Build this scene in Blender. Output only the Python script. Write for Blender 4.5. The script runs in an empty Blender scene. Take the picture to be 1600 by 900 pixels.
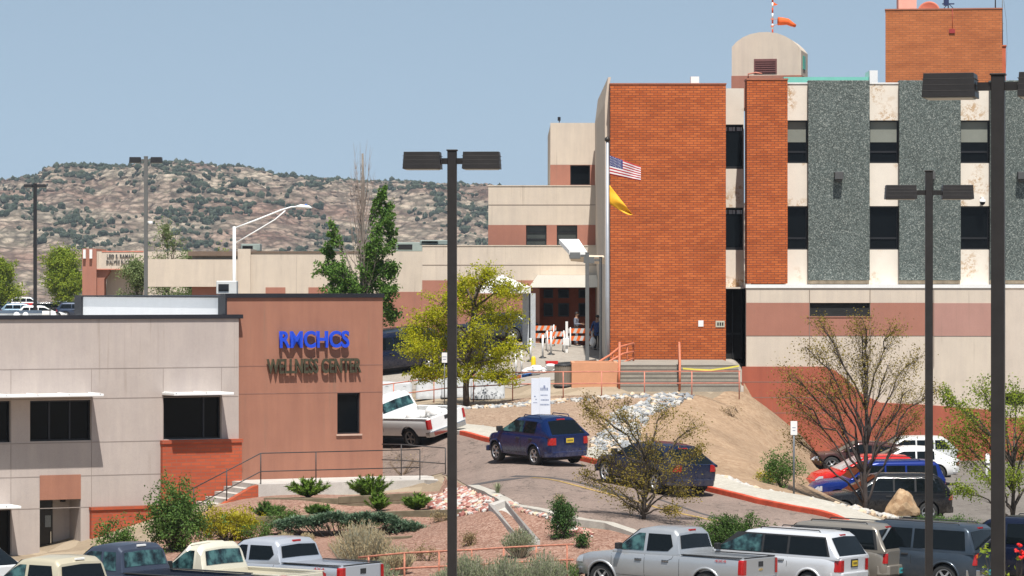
import bpy, bmesh, math, random
import numpy as np
from mathutils import Vector, Matrix, noise
random.seed(7)
R = math.radians
SC = bpy.context.scene
COL = SC.collection
F = 5400.0; EYE = 8.4
def P(x, y, s): return Vector(((x-800)/s, F/s, EYE+(450-y)/s))

# ------------------------------------------------------------------ mesh builder
class MB:
    def __init__(s): s.v=[]; s.f=[]; s.m=[]; s.sm=[]
    def add(s, vs, fs, mi=0, smooth=False):
        b=len(s.v); s.v += [tuple(v) for v in vs]
        for f in fs: s.f.append([b+i for i in f]); s.m.append(mi); s.sm.append(smooth)
    def box(s, x0,x1,y0,y1,z0,z1, mi=0, M=None):
        vs=[(x0,y0,z0),(x1,y0,z0),(x1,y1,z0),(x0,y1,z0),(x0,y0,z1),(x1,y0,z1),(x1,y1,z1),(x0,y1,z1)]
        if M: vs=[M@Vector(v) for v in vs]
        s.add(vs,[(0,3,2,1),(4,5,6,7),(0,1,5,4),(1,2,6,5),(2,3,7,6),(3,0,4,7)],mi); return s
    def prism(s, poly, axis, a, b, mi=0):
        """poly: 2D points; axis 'y' -> (x,z), 'z' -> (x,y), 'x' -> (y,z); extruded a..b"""
        def mk(p,t):
            return (p[0],t,p[1]) if axis=='y' else ((p[0],p[1],t) if axis=='z' else (t,p[0],p[1]))
        n=len(poly); ar=sum(poly[i][0]*poly[(i+1)%n][1]-poly[(i+1)%n][0]*poly[i][1] for i in range(n))
        if (ar<0) != (axis=='y'): poly=poly[::-1]
        vs=[mk(p,a) for p in poly]+[mk(p,b) for p in poly]
        fs=[list(range(n))[::-1], list(range(n,2*n))]+[(i,(i+1)%n,n+(i+1)%n,n+i) for i in range(n)]
        s.add(vs,fs,mi); return s
    def tube(s, pts, rad, n=8, mi=0, cap=True, smooth=True):
        pts=[Vector(p) for p in pts]
        if not hasattr(rad,'__len__'): rad=[rad]*len(pts)
        vs=[]; up=None
        for i,p in enumerate(pts):
            d=(pts[min(i+1,len(pts)-1)]-pts[max(i-1,0)])
            d = d.normalized() if d.length>1e-9 else Vector((0,0,1))
            if up is None: up = Vector((1,0,0)) if abs(d.z)>.9 else Vector((0,0,1))
            a=d.cross(up)
            if a.length<1e-4: a=d.orthogonal()
            a.normalize(); b=a.cross(d).normalized(); up=b
            for k in range(n):
                t=2*math.pi*k/n + (math.pi/4 if n==4 else 0); vs.append(p+(a*math.cos(t)+b*math.sin(t))*rad[i])
        fs=[]
        for i in range(len(pts)-1):
            for k in range(n):
                k2=(k+1)%n; fs.append((i*n+k,i*n+k2,(i+1)*n+k2,(i+1)*n+k))
        if cap:
            fs.append(list(range(n))[::-1]); fs.append([(len(pts)-1)*n+k for k in range(n)])
        s.add(vs,fs,mi,smooth and n>4); return s
    def lathe(s, prof, c=(0,0,0), n=20, axis='z', mi=0, smooth=True):
        vs=[]
        for r,h in prof:
            for k in range(n):
                t=2*math.pi*k/n; a,b=r*math.cos(t),r*math.sin(t)
                p=(a,b,h) if axis=='z' else ((a,h,b) if axis=='y' else (h,a,b))
                vs.append((p[0]+c[0],p[1]+c[1],p[2]+c[2]))
        fs=[]
        for i in range(len(prof)-1):
            for k in range(n):
                k2=(k+1)%n; q=(i*n+k,i*n+k2,(i+1)*n+k2,(i+1)*n+k)
                fs.append(q if axis!='y' else q[::-1])
        s.add(vs,fs,mi,smooth); return s
    def ico(s, c, r, sub=1, jit=0.0, mi=0, smooth=False, rnd=random):
        bm=ICO[sub]; vs=[]
        if not hasattr(r,'__len__'): r=(r,r,r)
        for v in bm[0]:
            k=1+jit*(rnd.random()*2-1)
            vs.append((c[0]+v[0]*r[0]*k,c[1]+v[1]*r[1]*k,c[2]+v[2]*r[2]*k))
        s.add(vs,bm[1],mi,smooth); return s
    def build(s, name, mats, parent=None, loc=None, bevel=0, sharp=None, fixn=False):
        me=bpy.data.meshes.new(name)
        me.from_pydata(s.v,[],s.f)
        if not isinstance(mats,(list,tuple)): mats=[mats]
        for m in mats: me.materials.append(m)
        me.polygons.foreach_set('material_index',s.m)
        me.polygons.foreach_set('use_smooth',s.sm)
        me.update()
        if fixn:
            bm=bmesh.new(); bm.from_mesh(me); bmesh.ops.recalc_face_normals(bm,faces=bm.faces); bm.to_mesh(me); bm.free()
        if sharp: me.set_sharp_from_angle(angle=R(sharp))
        o=bpy.data.objects.new(name,me); COL.objects.link(o)
        if parent: o.parent=parent
        if loc is not None: o.location=loc
        if bevel:
            b=o.modifiers.new('bevel','BEVEL'); b.width=bevel; b.segments=2; b.limit_method='ANGLE'
        return o
ICO={}
for k in (1,2):
    bm=bmesh.new(); bmesh.ops.create_icosphere(bm,subdivisions=k,radius=1)
    ICO[k]=([tuple(v.co) for v in bm.verts],[[v.index for v in f.verts] for f in bm.faces]); bm.free()

def tag(o,label=None,cat=None,group=None,kind=None):
    if label: o['label']=label
    if cat: o['category']=cat
    if group: o['group']=group
    if kind: o['kind']=kind
    return o
def thing(name,label,cat,loc=(0,0,0),rz=0,group=None):
    o=bpy.data.objects.new(name,None); COL.objects.link(o); o.empty_display_size=.2
    o.location=loc; o.rotation_euler=(0,0,rz); return tag(o,label,cat,group)
def copy_tree(o,parent=None):
    c=o.copy(); COL.objects.link(c)
    if parent: c.parent=parent
    for ch in list(o.children): copy_tree(ch,c)
    return c

# ------------------------------------------------------------------ materials
MATS={}
class NT:
    def __init__(s,name):
        s.m=bpy.data.materials.new(name); s.m.use_nodes=True; s.t=s.m.node_tree; s.n=s.t.nodes; s.n.clear()
        s.out=s.n.new('ShaderNodeOutputMaterial'); s.b=s.n.new('ShaderNodeBsdfPrincipled')
        s.t.links.new(s.b.outputs[0],s.out.inputs[0]); s.tc=None
    def node(s,ty,**k):
        n=s.n.new(ty)
        for a,b in k.items():
            if a.startswith('i_'):
                key=a[2:]; key=int(key) if key.isdigit() else key.replace('_',' ')
                n.inputs[key].default_value=b
            else: setattr(n,a,b)
        return n
    def link(s,a,b): s.t.links.new(a,b)
    def co(s):
        if not s.tc: s.tc=s.node('ShaderNodeTexCoord')
        return s.tc.outputs['Object']
    def noise(s,scale,detail=4,rough=.6,vec=None,dim='Factor'):
        n=s.node('ShaderNodeTexNoise'); n.inputs['Scale'].default_value=scale; n.inputs['Detail'].default_value=detail
        n.inputs['Roughness'].default_value=rough; s.link(vec or s.co(),n.inputs['Vector']); return n.outputs[0]
    def ramp(s,fac,stops):
        r=s.node('ShaderNodeValToRGB'); e=r.color_ramp.elements
        while len(e)<len(stops): e.new(.5)
        for i,(p,c) in enumerate(stops):
            e[i].position=p; e[i].color=(c[0],c[1],c[2],1) if hasattr(c,'__len__') else (c,c,c,1)
        s.link(fac,r.inputs[0]); return r.outputs[0]
    def mix(s,fac,a,b,mode='MIX'):
        m=s.node('ShaderNodeMix',data_type='RGBA',blend_type=mode)
        for v,k in ((fac,0),(a,6),(b,7)):
            if hasattr(v,'is_linked'): s.link(v,m.inputs[k])
            else: m.inputs[k].default_value=v if not hasattr(v,'__len__') else (v[0],v[1],v[2],1)
        return m.outputs[2]
    def math(s,op,a,b=0,c=None):
        m=s.node('ShaderNodeMath',operation=op)
        for i,v in enumerate((a,b)):
            if hasattr(v,'is_linked'): s.link(v,m.inputs[i])
            else: m.inputs[i].default_value=v
        if c is not None: m.inputs[2].default_value=c
        return m.outputs[0]
    def bump(s,h,strength=.3,dist=.02):
        b=s.node('ShaderNodeBump'); b.inputs['Strength'].default_value=strength; b.inputs['Distance'].default_value=dist
        s.link(h,b.inputs['Height']); s.link(b.outputs[0],s.b.inputs['Normal'])
    def base(s,c): 
        if hasattr(c,'is_linked'): s.link(c,s.b.inputs['Base Color'])
        else: s.b.inputs['Base Color'].default_value=(c[0],c[1],c[2],1)
def sc(c,k): return tuple(min(1,x*k) for x in c[:3])
def pm(name,c,rough=.8,metal=0,var=.12,vs=2.0,bump=0,bs=40,coat=0,spec=.5,fine=0,fs=60):
    if name in MATS: return MATS[name]
    t=NT(name); t.b.inputs['Roughness'].default_value=rough; t.b.inputs['Metallic'].default_value=metal
    t.b.inputs['Coat Weight'].default_value=coat; t.b.inputs['Coat Roughness'].default_value=.05
    t.b.inputs['Specular IOR Level'].default_value=spec
    if var:
        f=t.ramp(t.noise(vs,5,.65),[(.3,0),(.7,1)]); col=t.mix(f,sc(c,1-var),sc(c,1+var))
        if fine: col=t.mix(t.ramp(t.noise(fs,2,.7),[(.35,0),(.65,1)]),col,t.mix(1.0,col,(1-fine,)*3,'MULTIPLY'))
        t.base(col)
    else: t.base(c)
    if bump: t.bump(t.noise(bs,4,.7),bump,.02)
    MATS[name]=t.m; return t.m
def stucco(name,c,streak=.1):
    t=NT(name); t.b.inputs['Roughness'].default_value=.92; t.b.inputs['Specular IOR Level'].default_value=.2
    mp=t.node('ShaderNodeMapping'); mp.inputs['Scale'].default_value=(2.2,2.2,.25); t.link(t.co(),mp.inputs[0])
    a=t.ramp(t.noise(1.1,6,.7),[(.25,0),(.75,1)]); b=t.ramp(t.noise(1.0,5,.7,mp.outputs[0]),[(.35,0),(.75,1)])
    g=t.ramp(t.noise(22,3,.8),[(.3,0),(.7,1)])
    col=t.mix(a,sc(c,.93),sc(c,1.05)); col=t.mix(b,col,t.mix(1.0,col,(1-streak,1-streak,1-streak*.8),'MULTIPLY'))
    mp2=t.node('ShaderNodeMapping'); mp2.inputs['Scale'].default_value=(5,5,.12); t.link(t.co(),mp2.inputs[0])
    dr=t.ramp(t.noise(1.0,4,.7,mp2.outputs[0]),[(.57,0),(.66,1)]); dm=t.math('MULTIPLY',dr,t.ramp(t.noise(.35,3,.6),[(.45,0),(.6,1)])); col=t.mix(t.math('MULTIPLY',dm,streak*2.2),col,(.20,.15,.11))
    col=t.mix(g,col,t.mix(1.0,col,(.93,.93,.93),'MULTIPLY')); t.base(col); t.bump(t.noise(60,3,.7),.25,.01)
    MATS[name]=t.m; return t.m
def brick(name,c1,c2,mortar,w=.3,h=.1,ms=.016,big=.18):
    t=NT(name); t.b.inputs['Roughness'].default_value=.9; t.b.inputs['Specular IOR Level'].default_value=.25
    sp=t.node('ShaderNodeSeparateXYZ'); t.link(t.co(),sp.inputs[0])
    cb=t.node('ShaderNodeCombineXYZ'); t.link(t.math('ADD',sp.outputs[0],sp.outputs[1]),cb.inputs[0]); t.link(sp.outputs[2],cb.inputs[1])
    br=t.node('ShaderNodeTexBrick'); t.link(cb.outputs[0],br.inputs['Vector'])
    br.inputs['Color1'].default_value=(*c1,1); br.inputs['Color2'].default_value=(*c2,1); br.inputs['Mortar'].default_value=(*mortar,1)
    br.inputs['Scale'].default_value=1; br.inputs['Mortar Size'].default_value=ms; br.inputs['Brick Width'].default_value=w; br.inputs['Row Height'].default_value=h
    br.inputs['Bias'].default_value=-.1; br.inputs['Mortar Smooth'].default_value=.3
    mp=t.node('ShaderNodeMapping'); mp.inputs['Scale'].default_value=(.35,.35,1.6); t.link(t.co(),mp.inputs[0])
    n=t.ramp(t.noise(1.0,6,.75,mp.outputs[0]),[(.3,0),(.72,1)])
    col=t.mix(n,t.mix(1.0,br.outputs[0],(1-big,1-big*1.1,1-big),'MULTIPLY'),t.mix(1.0,br.outputs[0],(1.08,1.08,1.08),'MULTIPLY'))
    t.base(col); t.bump(br.outputs[1],-.4,.01); MATS[name]=t.m; return t.m
def paint(name,c,metal=.25,rough=.35,dirt=.12):
    t=NT(name); b=t.b; b.inputs['Metallic'].default_value=metal; b.inputs['Roughness'].default_value=rough
    b.inputs['Coat Roughness'].default_value=.06
    sp=t.node('ShaderNodeSeparateXYZ'); t.link(t.co(),sp.inputs[0])
    lo=t.node('ShaderNodeMapRange'); lo.inputs[1].default_value=.25; lo.inputs[2].default_value=.95; lo.inputs[3].default_value=1; lo.inputs[4].default_value=0
    t.link(sp.outputs[2],lo.inputs[0])
    d=t.math('MULTIPLY',lo.outputs[0],t.ramp(t.noise(4,6,.75),[(.35,0),(.7,1)]))
    d=t.math('MAXIMUM',t.math('MULTIPLY',d,.35),t.math('MULTIPLY',t.ramp(t.noise(1.7,5,.7),[(.45,0),(.8,1)]),dirt))
    t.base(t.mix(d,c,(.30,.25,.20))); t.link(t.math('MULTIPLY_ADD',d,.5,rough),b.inputs['Roughness'])
    t.link(t.math('SUBTRACT',.45 if sum(c)>.5 else .22,d),b.inputs['Coat Weight']); b.inputs['Specular IOR Level'].default_value=.4
    MATS[name]=t.m; return t.m
def leafmat(name,c1,c2,trans=.35):
    t=NT(name); g=t.node('ShaderNodeNewGeometry')
    col=t.ramp(g.outputs['Random Per Island'],[(0,c1),(1,c2)])
    n=t.ramp(t.noise(1.3,3,.6),[(.3,.72),(.7,1.15)]); col=t.mix(1.0,col,n,'MULTIPLY')
    t.base(col); t.b.inputs['Roughness'].default_value=.6; t.b.inputs['Specular IOR Level'].default_value=.25
    tr=t.node('ShaderNodeBsdfTranslucent'); t.link(col,tr.inputs[0]); mx=t.node('ShaderNodeMixShader'); mx.inputs[0].default_value=trans
    t.link(t.b.outputs[0],mx.inputs[1]); t.link(tr.outputs[0],mx.inputs[2]); t.link(mx.outputs[0],t.out.inputs[0])
    MATS[name]=t.m; return t.m
def peelmat(name,c,chip):
    t=NT(name); t.b.inputs['Roughness'].default_value=.9
    a=t.ramp(t.noise(.9,6,.75),[(.3,0),(.7,1)]); col=t.mix(a,sc(c,.92),sc(c,1.04))
    k=t.math('MULTIPLY',t.ramp(t.noise(.55,2,.5),[(.5,0),(.6,1)]),t.ramp(t.noise(4,6,.8),[(.50,0),(.54,1)]))
    t.base(t.mix(k,col,chip)); t.bump(t.noise(40,3,.7),.2,.01); MATS[name]=t.m; return t.m
def granite(name):
    t=NT(name); t.b.inputs['Roughness'].default_value=.75
    v=t.node('ShaderNodeTexVoronoi'); v.inputs['Scale'].default_value=24; t.link(t.co(),v.inputs['Vector'])
    cr=t.node('ShaderNodeSeparateColor'); t.link(v.outputs['Color'],cr.inputs[0])
    col=t.ramp(cr.outputs[0],[(0,(.05,.062,.058)),(.45,(.10,.125,.115)),(.8,(.17,.20,.185)),(1,(.34,.36,.33))])
    col=t.mix(t.ramp(t.noise(30,3,.8),[(.35,0),(.65,1)]),col,t.mix(1.0,col,(.6,.62,.62),'MULTIPLY'))
    col=t.mix(t.ramp(t.noise(.4,4,.6),[(.3,0),(.7,1)]),col,t.mix(1.0,col,(.85,.84,.82),'MULTIPLY'))
    t.base(col); t.bump(v.outputs[0],.4,.02); MATS[name]=t.m; return t.m
def groundmat(name,stops,scale=9,patch=.35,pamt=.15,bump=.5,bd=.03,fine=40,crack=0):
    t=NT(name); t.b.inputs['Roughness'].default_value=.95; t.b.inputs['Specular IOR Level'].default_value=.15
    v=t.node('ShaderNodeTexVoronoi'); v.inputs['Scale'].default_value=scale; t.link(t.co(),v.inputs['Vector'])
    cr=t.node('ShaderNodeSeparateColor'); t.link(v.outputs['Color'],cr.inputs[0])
    f=t.math('ADD',t.math('MULTIPLY',cr.outputs[0],.5),t.math('MULTIPLY',t.noise(fine,3,.7),.5))
    col=t.ramp(f,stops)
    col=t.mix(t.ramp(t.noise(patch,5,.65),[(.35,0),(.65,1)]),col,t.mix(1.0,col,(1-pamt,)*3,'MULTIPLY'))
    if crack:
        w=t.node('ShaderNodeMix',data_type='VECTOR'); nz=t.node('ShaderNodeTexNoise'); nz.inputs['Scale'].default_value=.6; nz.inputs['Detail'].default_value=5; t.link(t.co(),nz.inputs['Vector'])
        w.inputs[0].default_value=.12; t.link(t.co(),w.inputs[4]); sc_=t.node('ShaderNodeVectorMath',operation='SCALE'); sc_.inputs['Scale'].default_value=12; t.link(nz.outputs['Color'],sc_.inputs[0]); ad=t.node('ShaderNodeVectorMath',operation='ADD'); t.link(t.co(),ad.inputs[0]); t.link(sc_.outputs[0],ad.inputs[1])
        vc=t.node('ShaderNodeTexVoronoi',feature='DISTANCE_TO_EDGE'); vc.inputs['Scale'].default_value=.16; t.link(ad.outputs[0],vc.inputs['Vector'])
        k=t.ramp(vc.outputs['Distance'],[(.0,1),(.008,1),(.016,0)]); col=t.mix(t.math('MULTIPLY',k,crack),col,(.05,.045,.04))
        st=t.ramp(t.noise(.9,4,.75),[(.60,0),(.72,1)]); col=t.mix(t.math('MULTIPLY',st,.3),col,(.09,.075,.065))
        mpt=t.node('ShaderNodeMapping'); mpt.inputs['Rotation'].default_value=(0,0,R(-24)); mpt.inputs['Scale'].default_value=(1.6,.05,1); t.link(t.co(),mpt.inputs[0])
        tr=t.ramp(t.noise(1,3,.6,mpt.outputs[0]),[(.45,0),(.68,1)]); col=t.mix(t.math('MULTIPLY',tr,.22),col,(.10,.085,.075))
    t.base(col); t.bump(t.math('ADD',v.outputs[0],t.noise(fine,3,.8)),bump,bd); MATS[name]=t.m; return t.m

BEIGE=stucco('stucco_beige',(.62,.53,.43),.14); PINK=stucco('stucco_pink',(.385,.175,.125)); RED=stucco('stucco_red',(.40,.115,.07),.22)
SAL=stucco('stucco_salmon',(.36,.168,.112),.18); GREY=stucco('stucco_grey',(.46,.395,.355),.14); CREAM=peelmat('peeling_cream',(.70,.63,.54),(.46,.31,.18))
BRICK=brick('brick_orange',(.56,.145,.038),(.41,.09,.022),(.20,.065,.035),w=.34,h=.11,ms=.018,big=.3); BRICK2=brick('brick_orange_light',(.56,.185,.065),(.47,.145,.05),(.34,.13,.06),w=.34,h=.11,ms=.018,big=.34)
BRICKR=brick('brick_red',(.46,.095,.04),(.37,.075,.035),(.30,.10,.06),w=.36,h=.12,ms=.02)
GRAN=granite('granite_aggregate')
GLASS=pm('window_glass',(.004,.005,.006),.12,0,0,spec=.12); DFRAME=pm('dark_frame',(.012,.012,.014),.4,0,.1)
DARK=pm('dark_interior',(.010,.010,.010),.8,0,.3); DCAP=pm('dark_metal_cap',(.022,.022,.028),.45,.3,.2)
WHITEM=pm('white_metal',(.78,.78,.77),.4,0,.05); WHITE=pm('white_paint',(.75,.74,.72),.6,0,.06,3); CONC=pm('concrete',(.50,.47,.43),.9,0,.14,1.5,.3,50,0,.3,.12,25)
CONCD=pm('concrete_dark',(.36,.35,.32),.9,0,.14,2,.3,50,0,.3,.15,25)  # darker concrete tone
POLE=pm('bronze_pole',(.022,.019,.018),.45,.3,.18,6); POLEG=pm('grey_pole',(.14,.14,.135),.5,.3,.1)
SILV=pm('silver_pole',(.40,.41,.43),.45,.4,.1); RAILP=pm('pink_rail_paint',(.52,.19,.13),.7,0,.22,4); RAILO=pm('orange_rail_paint',(.55,.17,.09),.65,0,.2,4); RAILD=pm('dark_rail_paint',(.045,.04,.04),.6,.2,.2)
BARK=pm('bark',(.075,.058,.045),.95,0,.3,8,.6,30); BARKG=pm('grey_bark',(.20,.175,.15),.95,0,.25,8,.5,30)
BLIND=pm('window_blind',(.20,.21,.18),.8,0,.06); REDP=pm('red_kerb_paint',(.55,.085,.04),.75,0,.25,3,.2,30,0,.3,.2,20)
RUB=pm('rubber',(.018,.018,.018),.8,0,.2,10); RIM=pm('alloy_rim',(.52,.52,.52),.35,.7,.1); RIMD=pm('steel_rim',(.22,.21,.20),.5,.5,.15)
CHROME=pm('chrome',(.6,.6,.6),.15,1,0); BLKP=pm('black_plastic',(.02,.02,.021),.55,0,.1); TAILR=pm('tail_red',(.36,.004,.004),.2,0,.15,20,0,40,.6)
HEADL=pm('headlamp_lens',(.55,.57,.6),.12,.3,.15,20,0,40,.8); AMBER=pm('amber_lens',(.6,.16,.02),.2,0,0)
AGLASS=pm('auto_glass',(.004,.006,.007),.05,0,0,spec=.3); 
def teal():
    t=NT('tinted_auto_glass'); t.b.inputs['Roughness'].default_value=.06
    t.base(t.ramp(t.noise(3.2,3,.55),[(.38,(.006,.010,.012)),(.5,(.02,.05,.055)),(.62,(.06,.14,.14))])); MATS['teal']=t.m; return t.m
TGLASS=teal()
# ------------------------------------------------------------------ terrain
PTS=[(P(*p).x,P(*p).y,P(*p).z) for p in [
 # far kerb of the road
 (560,650,38.5),
 # near edge
 (600,716,42.4),(1150,838,53.5),
 # sidewalk back
 (718,668,41.3),(910,705,44),(1110,748,48),(1240,781,49.6),(1300,797,50.2),(1380,816,50.5),
 # gravel and dirt
 (840,664,40.5),(840,635,37.5),(950,690,43),(960,640,38),(1000,700,43),(1050,650,39),(1100,690,43.5),(1160,720,45.5),(1110,625,36.6),(1200,757,47.5),
 (600,640,36),(700,626,36),(800,620,36),(960,618,36.8),(1100,618,36.8),(1150,618,36.4),
 (1160,622,33.4),(1190,670,33.4),(1210,715,33.4),(1240,735,33.4),(1225,760,46),(1265,772,42),(1290,750,37),
 # right lot
 (1320,735,33.3),(1450,737,33.3),(1600,737,33.3),(1800,737,33.3),(1290,806,43),(1350,812,43),(1480,812,43),(1650,812,43),(1800,812,43),(1500,790,40.3),(1330,786,40),
 (1400,826,47),(1480,835,46),
 # plateau
 (840,560,32),(900,540,30.5),(840,545,31.5),(860,542,29),(980,561,33),(1140,561,33.2),(965,607,36.3),(880,607,36.2),(1060,609,36.3),(1150,609,36.3),(840,600,35.8),(620,592,33),(720,596,33.4),(800,590,33.6),
 (620,512,20),(610,522,24),(500,522,24),(300,522,24),(100,500,16),(-200,500,16),(400,515,20),(900,512,20),
 (560,545,31),(400,545,31),(200,545,31),(0,545,31),(-200,545,31),
 # wellness surroundings
 (500,777,46.3),(480,786,47.6),(480,803,48),(560,800,48.3),(420,800,48.2),(450,828,50.4),(560,828,50.5),(650,828,51.2),(700,824,51.5),(560,804,49.2),(640,801,49.9),(640,780,47.6),(600,780,47),(615,772,45.8),(650,775,46.8),(690,772,47.9),(480,815,49.8),(480,826,50.2),(600,815,50.2),(600,838,51.2),(650,785,48.8),(650,800,49.6),
 (690,776,48.6),(720,776,49.2),(800,796,51),(720,806,50.6),(850,815,52),(900,826,53),(700,862,53.5),(800,846,53.6),(840,852,54),(940,850,54.5),
 (500,880,55),(400,850,52.5),(280,855,52),(180,860,52),(330,800,48),
 (300,835,49),(150,868,48),(50,880,47),(0,880,47)]]
_F=[(640,664,40.5),(718,680,42.3),(790,696,43.3),(860,711,44.5),(910,722,45.3),(960,734,46.2),(1010,746,47.2),(1055,757,48),(1100,768,48.7),(1180,788,50),(1240,800,50.8),(1300,812,51.5)]
_N=[(640,727,43.2),(690,742,44.5),(740,761,47.8),(780,774,50.7),(808,784,51.5),(845,792,52),(880,800,52.5),(920,812,53),(960,824,53.3),(1010,838,54),(1060,846,54.2),(1100,852,54.3)]
for _a,_b in zip(_F,_N):
    _a=P(*_a); _b=P(*_b)
    for _t in (0,.33,.67,1): _c=_a.lerp(_b,_t); PTS.append((_c.x,_c.y,_c.z))
for _p in [(1010,726,45.7),(960,716,44.9),(1060,737,46.7),(1150,757,48.2),(820,688,42.6)]: PTS.append(tuple(P(*_p)))
for _p in []+0*[(1060,566,33.5),(1000,566,33.5),(1130,566,33.5),(1060,597,34.2),(990,597,34.2),(1140,597,34.2)]: _v=P(*_p); PTS.append((_v.x,_v.y,_v.z-.15))
for _x in (960,1000,1060,1110,1150): PTS.append((P(_x,0,29).x,F/29,5.0)); PTS.append((P(_x,0,31.5).x,F/31.5,5.0))
for _x,_y,_s in [(598,744,44),(520,744,44.4),(420,744,45),(500,757,46),(420,757,45.8),(590,757,46)]: _v=P(_x,_y,_s); PTS.append((_v.x,_v.y,1.3))
def lotz(x): return 0.0 if x<4 else max(-.28,-.028*(x-4))
for X,Y in [(-30,40),(0,40),(30,40),(-30,70),(0,70),(30,70),(-14,88),(-10,90),(-6,92),(-2,92.5),(1,93),(4,97.5),(7,98.5),(10,100),(13,102),(18,104),(24,106),(30,106),(-16,100),(-22,100),(-22,112),(-30,112),(30,118),(40,130),(40,160)]:
    PTS.append((X,Y,lotz(X) if Y<117 else -.2))
for X,Y,Z in [(-60,180,5),(60,40,0),(-60,40,0),(60,110,-.2),(60,160,-.2),(-60,120,1),(-60,150,4.6),(0,230,5.4),(60,230,5),(60,330,5.3),(0,330,5.4),(-60,330,5.4)]: PTS.append((X,Y,Z))
PA=np.array(PTS)
def _phi(r2): return np.where(r2>0,.5*r2*np.log(np.maximum(r2,1e-12)),0)
_n=len(PA); _xy=PA[:,:2]/20.0
_K=_phi(((_xy[:,None]-_xy[None])**2).sum(-1))+np.eye(_n)*.0008
_Pm=np.hstack([np.ones((_n,1)),_xy]); _A=np.block([[_K,_Pm],[_Pm.T,np.zeros((3,3))]])
_W=np.linalg.solve(_A,np.concatenate([PA[:,2],np.zeros(3)]))
def _sm(t): t=np.clip(t,0,1); return t*t*(3-2*t)
def HA(X,Y):
    X=np.asarray(X,float); Y=np.asarray(Y,float); sh=X.shape; q=np.stack([X.ravel(),Y.ravel()],-1)/20.0
    out=np.zeros(len(q))
    for i in range(0,len(q),4000):
        c=q[i:i+4000]; k=_phi(((c[:,None]-_xy[None])**2).sum(-1))
        out[i:i+4000]=k@_W[:_n]+_W[_n]+c@_W[_n+1:]
    z=out.reshape(sh)
    # flat parking lot in front
    yb=np.interp(X,[-30,-16,-12,-6,-2,1,2.2,4,5.5,7.5,9,11,14,30],[103,101,96,94,92.6,92.9,95.5,97,98.4,100.6,101.6,102.4,104.2,107])
    lz=np.where(X<4,0,np.maximum(-.28,-.028*(X-4)))
    w=_sm((Y-(yb-.3))/2.0); z=lz*(1-w)+z*w
    z=np.clip(z,-.6,5.6)
    z=np.where((X>4.6)&(X<14)&(Y>147.8)&(Y<163.5),np.minimum(z,3.93),z); z=np.where((X>4.5)&(Y>=163.5)&(Y<185),np.minimum(z,4.98),z)
    xb=np.interp(Y,[117,121,128,136,150,162],[13.2,12.0,11.3,11.8,13.2,14.2]); wl=_sm((X-xb+.6)/1.6)*_sm((Y-117.5)/2.5)*(1-_sm((Y-163)/2)); wl=wl*(X<42)
    z=z*(1-wl)+wl*(-.15+.42*_sm((Y-127)/22))
    cp=[(-7.8,117.9),(-3.0,120.2),(-2.2,119.0),(-2.15,111.9),(-3.3,111.4),(-5.9,114.2)]; dmin=np.full(z.shape,9.)
    for i_ in range(6):
        a_=cp[i_]; b_=cp[(i_+1)%6]; nx_,ny_=-(b_[1]-a_[1]),(b_[0]-a_[0]); L_=math.hypot(nx_,ny_); sgn=-1
        dmin=np.minimum(dmin,sgn*((X-a_[0])*nx_+(Y-a_[1])*ny_)/L_)
    wc_=_sm((dmin+.1)/.4); z=z*(1-wc_)+np.minimum(z,1.36)*wc_
    # far: fade to constants
    wf=_sm((Y-190)/60); z=z*(1-wf)+5.35*wf
    wx=_sm((np.abs(X)-45)/30); z=z*(1-wx)+wx*np.where(Y<130,0,np.where(Y>170,5.3,5.3*(Y-130)/40))
    wg=_sm((Y-700)/600); z=z*(1-wg)+wg*(-8)
    z=np.where(Y<60,0,z)
    return z
def H(x,y): return float(HA(np.array([x]),np.array([y]))[0])
STEP=.5
def clip_cell(poly,x0,x1,y0,y1):
    for ax,val,sg in ((0,x0,1),(0,x1,-1),(1,y0,1),(1,y1,-1)):
        out=[]
        for i in range(len(poly)):
            a=poly[i]; b=poly[(i+1)%len(poly)]; da=(a[ax]-val)*sg; db=(b[ax]-val)*sg
            if da>=0: out.append(a)
            if (da>=0)!=(db>=0):
                t=da/(da-db); out.append((a[0]+(b[0]-a[0])*t,a[1]+(b[1]-a[1])*t))
        poly=out
        if len(poly)<3: return []
    return poly
def inside(poly,x,y):
    c=False; n=len(poly)
    for i in range(n):
        a=poly[i]; b=poly[i-1]
        if (a[1]>y)!=(b[1]>y) and x<(b[0]-a[0])*(y-a[1])/(b[1]-a[1])+a[0]: c=not c
    return c
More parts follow.
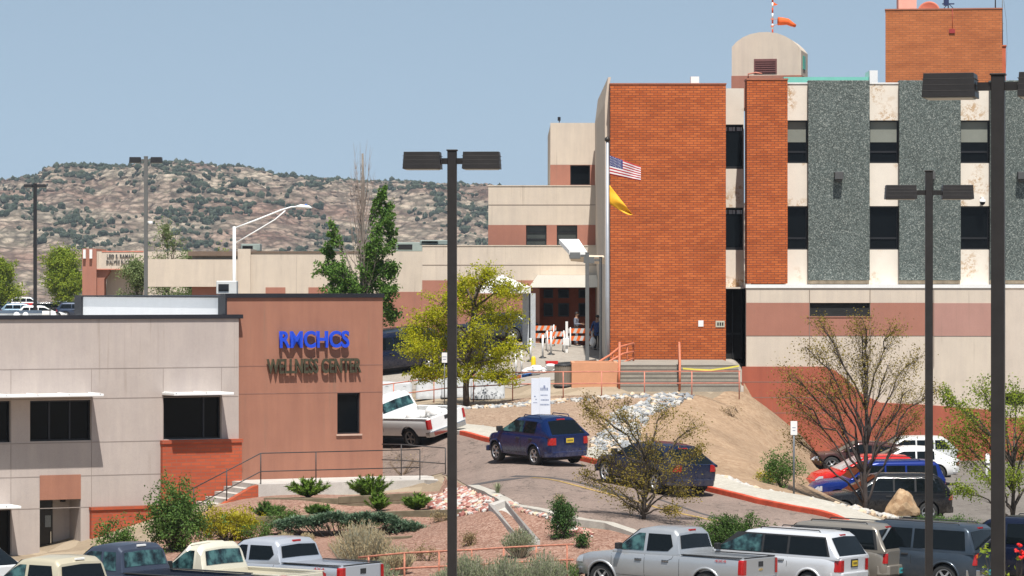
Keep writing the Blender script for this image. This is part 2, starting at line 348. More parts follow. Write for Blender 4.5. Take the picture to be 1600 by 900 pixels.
def drape(name,poly,off,mat,label=None,step=STEP,kind='structure',cat=None):
    xs=[p[0] for p in poly]; ys=[p[1] for p in poly]
    i0=math.floor(min(xs)/step); i1=math.ceil(max(xs)/step); j0=math.floor(min(ys)/step); j1=math.ceil(max(ys)/step)
    segs=[(poly[i],poly[(i+1)%len(poly)]) for i in range(len(poly))]
    bcell=set()
    for a,b in segs:
        L=max(abs(a[0]-b[0]),abs(a[1]-b[1])); n=max(2,int(L/step*6))
        for k in range(n+1):
            t=k/n; bcell.add((math.floor((a[0]+(b[0]-a[0])*t)/step),math.floor((a[1]+(b[1]-a[1])*t)/step)))
    vid={}; vs=[]; fs=[]
    def V(x,y):
        k=(round(x,4),round(y,4))
        if k not in vid: vid[k]=len(vs); vs.append(k)
        return vid[k]
    for i in range(i0,i1):
        for j in range(j0,j1):
            x0,y0=i*step,j*step; x1,y1=x0+step,y0+step
            if (i,j) in bcell:
                c=clip_cell(poly,x0,x1,y0,y1)
                if len(c)>2:
                    ids=[V(*p) for p in c]; u=[]
                    for q in ids:
                        if not u or u[-1]!=q: u.append(q)
                    if u[0]==u[-1]: u.pop()
                    if len(set(u))>2 and len(set(u))==len(u): fs.append(u)
            elif inside(poly,x0+step/2,y0+step/2): fs.append([V(x0,y0),V(x1,y0),V(x1,y1),V(x0,y1)])
    A=np.array(vs); z=HA(A[:,0],A[:,1])+off
    mb=MB(); ar=0
    vv=[(vs[i][0],vs[i][1],float(z[i])) for i in range(len(vs))]
    mb.add(vv,fs,0,True)
    me_o=mb.build(name,mat,None)
    bm=bmesh.new(); bm.from_mesh(me_o.data)
    for f in bm.faces:
        f.normal_update()
        if f.normal.z<0: f.normal_flip()
    bm.to_mesh(me_o.data); bm.free()
    tag(me_o,label,cat,None,kind); return me_o
def XY(x,y,s): v=P(x,y,s); return (v.x,v.y)

ASPH=groundmat('asphalt_pink',[(0,(.17,.125,.105)),(.5,(.245,.185,.155)),(1,(.33,.26,.22))],25,.25,.2,.3,.01,60,crack=.6)
ASPH2=groundmat('asphalt_grey',[(0,(.13,.115,.10)),(.5,(.19,.17,.15)),(1,(.27,.245,.22))],25,.25,.2,.3,.01,60,crack=.6)
PLAZA=groundmat('plaza_concrete',[(0,(.25,.22,.19)),(.5,(.33,.295,.255)),(1,(.40,.36,.31))],8,.4,.12,.2,.01,40)
SIDE=groundmat('sidewalk_concrete',[(0,(.36,.33,.28)),(.5,(.44,.41,.35)),(1,(.5,.47,.41))],8,.4,.12,.2,.01,40)
GRAV=groundmat('tan_gravel',[(.15,(.16,.10,.07)),(.4,(.36,.245,.17)),(.65,(.47,.34,.24)),(1,(.66,.54,.43))],14,.5,.12,.8,.05,45)
DIRT=groundmat('tan_dirt',[(.1,(.27,.175,.11)),(.5,(.345,.235,.15)),(1,(.43,.31,.21))],7,.5,.22,.2,.02,18)
PGRAV=groundmat('pink_gravel',[(.15,(.19,.095,.065)),(.4,(.33,.185,.135)),(.65,(.43,.265,.20)),(1,(.58,.43,.35))],16,.6,.2,.8,.05,45)
SCRUB=groundmat('scrub_ground',[(.1,(.22,.17,.12)),(.5,(.34,.27,.19)),(1,(.42,.34,.25))],1,.05,.25,.4,.05,6)
# base sheet, graded spacing aligned to STEP inside the near zone
def axis(a,b,near,ext):
    v=list(np.arange(a,b+1e-6,near)); 
    d=near; x=b
    while x<ext[1]: d*=1.35; x+=d; v.append(x)
    d=near; x=a; lo=[]
    while x>ext[0]: d*=1.35; x-=d; lo.append(x)
    return np.array(sorted(lo)+v)
ax=axis(-24,30,.5,(-6000,6000)); ay=axis(84,170,.5,(-400,9000))
GX,GY=np.meshgrid(ax,ay); GZ=HA(GX,GY)
nx,ny=len(ax),len(ay)
me=bpy.data.meshes.new('ground'); me.from_pydata(np.stack([GX.ravel(),GY.ravel(),GZ.ravel()],-1).tolist(),[],
   [(j*nx+i,j*nx+i+1,(j+1)*nx+i+1,(j+1)*nx+i) for j in range(ny-1) for i in range(nx-1)])
me.materials.append(SCRUB); me.polygons.foreach_set('use_smooth',[True]*len(me.polygons))
g=bpy.data.objects.new('ground',me); COL.objects.link(g); tag(g,kind='structure')

FK=[(560,650,38.5),(640,664,40.5),(718,680,42.3),(760,689.5,42.95),(830,704,43.9),(910,722,45.3),(1000,744,47),(1100,768,48.7),(1180,788,50),(1240,800,50.8),(1300,812,51.5)]
FK=[XY(*p) for p in FK]+[(10.9,103.4),(11.7,103.2)]
NK=[XY(*p) for p in [(600,716,42.4),(640,727,43.2),(690,742,44.5),(750,764,48.6),(808,784,51.5),(880,800,52.5),(920,812,53),(960,824,53.3),(1010,838,54),(1100,852,54.3)]]
LOTP=[(-24,84),(30,84),(30,107),(14,105.7),(11,103.7),(8,100.8),(4,98.7),(2.2,97.2),(1,94.2),(-2,93.6),(-6,94.6),(-12,96),(-16,101),(-24,103)]
drape('parking_lot',LOTP,.012,ASPH2)
o=drape('driveway',FK+[(10,102.2),(8,101)]+[(6.5,99.9)]+NK[::-1][:-2]+[XY(694,743,44.4),XY(600,741,43.9),(-9,124)],.022,ASPH)
SW=[XY(*p) for p in [(640,658,39.8),(718,668,41.3),(820,688,42.6),(910,705,44),(1010,726,45.7),(1110,748,47.8),(1180,765,48.8),(1240,781,49.4),(1300,797,49.8)]]+[(11.3,106.2),(11.9,105)]
def off_line(pl,d):
    out=[]
    for i,p in enumerate(pl):
        a=Vector(pl[max(i-1,0)]); b=Vector(pl[min(i+1,len(pl)-1)]); t=(b-a).normalized(); n=Vector((-t.y,t.x)); out.append((p[0]+n.x*d,p[1]+n.y*d))
    return out
FKo=off_line(FK,.14)
drape('sidewalk',FKo+SW[::-1],.16,SIDE)
def kerb(name,pl,w,h,mat,zoff=.0,label=None):
    # dense polyline
    q=[]
    for a,b in zip(pl[:-1],pl[1:]):
        n=max(1,int((Vector(a)-Vector(b)).length/.5))
        for k in range(n): t=k/n; q.append((a[0]+(b[0]-a[0])*t,a[1]+(b[1]-a[1])*t))
    q.append(pl[-1]); o=off_line(q,w); z=HA([p[0] for p in q],[p[1] for p in q]); z2=HA([p[0] for p in o],[p[1] for p in o]); _k=np.ones(7)/7 if w<0 else np.ones(1); z=np.convolve(np.pad(z,len(_k)//2,'edge'),_k,'valid'); h=h+.02
    mb=MB(); n=len(q); vs=[]
    for i in range(n): vs+=[(q[i][0],q[i][1],z[i]-.3),(q[i][0],q[i][1],z[i]+h-.02),(q[i][0]*.9+o[i][0]*.1,q[i][1]*.9+o[i][1]*.1,z[i]+h),(o[i][0],o[i][1],z[i]+h),(o[i][0],o[i][1],z2[i]-.3)]
    fs=[]
    for i in range(n-1):
        for k in range(4): fs.append((i*5+k,(i+1)*5+k,(i+1)*5+k+1,i*5+k+1))
    fs+= [(0,1,2,3,4),tuple((n-1)*5+k for k in (4,3,2,1,0))]
    mb.add(vs,fs); return tag(mb.build(name,mat,fixn=True),label,kind='structure')
kerb('kerb',FK[2:],.15,.17,REDP)
kerb('kerb',FK[:3],.15,.17,CONC)
NKr=NK[::-1]
kerb('kerb',NK[3:],-.42,.09,pm('pale_kerb',(.42,.39,.34),.9,0,.15,3,.2,30,0,.3,.12,20))
# yellow centre line (two dashes of worn paint) and tar seams
MID=[((a[0]*.47+b[0]*.53),(a[1]*.47+b[1]*.53)) for a,b in zip([XY(*p) for p in [(850,709,44.3),(960,734,46.3),(1080,763,48.4),(1200,792,50.2)]],[XY(*p) for p in [(810,784,51.5),(890,802,52.6),(980,830,53.6),(1090,851,54.3)]])]
def stripe(name,pl,w,off,mat):
    a=off_line(pl,w/2); b=off_line(pl,-w/2); return drape(name,a+b[::-1],off,mat)
YEL=pm('worn_yellow_paint',(.42,.28,.10),.9,0,.35,2.5,0,40,0,.3,.4,9)
stripe('road_marking',MID,.17,.032,YEL)
TAR=pm('tar_patch',(.07,.062,.06),.85,0,.25,3)
for pl,w in (([XY(705,742,47.6),XY(740,744,47.5),XY(775,748,47.6),XY(812,753,47.9)],1.0),([XY(800,746,47.2),XY(850,752,47.8),XY(920,764,48.8),XY(985,781,50.2)],.32),([XY(1030,775,50),XY(1090,786,51.2),XY(1150,797,52.2)],.15)):
    stripe('road_patch',pl,w,.027,TAR)
# gravel / dirt beds
drape('gravel_bed',[XY(640,655,39.2),XY(600,640,36.4)]+[XY(x,y,s) for x,y,s in [(700,629,36.3),(800,622,36.3),(960,620,36.9),(1040,620,36.9),(1010,650,39.5),(985,690,43),(975,710,44.6)]]+[SW[3],SW[2],SW[1],SW[0]],.02,GRAV)
drape('dirt_slope',[XY(1040,620,36.9),XY(1100,618,36.8),XY(1158,618,36),XY(1162,618,33.2),XY(1245,735,33.2),XY(1310,736,33.2),XY(1300,760,38),XY(1280,800,42.5),XY(1290,806,45),XY(1400,815,47.6),(11.3,108)]+[SW[9-1],SW[7],SW[6],SW[5],SW[4],SW[3]]+[XY(975,710,44.6),XY(985,690,43),XY(1010,650,39.5)],.022,DIRT)
drape('pink_gravel_bed',[(-12,96.2),(-6,94.8),(-2,93.8),(1,94.4),(2.2,97.3),(4,98.8),(6.5,100.1)]+[(p[0]-.0,p[1]-.62) for p in NK[::-1][0:8]]+[XY(697,753,45.4),XY(650,755,45.3),XY(600,760,45.6),XY(400,762,45.4),XY(330,798,47.2),XY(200,850,49.5)],.02,PGRAV)
drape('right_parking_lot',[XY(1310,736,33.2),XY(1560,736,33.2),(40,162),(40,106),(30,107.2),(14,106),(12,108),(12.3,116),XY(1290,806,44.5),XY(1280,800,42.5),XY(1300,760,38)],.015,ASPH2)
drape('plaza',[XY(560,600,33),XY(540,520,22),XY(1000,520,22),XY(1000,561,31),XY(1165,561,31),XY(1165,610,35.6),XY(960,612,35.7),XY(800,616,35.7),XY(700,612,34.4),XY(640,612,34.2)],.02,PLAZA)
# ------------------------------------------------------------------ walls with openings
def wall(mb,x0,x1,z0,z1,holes,depth=.25,mi=0,y=0.0):
    """front faces at y, facing -y, with reveals going back to y+depth"""
    xs=sorted(set([x0,x1]+[h[0] for h in holes]+[h[1] for h in holes])); zs=sorted(set([z0,z1]+[h[2] for h in holes]+[h[3] for h in holes]))
    xs=[a for a in xs if x0<=a<=x1]; zs=[a for a in zs if z0<=a<=z1]
    for i in range(len(xs)-1):
        for j in range(len(zs)-1):
            cx=(xs[i]+xs[i+1])/2; cz=(zs[j]+zs[j+1])/2
            if any(h[0]<cx<h[1] and h[2]<cz<h[3] for h in holes): continue
            mb.add([(xs[i],y,zs[j]),(xs[i+1],y,zs[j]),(xs[i+1],y,zs[j+1]),(xs[i],y,zs[j+1])],[(0,1,2,3)],mi)
    for a,b,c,d in holes:
        q=[(a,y,c),(b,y,c),(b,y,d),(a,y,d)]
        for k in range(4):
            p,r=q[k],q[(k+1)%4]; mb.add([p,r,(r[0],y+depth,r[2]),(p[0],y+depth,p[2])],[(3,2,1,0)],mi)
def window(parent,x0,x1,z0,z1,y,rails=(),blind=None,mull=(),name='window',fr=.05,glass=None):
    f=MB()
    for a,b,c,d in ((x0,x1,z0,z0+fr),(x0,x1,z1-fr,z1),(x0,x0+fr,z0+fr,z1-fr),(x1-fr,x1,z0+fr,z1-fr)): f.box(a,b,y-.05,y+.03,c,d)
    for rz in rails: f.box(x0+fr,x1-fr,y-.045,y+.03,rz-fr*.6,rz+fr*.6)
    for rx in mull: f.box(rx-fr*.6,rx+fr*.6,y-.045,y+.03,z0+fr,z1-fr)
    o=f.build(name,DFRAME,parent)
    p=MB(); p.box(x0+fr*.5,x1-fr*.5,y,y+.012,z0+fr*.5,z1-fr*.5); p.build('pane',glass or GLASS,o)
    if blind: b=MB(); b.box(x0+fr,x1-fr,y-.012,y-.004,blind,z1-fr); b.build('blind',BLIND,o)
    return o

# ================================================================== HOSPITAL (main block)
S=33.0; HY=F/S
hx=lambda x:(x-800)/S; hz=lambda y:EYE+(450-y)/S
hosp=thing('hospital_building','large hospital block of orange brick, grey aggregate panels and cream window strips','hospital',(hx(1360),HY,0))
ox=hx(1360)
X=lambda x:hx(x)-ox
# local coordinates: x relative to ox, y=0 at strip plane (smaller y is nearer), z absolute
ZB=-.6
# cream strips with window gaps
w=None
strips=[(1228,1262),(1358,1404),(1500,1546),(1642,1688)]
rows=[(188,255),(322,390)]
for a,b in strips:
    w=MB(); wall(w,X(a)-.1,X(b)+.1,hz(447),hz(131),[(X(a),X(b),hz(r1),hz(r0)) for r0,r1 in rows],.3); st_=w.build('strip_wall',CREAM,hosp)
    c=MB(); c.box(X(a)-.1,X(b)+.1,-.04,.3,hz(131),hz(129)); c.build('parapet_cap',WHITE,st_)
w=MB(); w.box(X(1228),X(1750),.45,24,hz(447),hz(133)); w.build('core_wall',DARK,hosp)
for i,(a,b) in enumerate(strips):
    for j,(r0,r1) in enumerate(rows):
        rz=hz(237) if j==0 else hz(372)
        window(hosp,X(a),X(b),hz(r1),hz(r0),.22,(rz,),hz(222) if j==0 else None,fr=.07)
for a,b in ((1262,1358),(1404,1500),(1546,1642),(1688,1750)):
    g=MB(); g.box(X(a),X(b),-.3,.44,hz(438),hz(126)); go=g.build('aggregate_panel',GRAN,hosp,bevel=.02)
    l=MB(); l.box(X(a)+.02,X(b)-.02,-.2,.3,hz(443.5),hz(438)-.004); l.build('panel_sill',pm('stained_sill',(.46,.36,.25),.9,0,.3,3),go)
    m=(a+b)/2 if a!=1262 else 1309
    if a<1600:
        s_=MB(); s_.box(X(m)-.2,X(m)+.2,-.75,-.3,hz(281),hz(269)); s_.box(X(m)-.13,X(m)+.13,-.6,-.3,hz(284),hz(281)-.002); s_.build('wall_light',pm('fixture_grey',(.07,.07,.07),.6,0,.1),go,bevel=.02)
# brick pier
p=MB(); p.box(X(1165),X(1228),-1.0,.5,hz(443),hz(127)); pier=p.build('brick_pier',BRICK,hosp)
p=MB(); p.box(X(1164),X(1229),-1.03,.5,hz(127),hz(124.5)); p.build('coping',pm('coping_rust',(.33,.12,.07),.8,0,.15),pier)
# recess between block and pier
w=MB(); wall(w,X(1131),X(1166),hz(450),hz(138),[(X(1133),X(1165),hz(262),hz(192)),(X(1133),X(1165),hz(390),hz(323))],.3,0,1.6)
w.box(X(1131),X(1166),1.6,2.0,hz(138),hz(135)); w.build('recess_wall',BEIGE if False else CREAM,hosp)
for r0,r1 in ((192,262),(323,390)):
    o=window(hosp,X(1133),X(1165),hz(r1),hz(r0),1.8,(hz(r1-3),),None,fr=.06)
    q=MB(); 
    for k in range(5): q.box(X(1136)+k*.19,X(1136)+k*.19+.12+.05*(k%2),1.77,1.778,hz(r0+10),hz(r0+4)); 
    q.build('pane_reflection',pm('pale_reflection',(.42,.5,.56),.5,0,.2),o)  # pale strips paint a reflection across the top of the glass
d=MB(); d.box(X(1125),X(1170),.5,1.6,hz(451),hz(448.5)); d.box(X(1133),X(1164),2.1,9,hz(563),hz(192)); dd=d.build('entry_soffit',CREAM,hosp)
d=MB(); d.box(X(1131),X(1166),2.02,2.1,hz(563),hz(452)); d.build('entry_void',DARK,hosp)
# entrance doors deep in the void
en=MB(); en.box(X(1136),X(1161),1.9,2.0,hz(524),hz(521)); en.box(X(1148),X(1149),1.9,2.0,hz(560),hz(455)); en.build('door_frame',DFRAME,hosp)
# big brick block
b=MB(); b.box(X(953),X(1133),-.6,20,ZB,hz(133)); blk=b.build('brick_wall',BRICK,hosp)
b=MB(); b.box(X(952),X(1134),-.63,20,hz(133),hz(131)); b.build('coping',MATS['coping_rust'],blk)
b=MB(); b.box(X(1079),X(1092),-.2,.4,hz(131)+.003,hz(120)); b.build('roof_upstand',WHITE,blk)
b=MB(); b.prism([(X(945.5),ZB),(X(953)-.01,ZB),(X(953)-.01,hz(131)),(X(955),hz(120)),(X(950.5),hz(120)),(X(945.5),hz(160))],'y',.3,20); b.build('side_wall',BEIGE,hosp)
b=MB(); b.box(X(1090),X(1098),-.63,-.604,hz(510),hz(500.5)); b.build('notice',WHITE,blk)
b=MB(); b.box(X(1117),X(1131),-.63,-.604,hz(511),hz(501)); o=b.build('plaque',pm('plaque_cream',(.45,.42,.33),.7,0,.1),blk)
b=MB()
for k in range(3): b.box(X(1119.5)+k*.11,X(1119.5)+k*.11+.07,-.64,-.631,hz(508.5),hz(503.5))
b.build('plaque_mark',DARK,o)
# lower base with bands, proud of the upper storeys
YB=-1.0
b=MB(); wall(b,X(1164),X(1760),ZB,hz(450),[(X(1262),X(1356),hz(494),hz(473)),(X(1545),X(1625),hz(631),hz(613))],.6,0,YB); b.box(X(1164),X(1760),YB+.6,20,ZB,hz(450))
b.add([(X(1164),YB,ZB),(X(1164),20,ZB),(X(1164),20,hz(450)),(X(1164),YB,hz(450))],[(0,3,2,1)])
base=b.build('base_wall',BEIGE,hosp)
b=MB(); b.box(X(1163),X(1760),YB-.05,.5,hz(450)+.002,hz(444.5)); b.build('ledge',WHITE,base)
def band(a,b_,z0,z1,mat,nm='painted_band',yy=.02,hole=None):
    m=MB(); 
    if hole: wall(m,a,b_,z0,z1,hole,.02,0,YB-yy); 
    else: m.box(a,b_,YB-yy,YB,z0,z1)
    return m.build(nm,mat,base)
band(X(1164)-.01,X(1455),hz(524),hz(473),PINK,hole=[(X(1262),X(1356),hz(494),hz(473))])
band(X(1455),X(1552),hz(524.5),hz(473.5),stucco('stucco_dull_pink',(.44,.245,.20)))
band(X(1552),X(1760),hz(525.5),hz(474.5),PINK,yy=.08)
ss=MB(); ss.box(X(1258),X(1360),YB-.05,YB,hz(495.6),hz(494)); ss.box(X(1262),X(1356),YB+.1,YB+.59,hz(494),hz(473),1); ss.build('vent_opening',[PINK,DARK],base)
rp=[(1157,572),(1284,572),(1300,577),(1318,590),(1334,606),(1345,615),(1372,628),(1440,631),(1551,640),(1551,790),(1157,790)]
m=MB(); m.prism([(X(a),hz(c)) for a,c in rp],'y',YB-.04,YB-.001); m.build('red_paint_field',RED,base)
m=MB(); m.box(X(1551),X(1760),YB-.12,YB-.001,ZB,hz(651)); m.build('red_paint_field',RED,base)
m=MB(); m.box(X(1551),X(1760),YB-.12,YB-.001,hz(651)+.003,hz(450)-.1); m2=m.build('projecting_wall',stucco('stucco_pale',(.61,.52,.43)),base)
m=MB(); m.box(X(1545),X(1626),YB-.13,YB-.121,hz(631),hz(613)); m.build('strip_window',GLASS,base)
j=MB()
for x in (1262,1356,1455,1650): j.box(X(x)-.012,X(x)+.012,YB-.045,YB-.018,hz(572),hz(452))
for y in (447+13,): pass
for k,yy in enumerate((596,620,644)): j.box(X(1158),X(1290+k*22),YB-.046,YB-.041,hz(yy)-.012,hz(yy)+.012)
j.build('control_joint',pm('brown_joint',(.22,.17,.14),.9,0,.1),base)  # thin brown strips laid along the wall joints
# security camera dome
cm=thing('security_camera','white dome security camera fixed to the cream wall strip above a dark window','camera',(hx(1534),HY-.001,hz(315)))
q=MB(); q.box(-.06,.06,-.3,0,.12,.22); q.lathe([(.03,.12),(.13,.10),(.15,0),(.15,-.02)],(0,-.25,0),14); q.build('housing',WHITE,cm)
q=MB(); q.lathe([(.135,-.02),(.12,-.10),(.06,-.16),(.001,-.18)],(0,-.25,0),14); q.build('dome',GLASS,cm)
# rooftop rotunda
rs=30.0
rot=Vector(P(1197,130,rs)); hr=thing('rooftop_tower','round topped cream stair tower with a louvre standing on the hospital roof','roof tower',(rot.x,rot.y,hz(140)),R(-11))
zr=hz(140); k=1/rs
tz=lambda y:EYE+(450-y)/rs-zr; tx=lambda x:(x-1197)/rs
arch=[(tx(1143),tz(140)),(tx(1143),tz(73))]+[(tx(x),tz(y)) for x,y in [(1150,65),(1160,58),(1172,53),(1186,50.3),(1200,50),(1214,52),(1226,56.5),(1237,63),(1246,71),(1252,79)]]+[(tx(1252),tz(140))]
m=MB(); m.prism(arch,'y',0,3.2); ar=m.build('tower_shell',BEIGE,hr)
m=MB(); m.box(tx(1143)-.02,tx(1252)+.02,-.025,3.22,0,tz(118)); m.build('pink_band',PINK,hr)
m=MB(); m.box(tx(1178),tx(1214),-.03,-.002,tz(115),tz(92))
for i in range(6): m.box(tx(1180),tx(1212),-.06,-.03,tz(113-i*3.4),tz(111.6-i*3.4))
m.build('louvre',pm('louvre_maroon',(.17,.07,.065),.7,0,.15),hr)
m=MB(); m.box(tx(1252)-.01,tx(1252)+.03,.8,1.9,tz(107),tz(86)); m.build('green_window',pm('green_panel',(.02,.36,.24),.4,0,.1),hr)
m=MB(); m.tube([(tx(1170),-.3,tz(122)),(tx(1170),-.3,tz(116)),(tx(1182),-.4,tz(114)),(tx(1192),-.4,tz(116))],.04,6,0); m.build('pipe',RAILP,hr)
# windsock
ws=thing('windsock','orange windsock blowing right from a red and white mast on the roof tower','windsock',(rot.x+.45,rot.y+1.5,tz(50)+zr-.02))
m=MB()
for i in range(8): m.tube([(0,0,i*.28),(0,0,(i+1)*.28)],.045,8,i%2)
m.build('mast',[REDP,WHITE],ws)
m=MB(); m.box(-.09,.06,-.06,.06,.38,.48); m.box(-.09,.06,-.06,.06,.75,.85)
m.tube([(0,0,.8),(.28,0,.82)],.015,5); m.tube([(0,0,.45),(.28,0,.55)],.015,5); m.build('bracket',RAILP,ws)
m=MB(); m.tube([(.28,0,.70),(.55,.02,.69),(.8,.03,.67),(1.0,.05,.55),(1.22,.08,.45)],[.21,.19,.16,.12,.07],12,0,False); so=m.build('sock',pm('orange_fabric',(.75,.12,.02),.8,0,.08),ws)
so.modifiers.new('t','SOLIDIFY').thickness=.01
m=MB(); m.prism([(.03,1.5),(.28,1.56),(.03,1.72)],'y',-.01,.01); m.build('pennant',MATS['orange_fabric'],ws)
# turquoise roof and white curb, further back
tq=thing('roof_screen','turquoise metal roof screen running behind the hospital parapet','roof screen',(hx(1315),HY+5,hz(134)))
m=MB(); m.box((1240-1315)/32,(1373-1315)/32,0,4,-1.2,.72,0); m.build('roof_screen_panel',pm('turquoise_metal',(.20,.55,.45),.5,.1,.08),tq)
m=MB(); m.box((1373-1315)/32+.01,(1386-1315)/32,-.2,2,-1.2,1.03); m.build('end_curb',WHITE,tq)
# penthouse
ps=31.5; pv=P(1475,130,ps); ph=thing('brick_penthouse','orange brick lift house rising above the grey aggregate panels','penthouse',(pv.x,pv.y,hz(140)),R(-7))
pz=lambda y:EYE+(450-y)/ps-hz(140); px=lambda x:(x-1475)/ps
m=MB(); m.box(px(1384),px(1565),0,8,-1,pz(15)); m.build('brick_wall',BRICK2,ph)
m=MB(); m.box(px(1383),px(1566),-.03,8.02,pz(15),pz(13)); m.build('coping',MATS['coping_rust'],ph)
m=MB(); m.box(px(1565)+.002,px(1571),.5,7,-1,pz(72)); m.box(px(1565)+.002,px(1572),.45,7.1,pz(72)+.002,pz(70)); m.build('side_duct',pm('duct_red',(.50,.12,.05),.7,0,.15),ph)
m=MB(); m.box(px(1483),px(1492),-.06,0,pz(52),pz(45.5)); m.tube([(px(1488),-.03,pz(45.5)),(px(1488),-.03,pz(14))],.012,5); m.build('junction_box',pm('box_red',(.32,.03,.03),.6,0,.1),ph)
ch=thing('chimney_box','pale pink flue box standing on the brick lift house roof','flue',(pv.x+px(1422),pv.y+1.5,hz(140)+pz(13)))
m=MB(); m.box(-.45,.45,-.4,.5,0,1.4); m.box(-.48,.48,-.43,.53,1.4,1.5); m.build('flue_body',pm('flue_pink',(.72,.36,.28),.7,0,.08),ch)
ds=thing('satellite_dish','large red brown satellite dish tilted back on the brick roof','satellite dish',(pv.x+px(1459),pv.y+2.0,hz(140)+pz(13)))
m=MB(); vs=[]
for i in range(9):
    r=i/8*.58
    m_=r*r*.5
    vs.append((r,m_))
m.lathe(vs,(0,0,0),24); do=m.build('dish',pm('dish_rust',(.50,.15,.09),.6,0,.12),ds); do.rotation_euler=(R(75),0,R(-14)); do.location=(0,-.1,-.1); do.modifiers.new('t','SOLIDIFY').thickness=.02
m=MB(); m.tube([(0,.1,0),(0,.05,.25)],.06,8); m.build('mount',POLEG,ds)
an=thing('antenna_rig','dark blue antenna camera rig clamped above the brick parapet','antenna',(pv.x+px(1484),pv.y+.6,hz(140)+pz(13)))
m=MB(); m.tube([(0,0,0),(0,0,.9)],.03,6); m.box(-.22,.02,-.1,.1,.18,.7); m.box(-.3,.3,-.04,.04,.24,.30); m.tube([(-.25,0,0),(0,0,.3)],.02,5); m.tube([(.3,0,0),(0,0,.3)],.02,5); m.build('rig_body',pm('dark_blue_metal',(.02,.035,.10),.5,.2,.1),an)
for nm,xx,lab in (('radio_mast',1557,'thin dark whip mast near the right end of the brick roof'),('whip_antenna',1568,'tall antenna bracketed to the right side of the brick lift house')):
    a_=thing(nm,lab,'antenna mast',(pv.x+px(xx),pv.y+.4,hz(140)+(pz(13) if xx==1557 else pz(70))))
    m=MB(); m.tube([(0,0,0),(0,0,3.0 if xx>1560 else 1.6)],[.035,.012],6)
    if xx>1560:
        for zz in (.7,1.05): m.box(-.22,.04,-.03,.03,zz,zz+.06)
        m.tube([(.05,0,2.4),(.2,0,1.2),(.24,0,.1),(.12,0,-2.2)],.01,4)
    m.build('mast',DFRAME if xx<1560 else POLEG,a_)
# ================================================================== stepped wings
def wing(name,label,cx,s,dd,build):
    o=thing(name,label,'building wing',(P(cx,450,s).x,F/s,0)); k=P(cx,450,s).x
    build(o,lambda x:(x-800)/s-k,lambda y:EYE+(450-y)/s); return o
def tallwing(o,x,z):
    m=MB(); wall(m,x(860),x(953),0,z(193),[(x(891),x(922),z(289),z(258))],.3); m.box(x(860),x(953),.35,14,0,z(195)); m.add([(x(860),0,0),(x(860),.35,0),(x(860),.35,z(193)),(x(860),0,z(193))],[(0,3,2,1)]); m.box(x(860),x(953),0,.35,z(193),z(192)); m.build('wall',BEIGE,o)
    m=MB(); wall(m,x(860)-.01,x(953),z(290),z(257.5),[(x(891),x(922),z(289),z(258))],.02,0,-.02); m.build('painted_band',PINK,o)
    window(o,x(891),x(922),z(289),z(258),.2)
wing('tall_wing','small upper beige wing with one dark window left of the tall brick wall',902,29.2,14,tallwing)
sp=thing('roof_floodlight','small dark floodlight tilted on the corner of the upper beige wing','floodlight',(P(874,192,29.2).x,F/29.2+.3,P(874,192,29.2).z+.03))
m=MB(); m.tube([(0,0,0),(0,0,.12)],.03,6); m.box(-.09,.07,-.05,.08,.1,.3); m.build('lamp_head',DFRAME,sp)
def midwing(o,x,z):
    hs=[(x(822),x(854),z(384),z(352)),(x(870),x(902),z(384),z(352))]
    m=MB(); wall(m,x(763),x(953),0,z(291),hs,.3); m.box(x(763),x(953),.35,12,0,z(293)); m.add([(x(763),0,0),(x(763),.35,0),(x(763),.35,z(291)),(x(763),0,z(291))],[(0,3,2,1)]); m.box(x(763)-.03,x(953),-.03,.35,z(291),z(289.5)); m.build('wall',BEIGE,o)
    m=MB(); wall(m,x(763)-.01,x(953),z(384.5),z(351.5),hs,.02,0,-.02); m.build('painted_band',PINK,o)
    m=MB(); m.box(x(763),x(945),-.012,-.001,z(320.6),z(319.6)); m.build('control_joint',MATS['brown_joint'],o)
    for h in hs: window(o,*h,.2,glass=pm('grey_blind_glass',(.05,.055,.05),.25,0,.2,1.5),rails=(h[2]+.35,h[2]+.7))
wing('middle_wing','middle beige wing with two grey windows in a pink band',850,29.6,12,midwing)
def lowwing(o,x,z):
    hs=[(x(843),x(932),0,z(449))]
    m=MB(); wall(m,x(660),x(953),0,z(384.5),hs,2.0); m.box(x(660),x(842),.4,12,0,z(386)); m.box(x(660),x(953),.4,12,z(448),z(386)); m.box(x(842),x(953),2.05,12,0,z(448)); m.add([(x(660),0,0),(x(660),.4,0),(x(660),.4,z(384.5)),(x(660),0,z(384.5))],[(0,3,2,1)]); m.box(x(660)-.03,x(953),-.03,.35,z(384.5),z(383)); m.build('wall',BEIGE,o)
    m=MB(); wall(m,x(660)-.01,x(953),0,z(438),hs,.02,0,-.02); m.build('painted_band',PINK,o)
    m=MB(); m.box(x(660),x(945),-.012,-.001,z(414.6),z(413.6)); m.build('control_joint',MATS['brown_joint'],o)
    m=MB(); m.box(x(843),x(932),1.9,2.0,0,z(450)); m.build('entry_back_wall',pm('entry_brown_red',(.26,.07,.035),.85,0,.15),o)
    for a,b in ((850,865),(873,890),(905,918)):
        for c_,d_ in ((466,452),(495,474)): window(o,x(a),x(b),z(c_),z(d_),1.85,fr=.06)
    m=MB(); m.prism([(x(826),z(449)),(x(934),z(449)),(x(931),z(430)),(x(840),z(430))],'y',-1.4,-.03); m.build('canopy_fascia',pm('canopy_cream',(.80,.76,.66),.6,0,.04),o)
wing('entrance_wing','long low beige and pink wing with a dark recessed entrance under a cream canopy',806,30,12,lowwing)
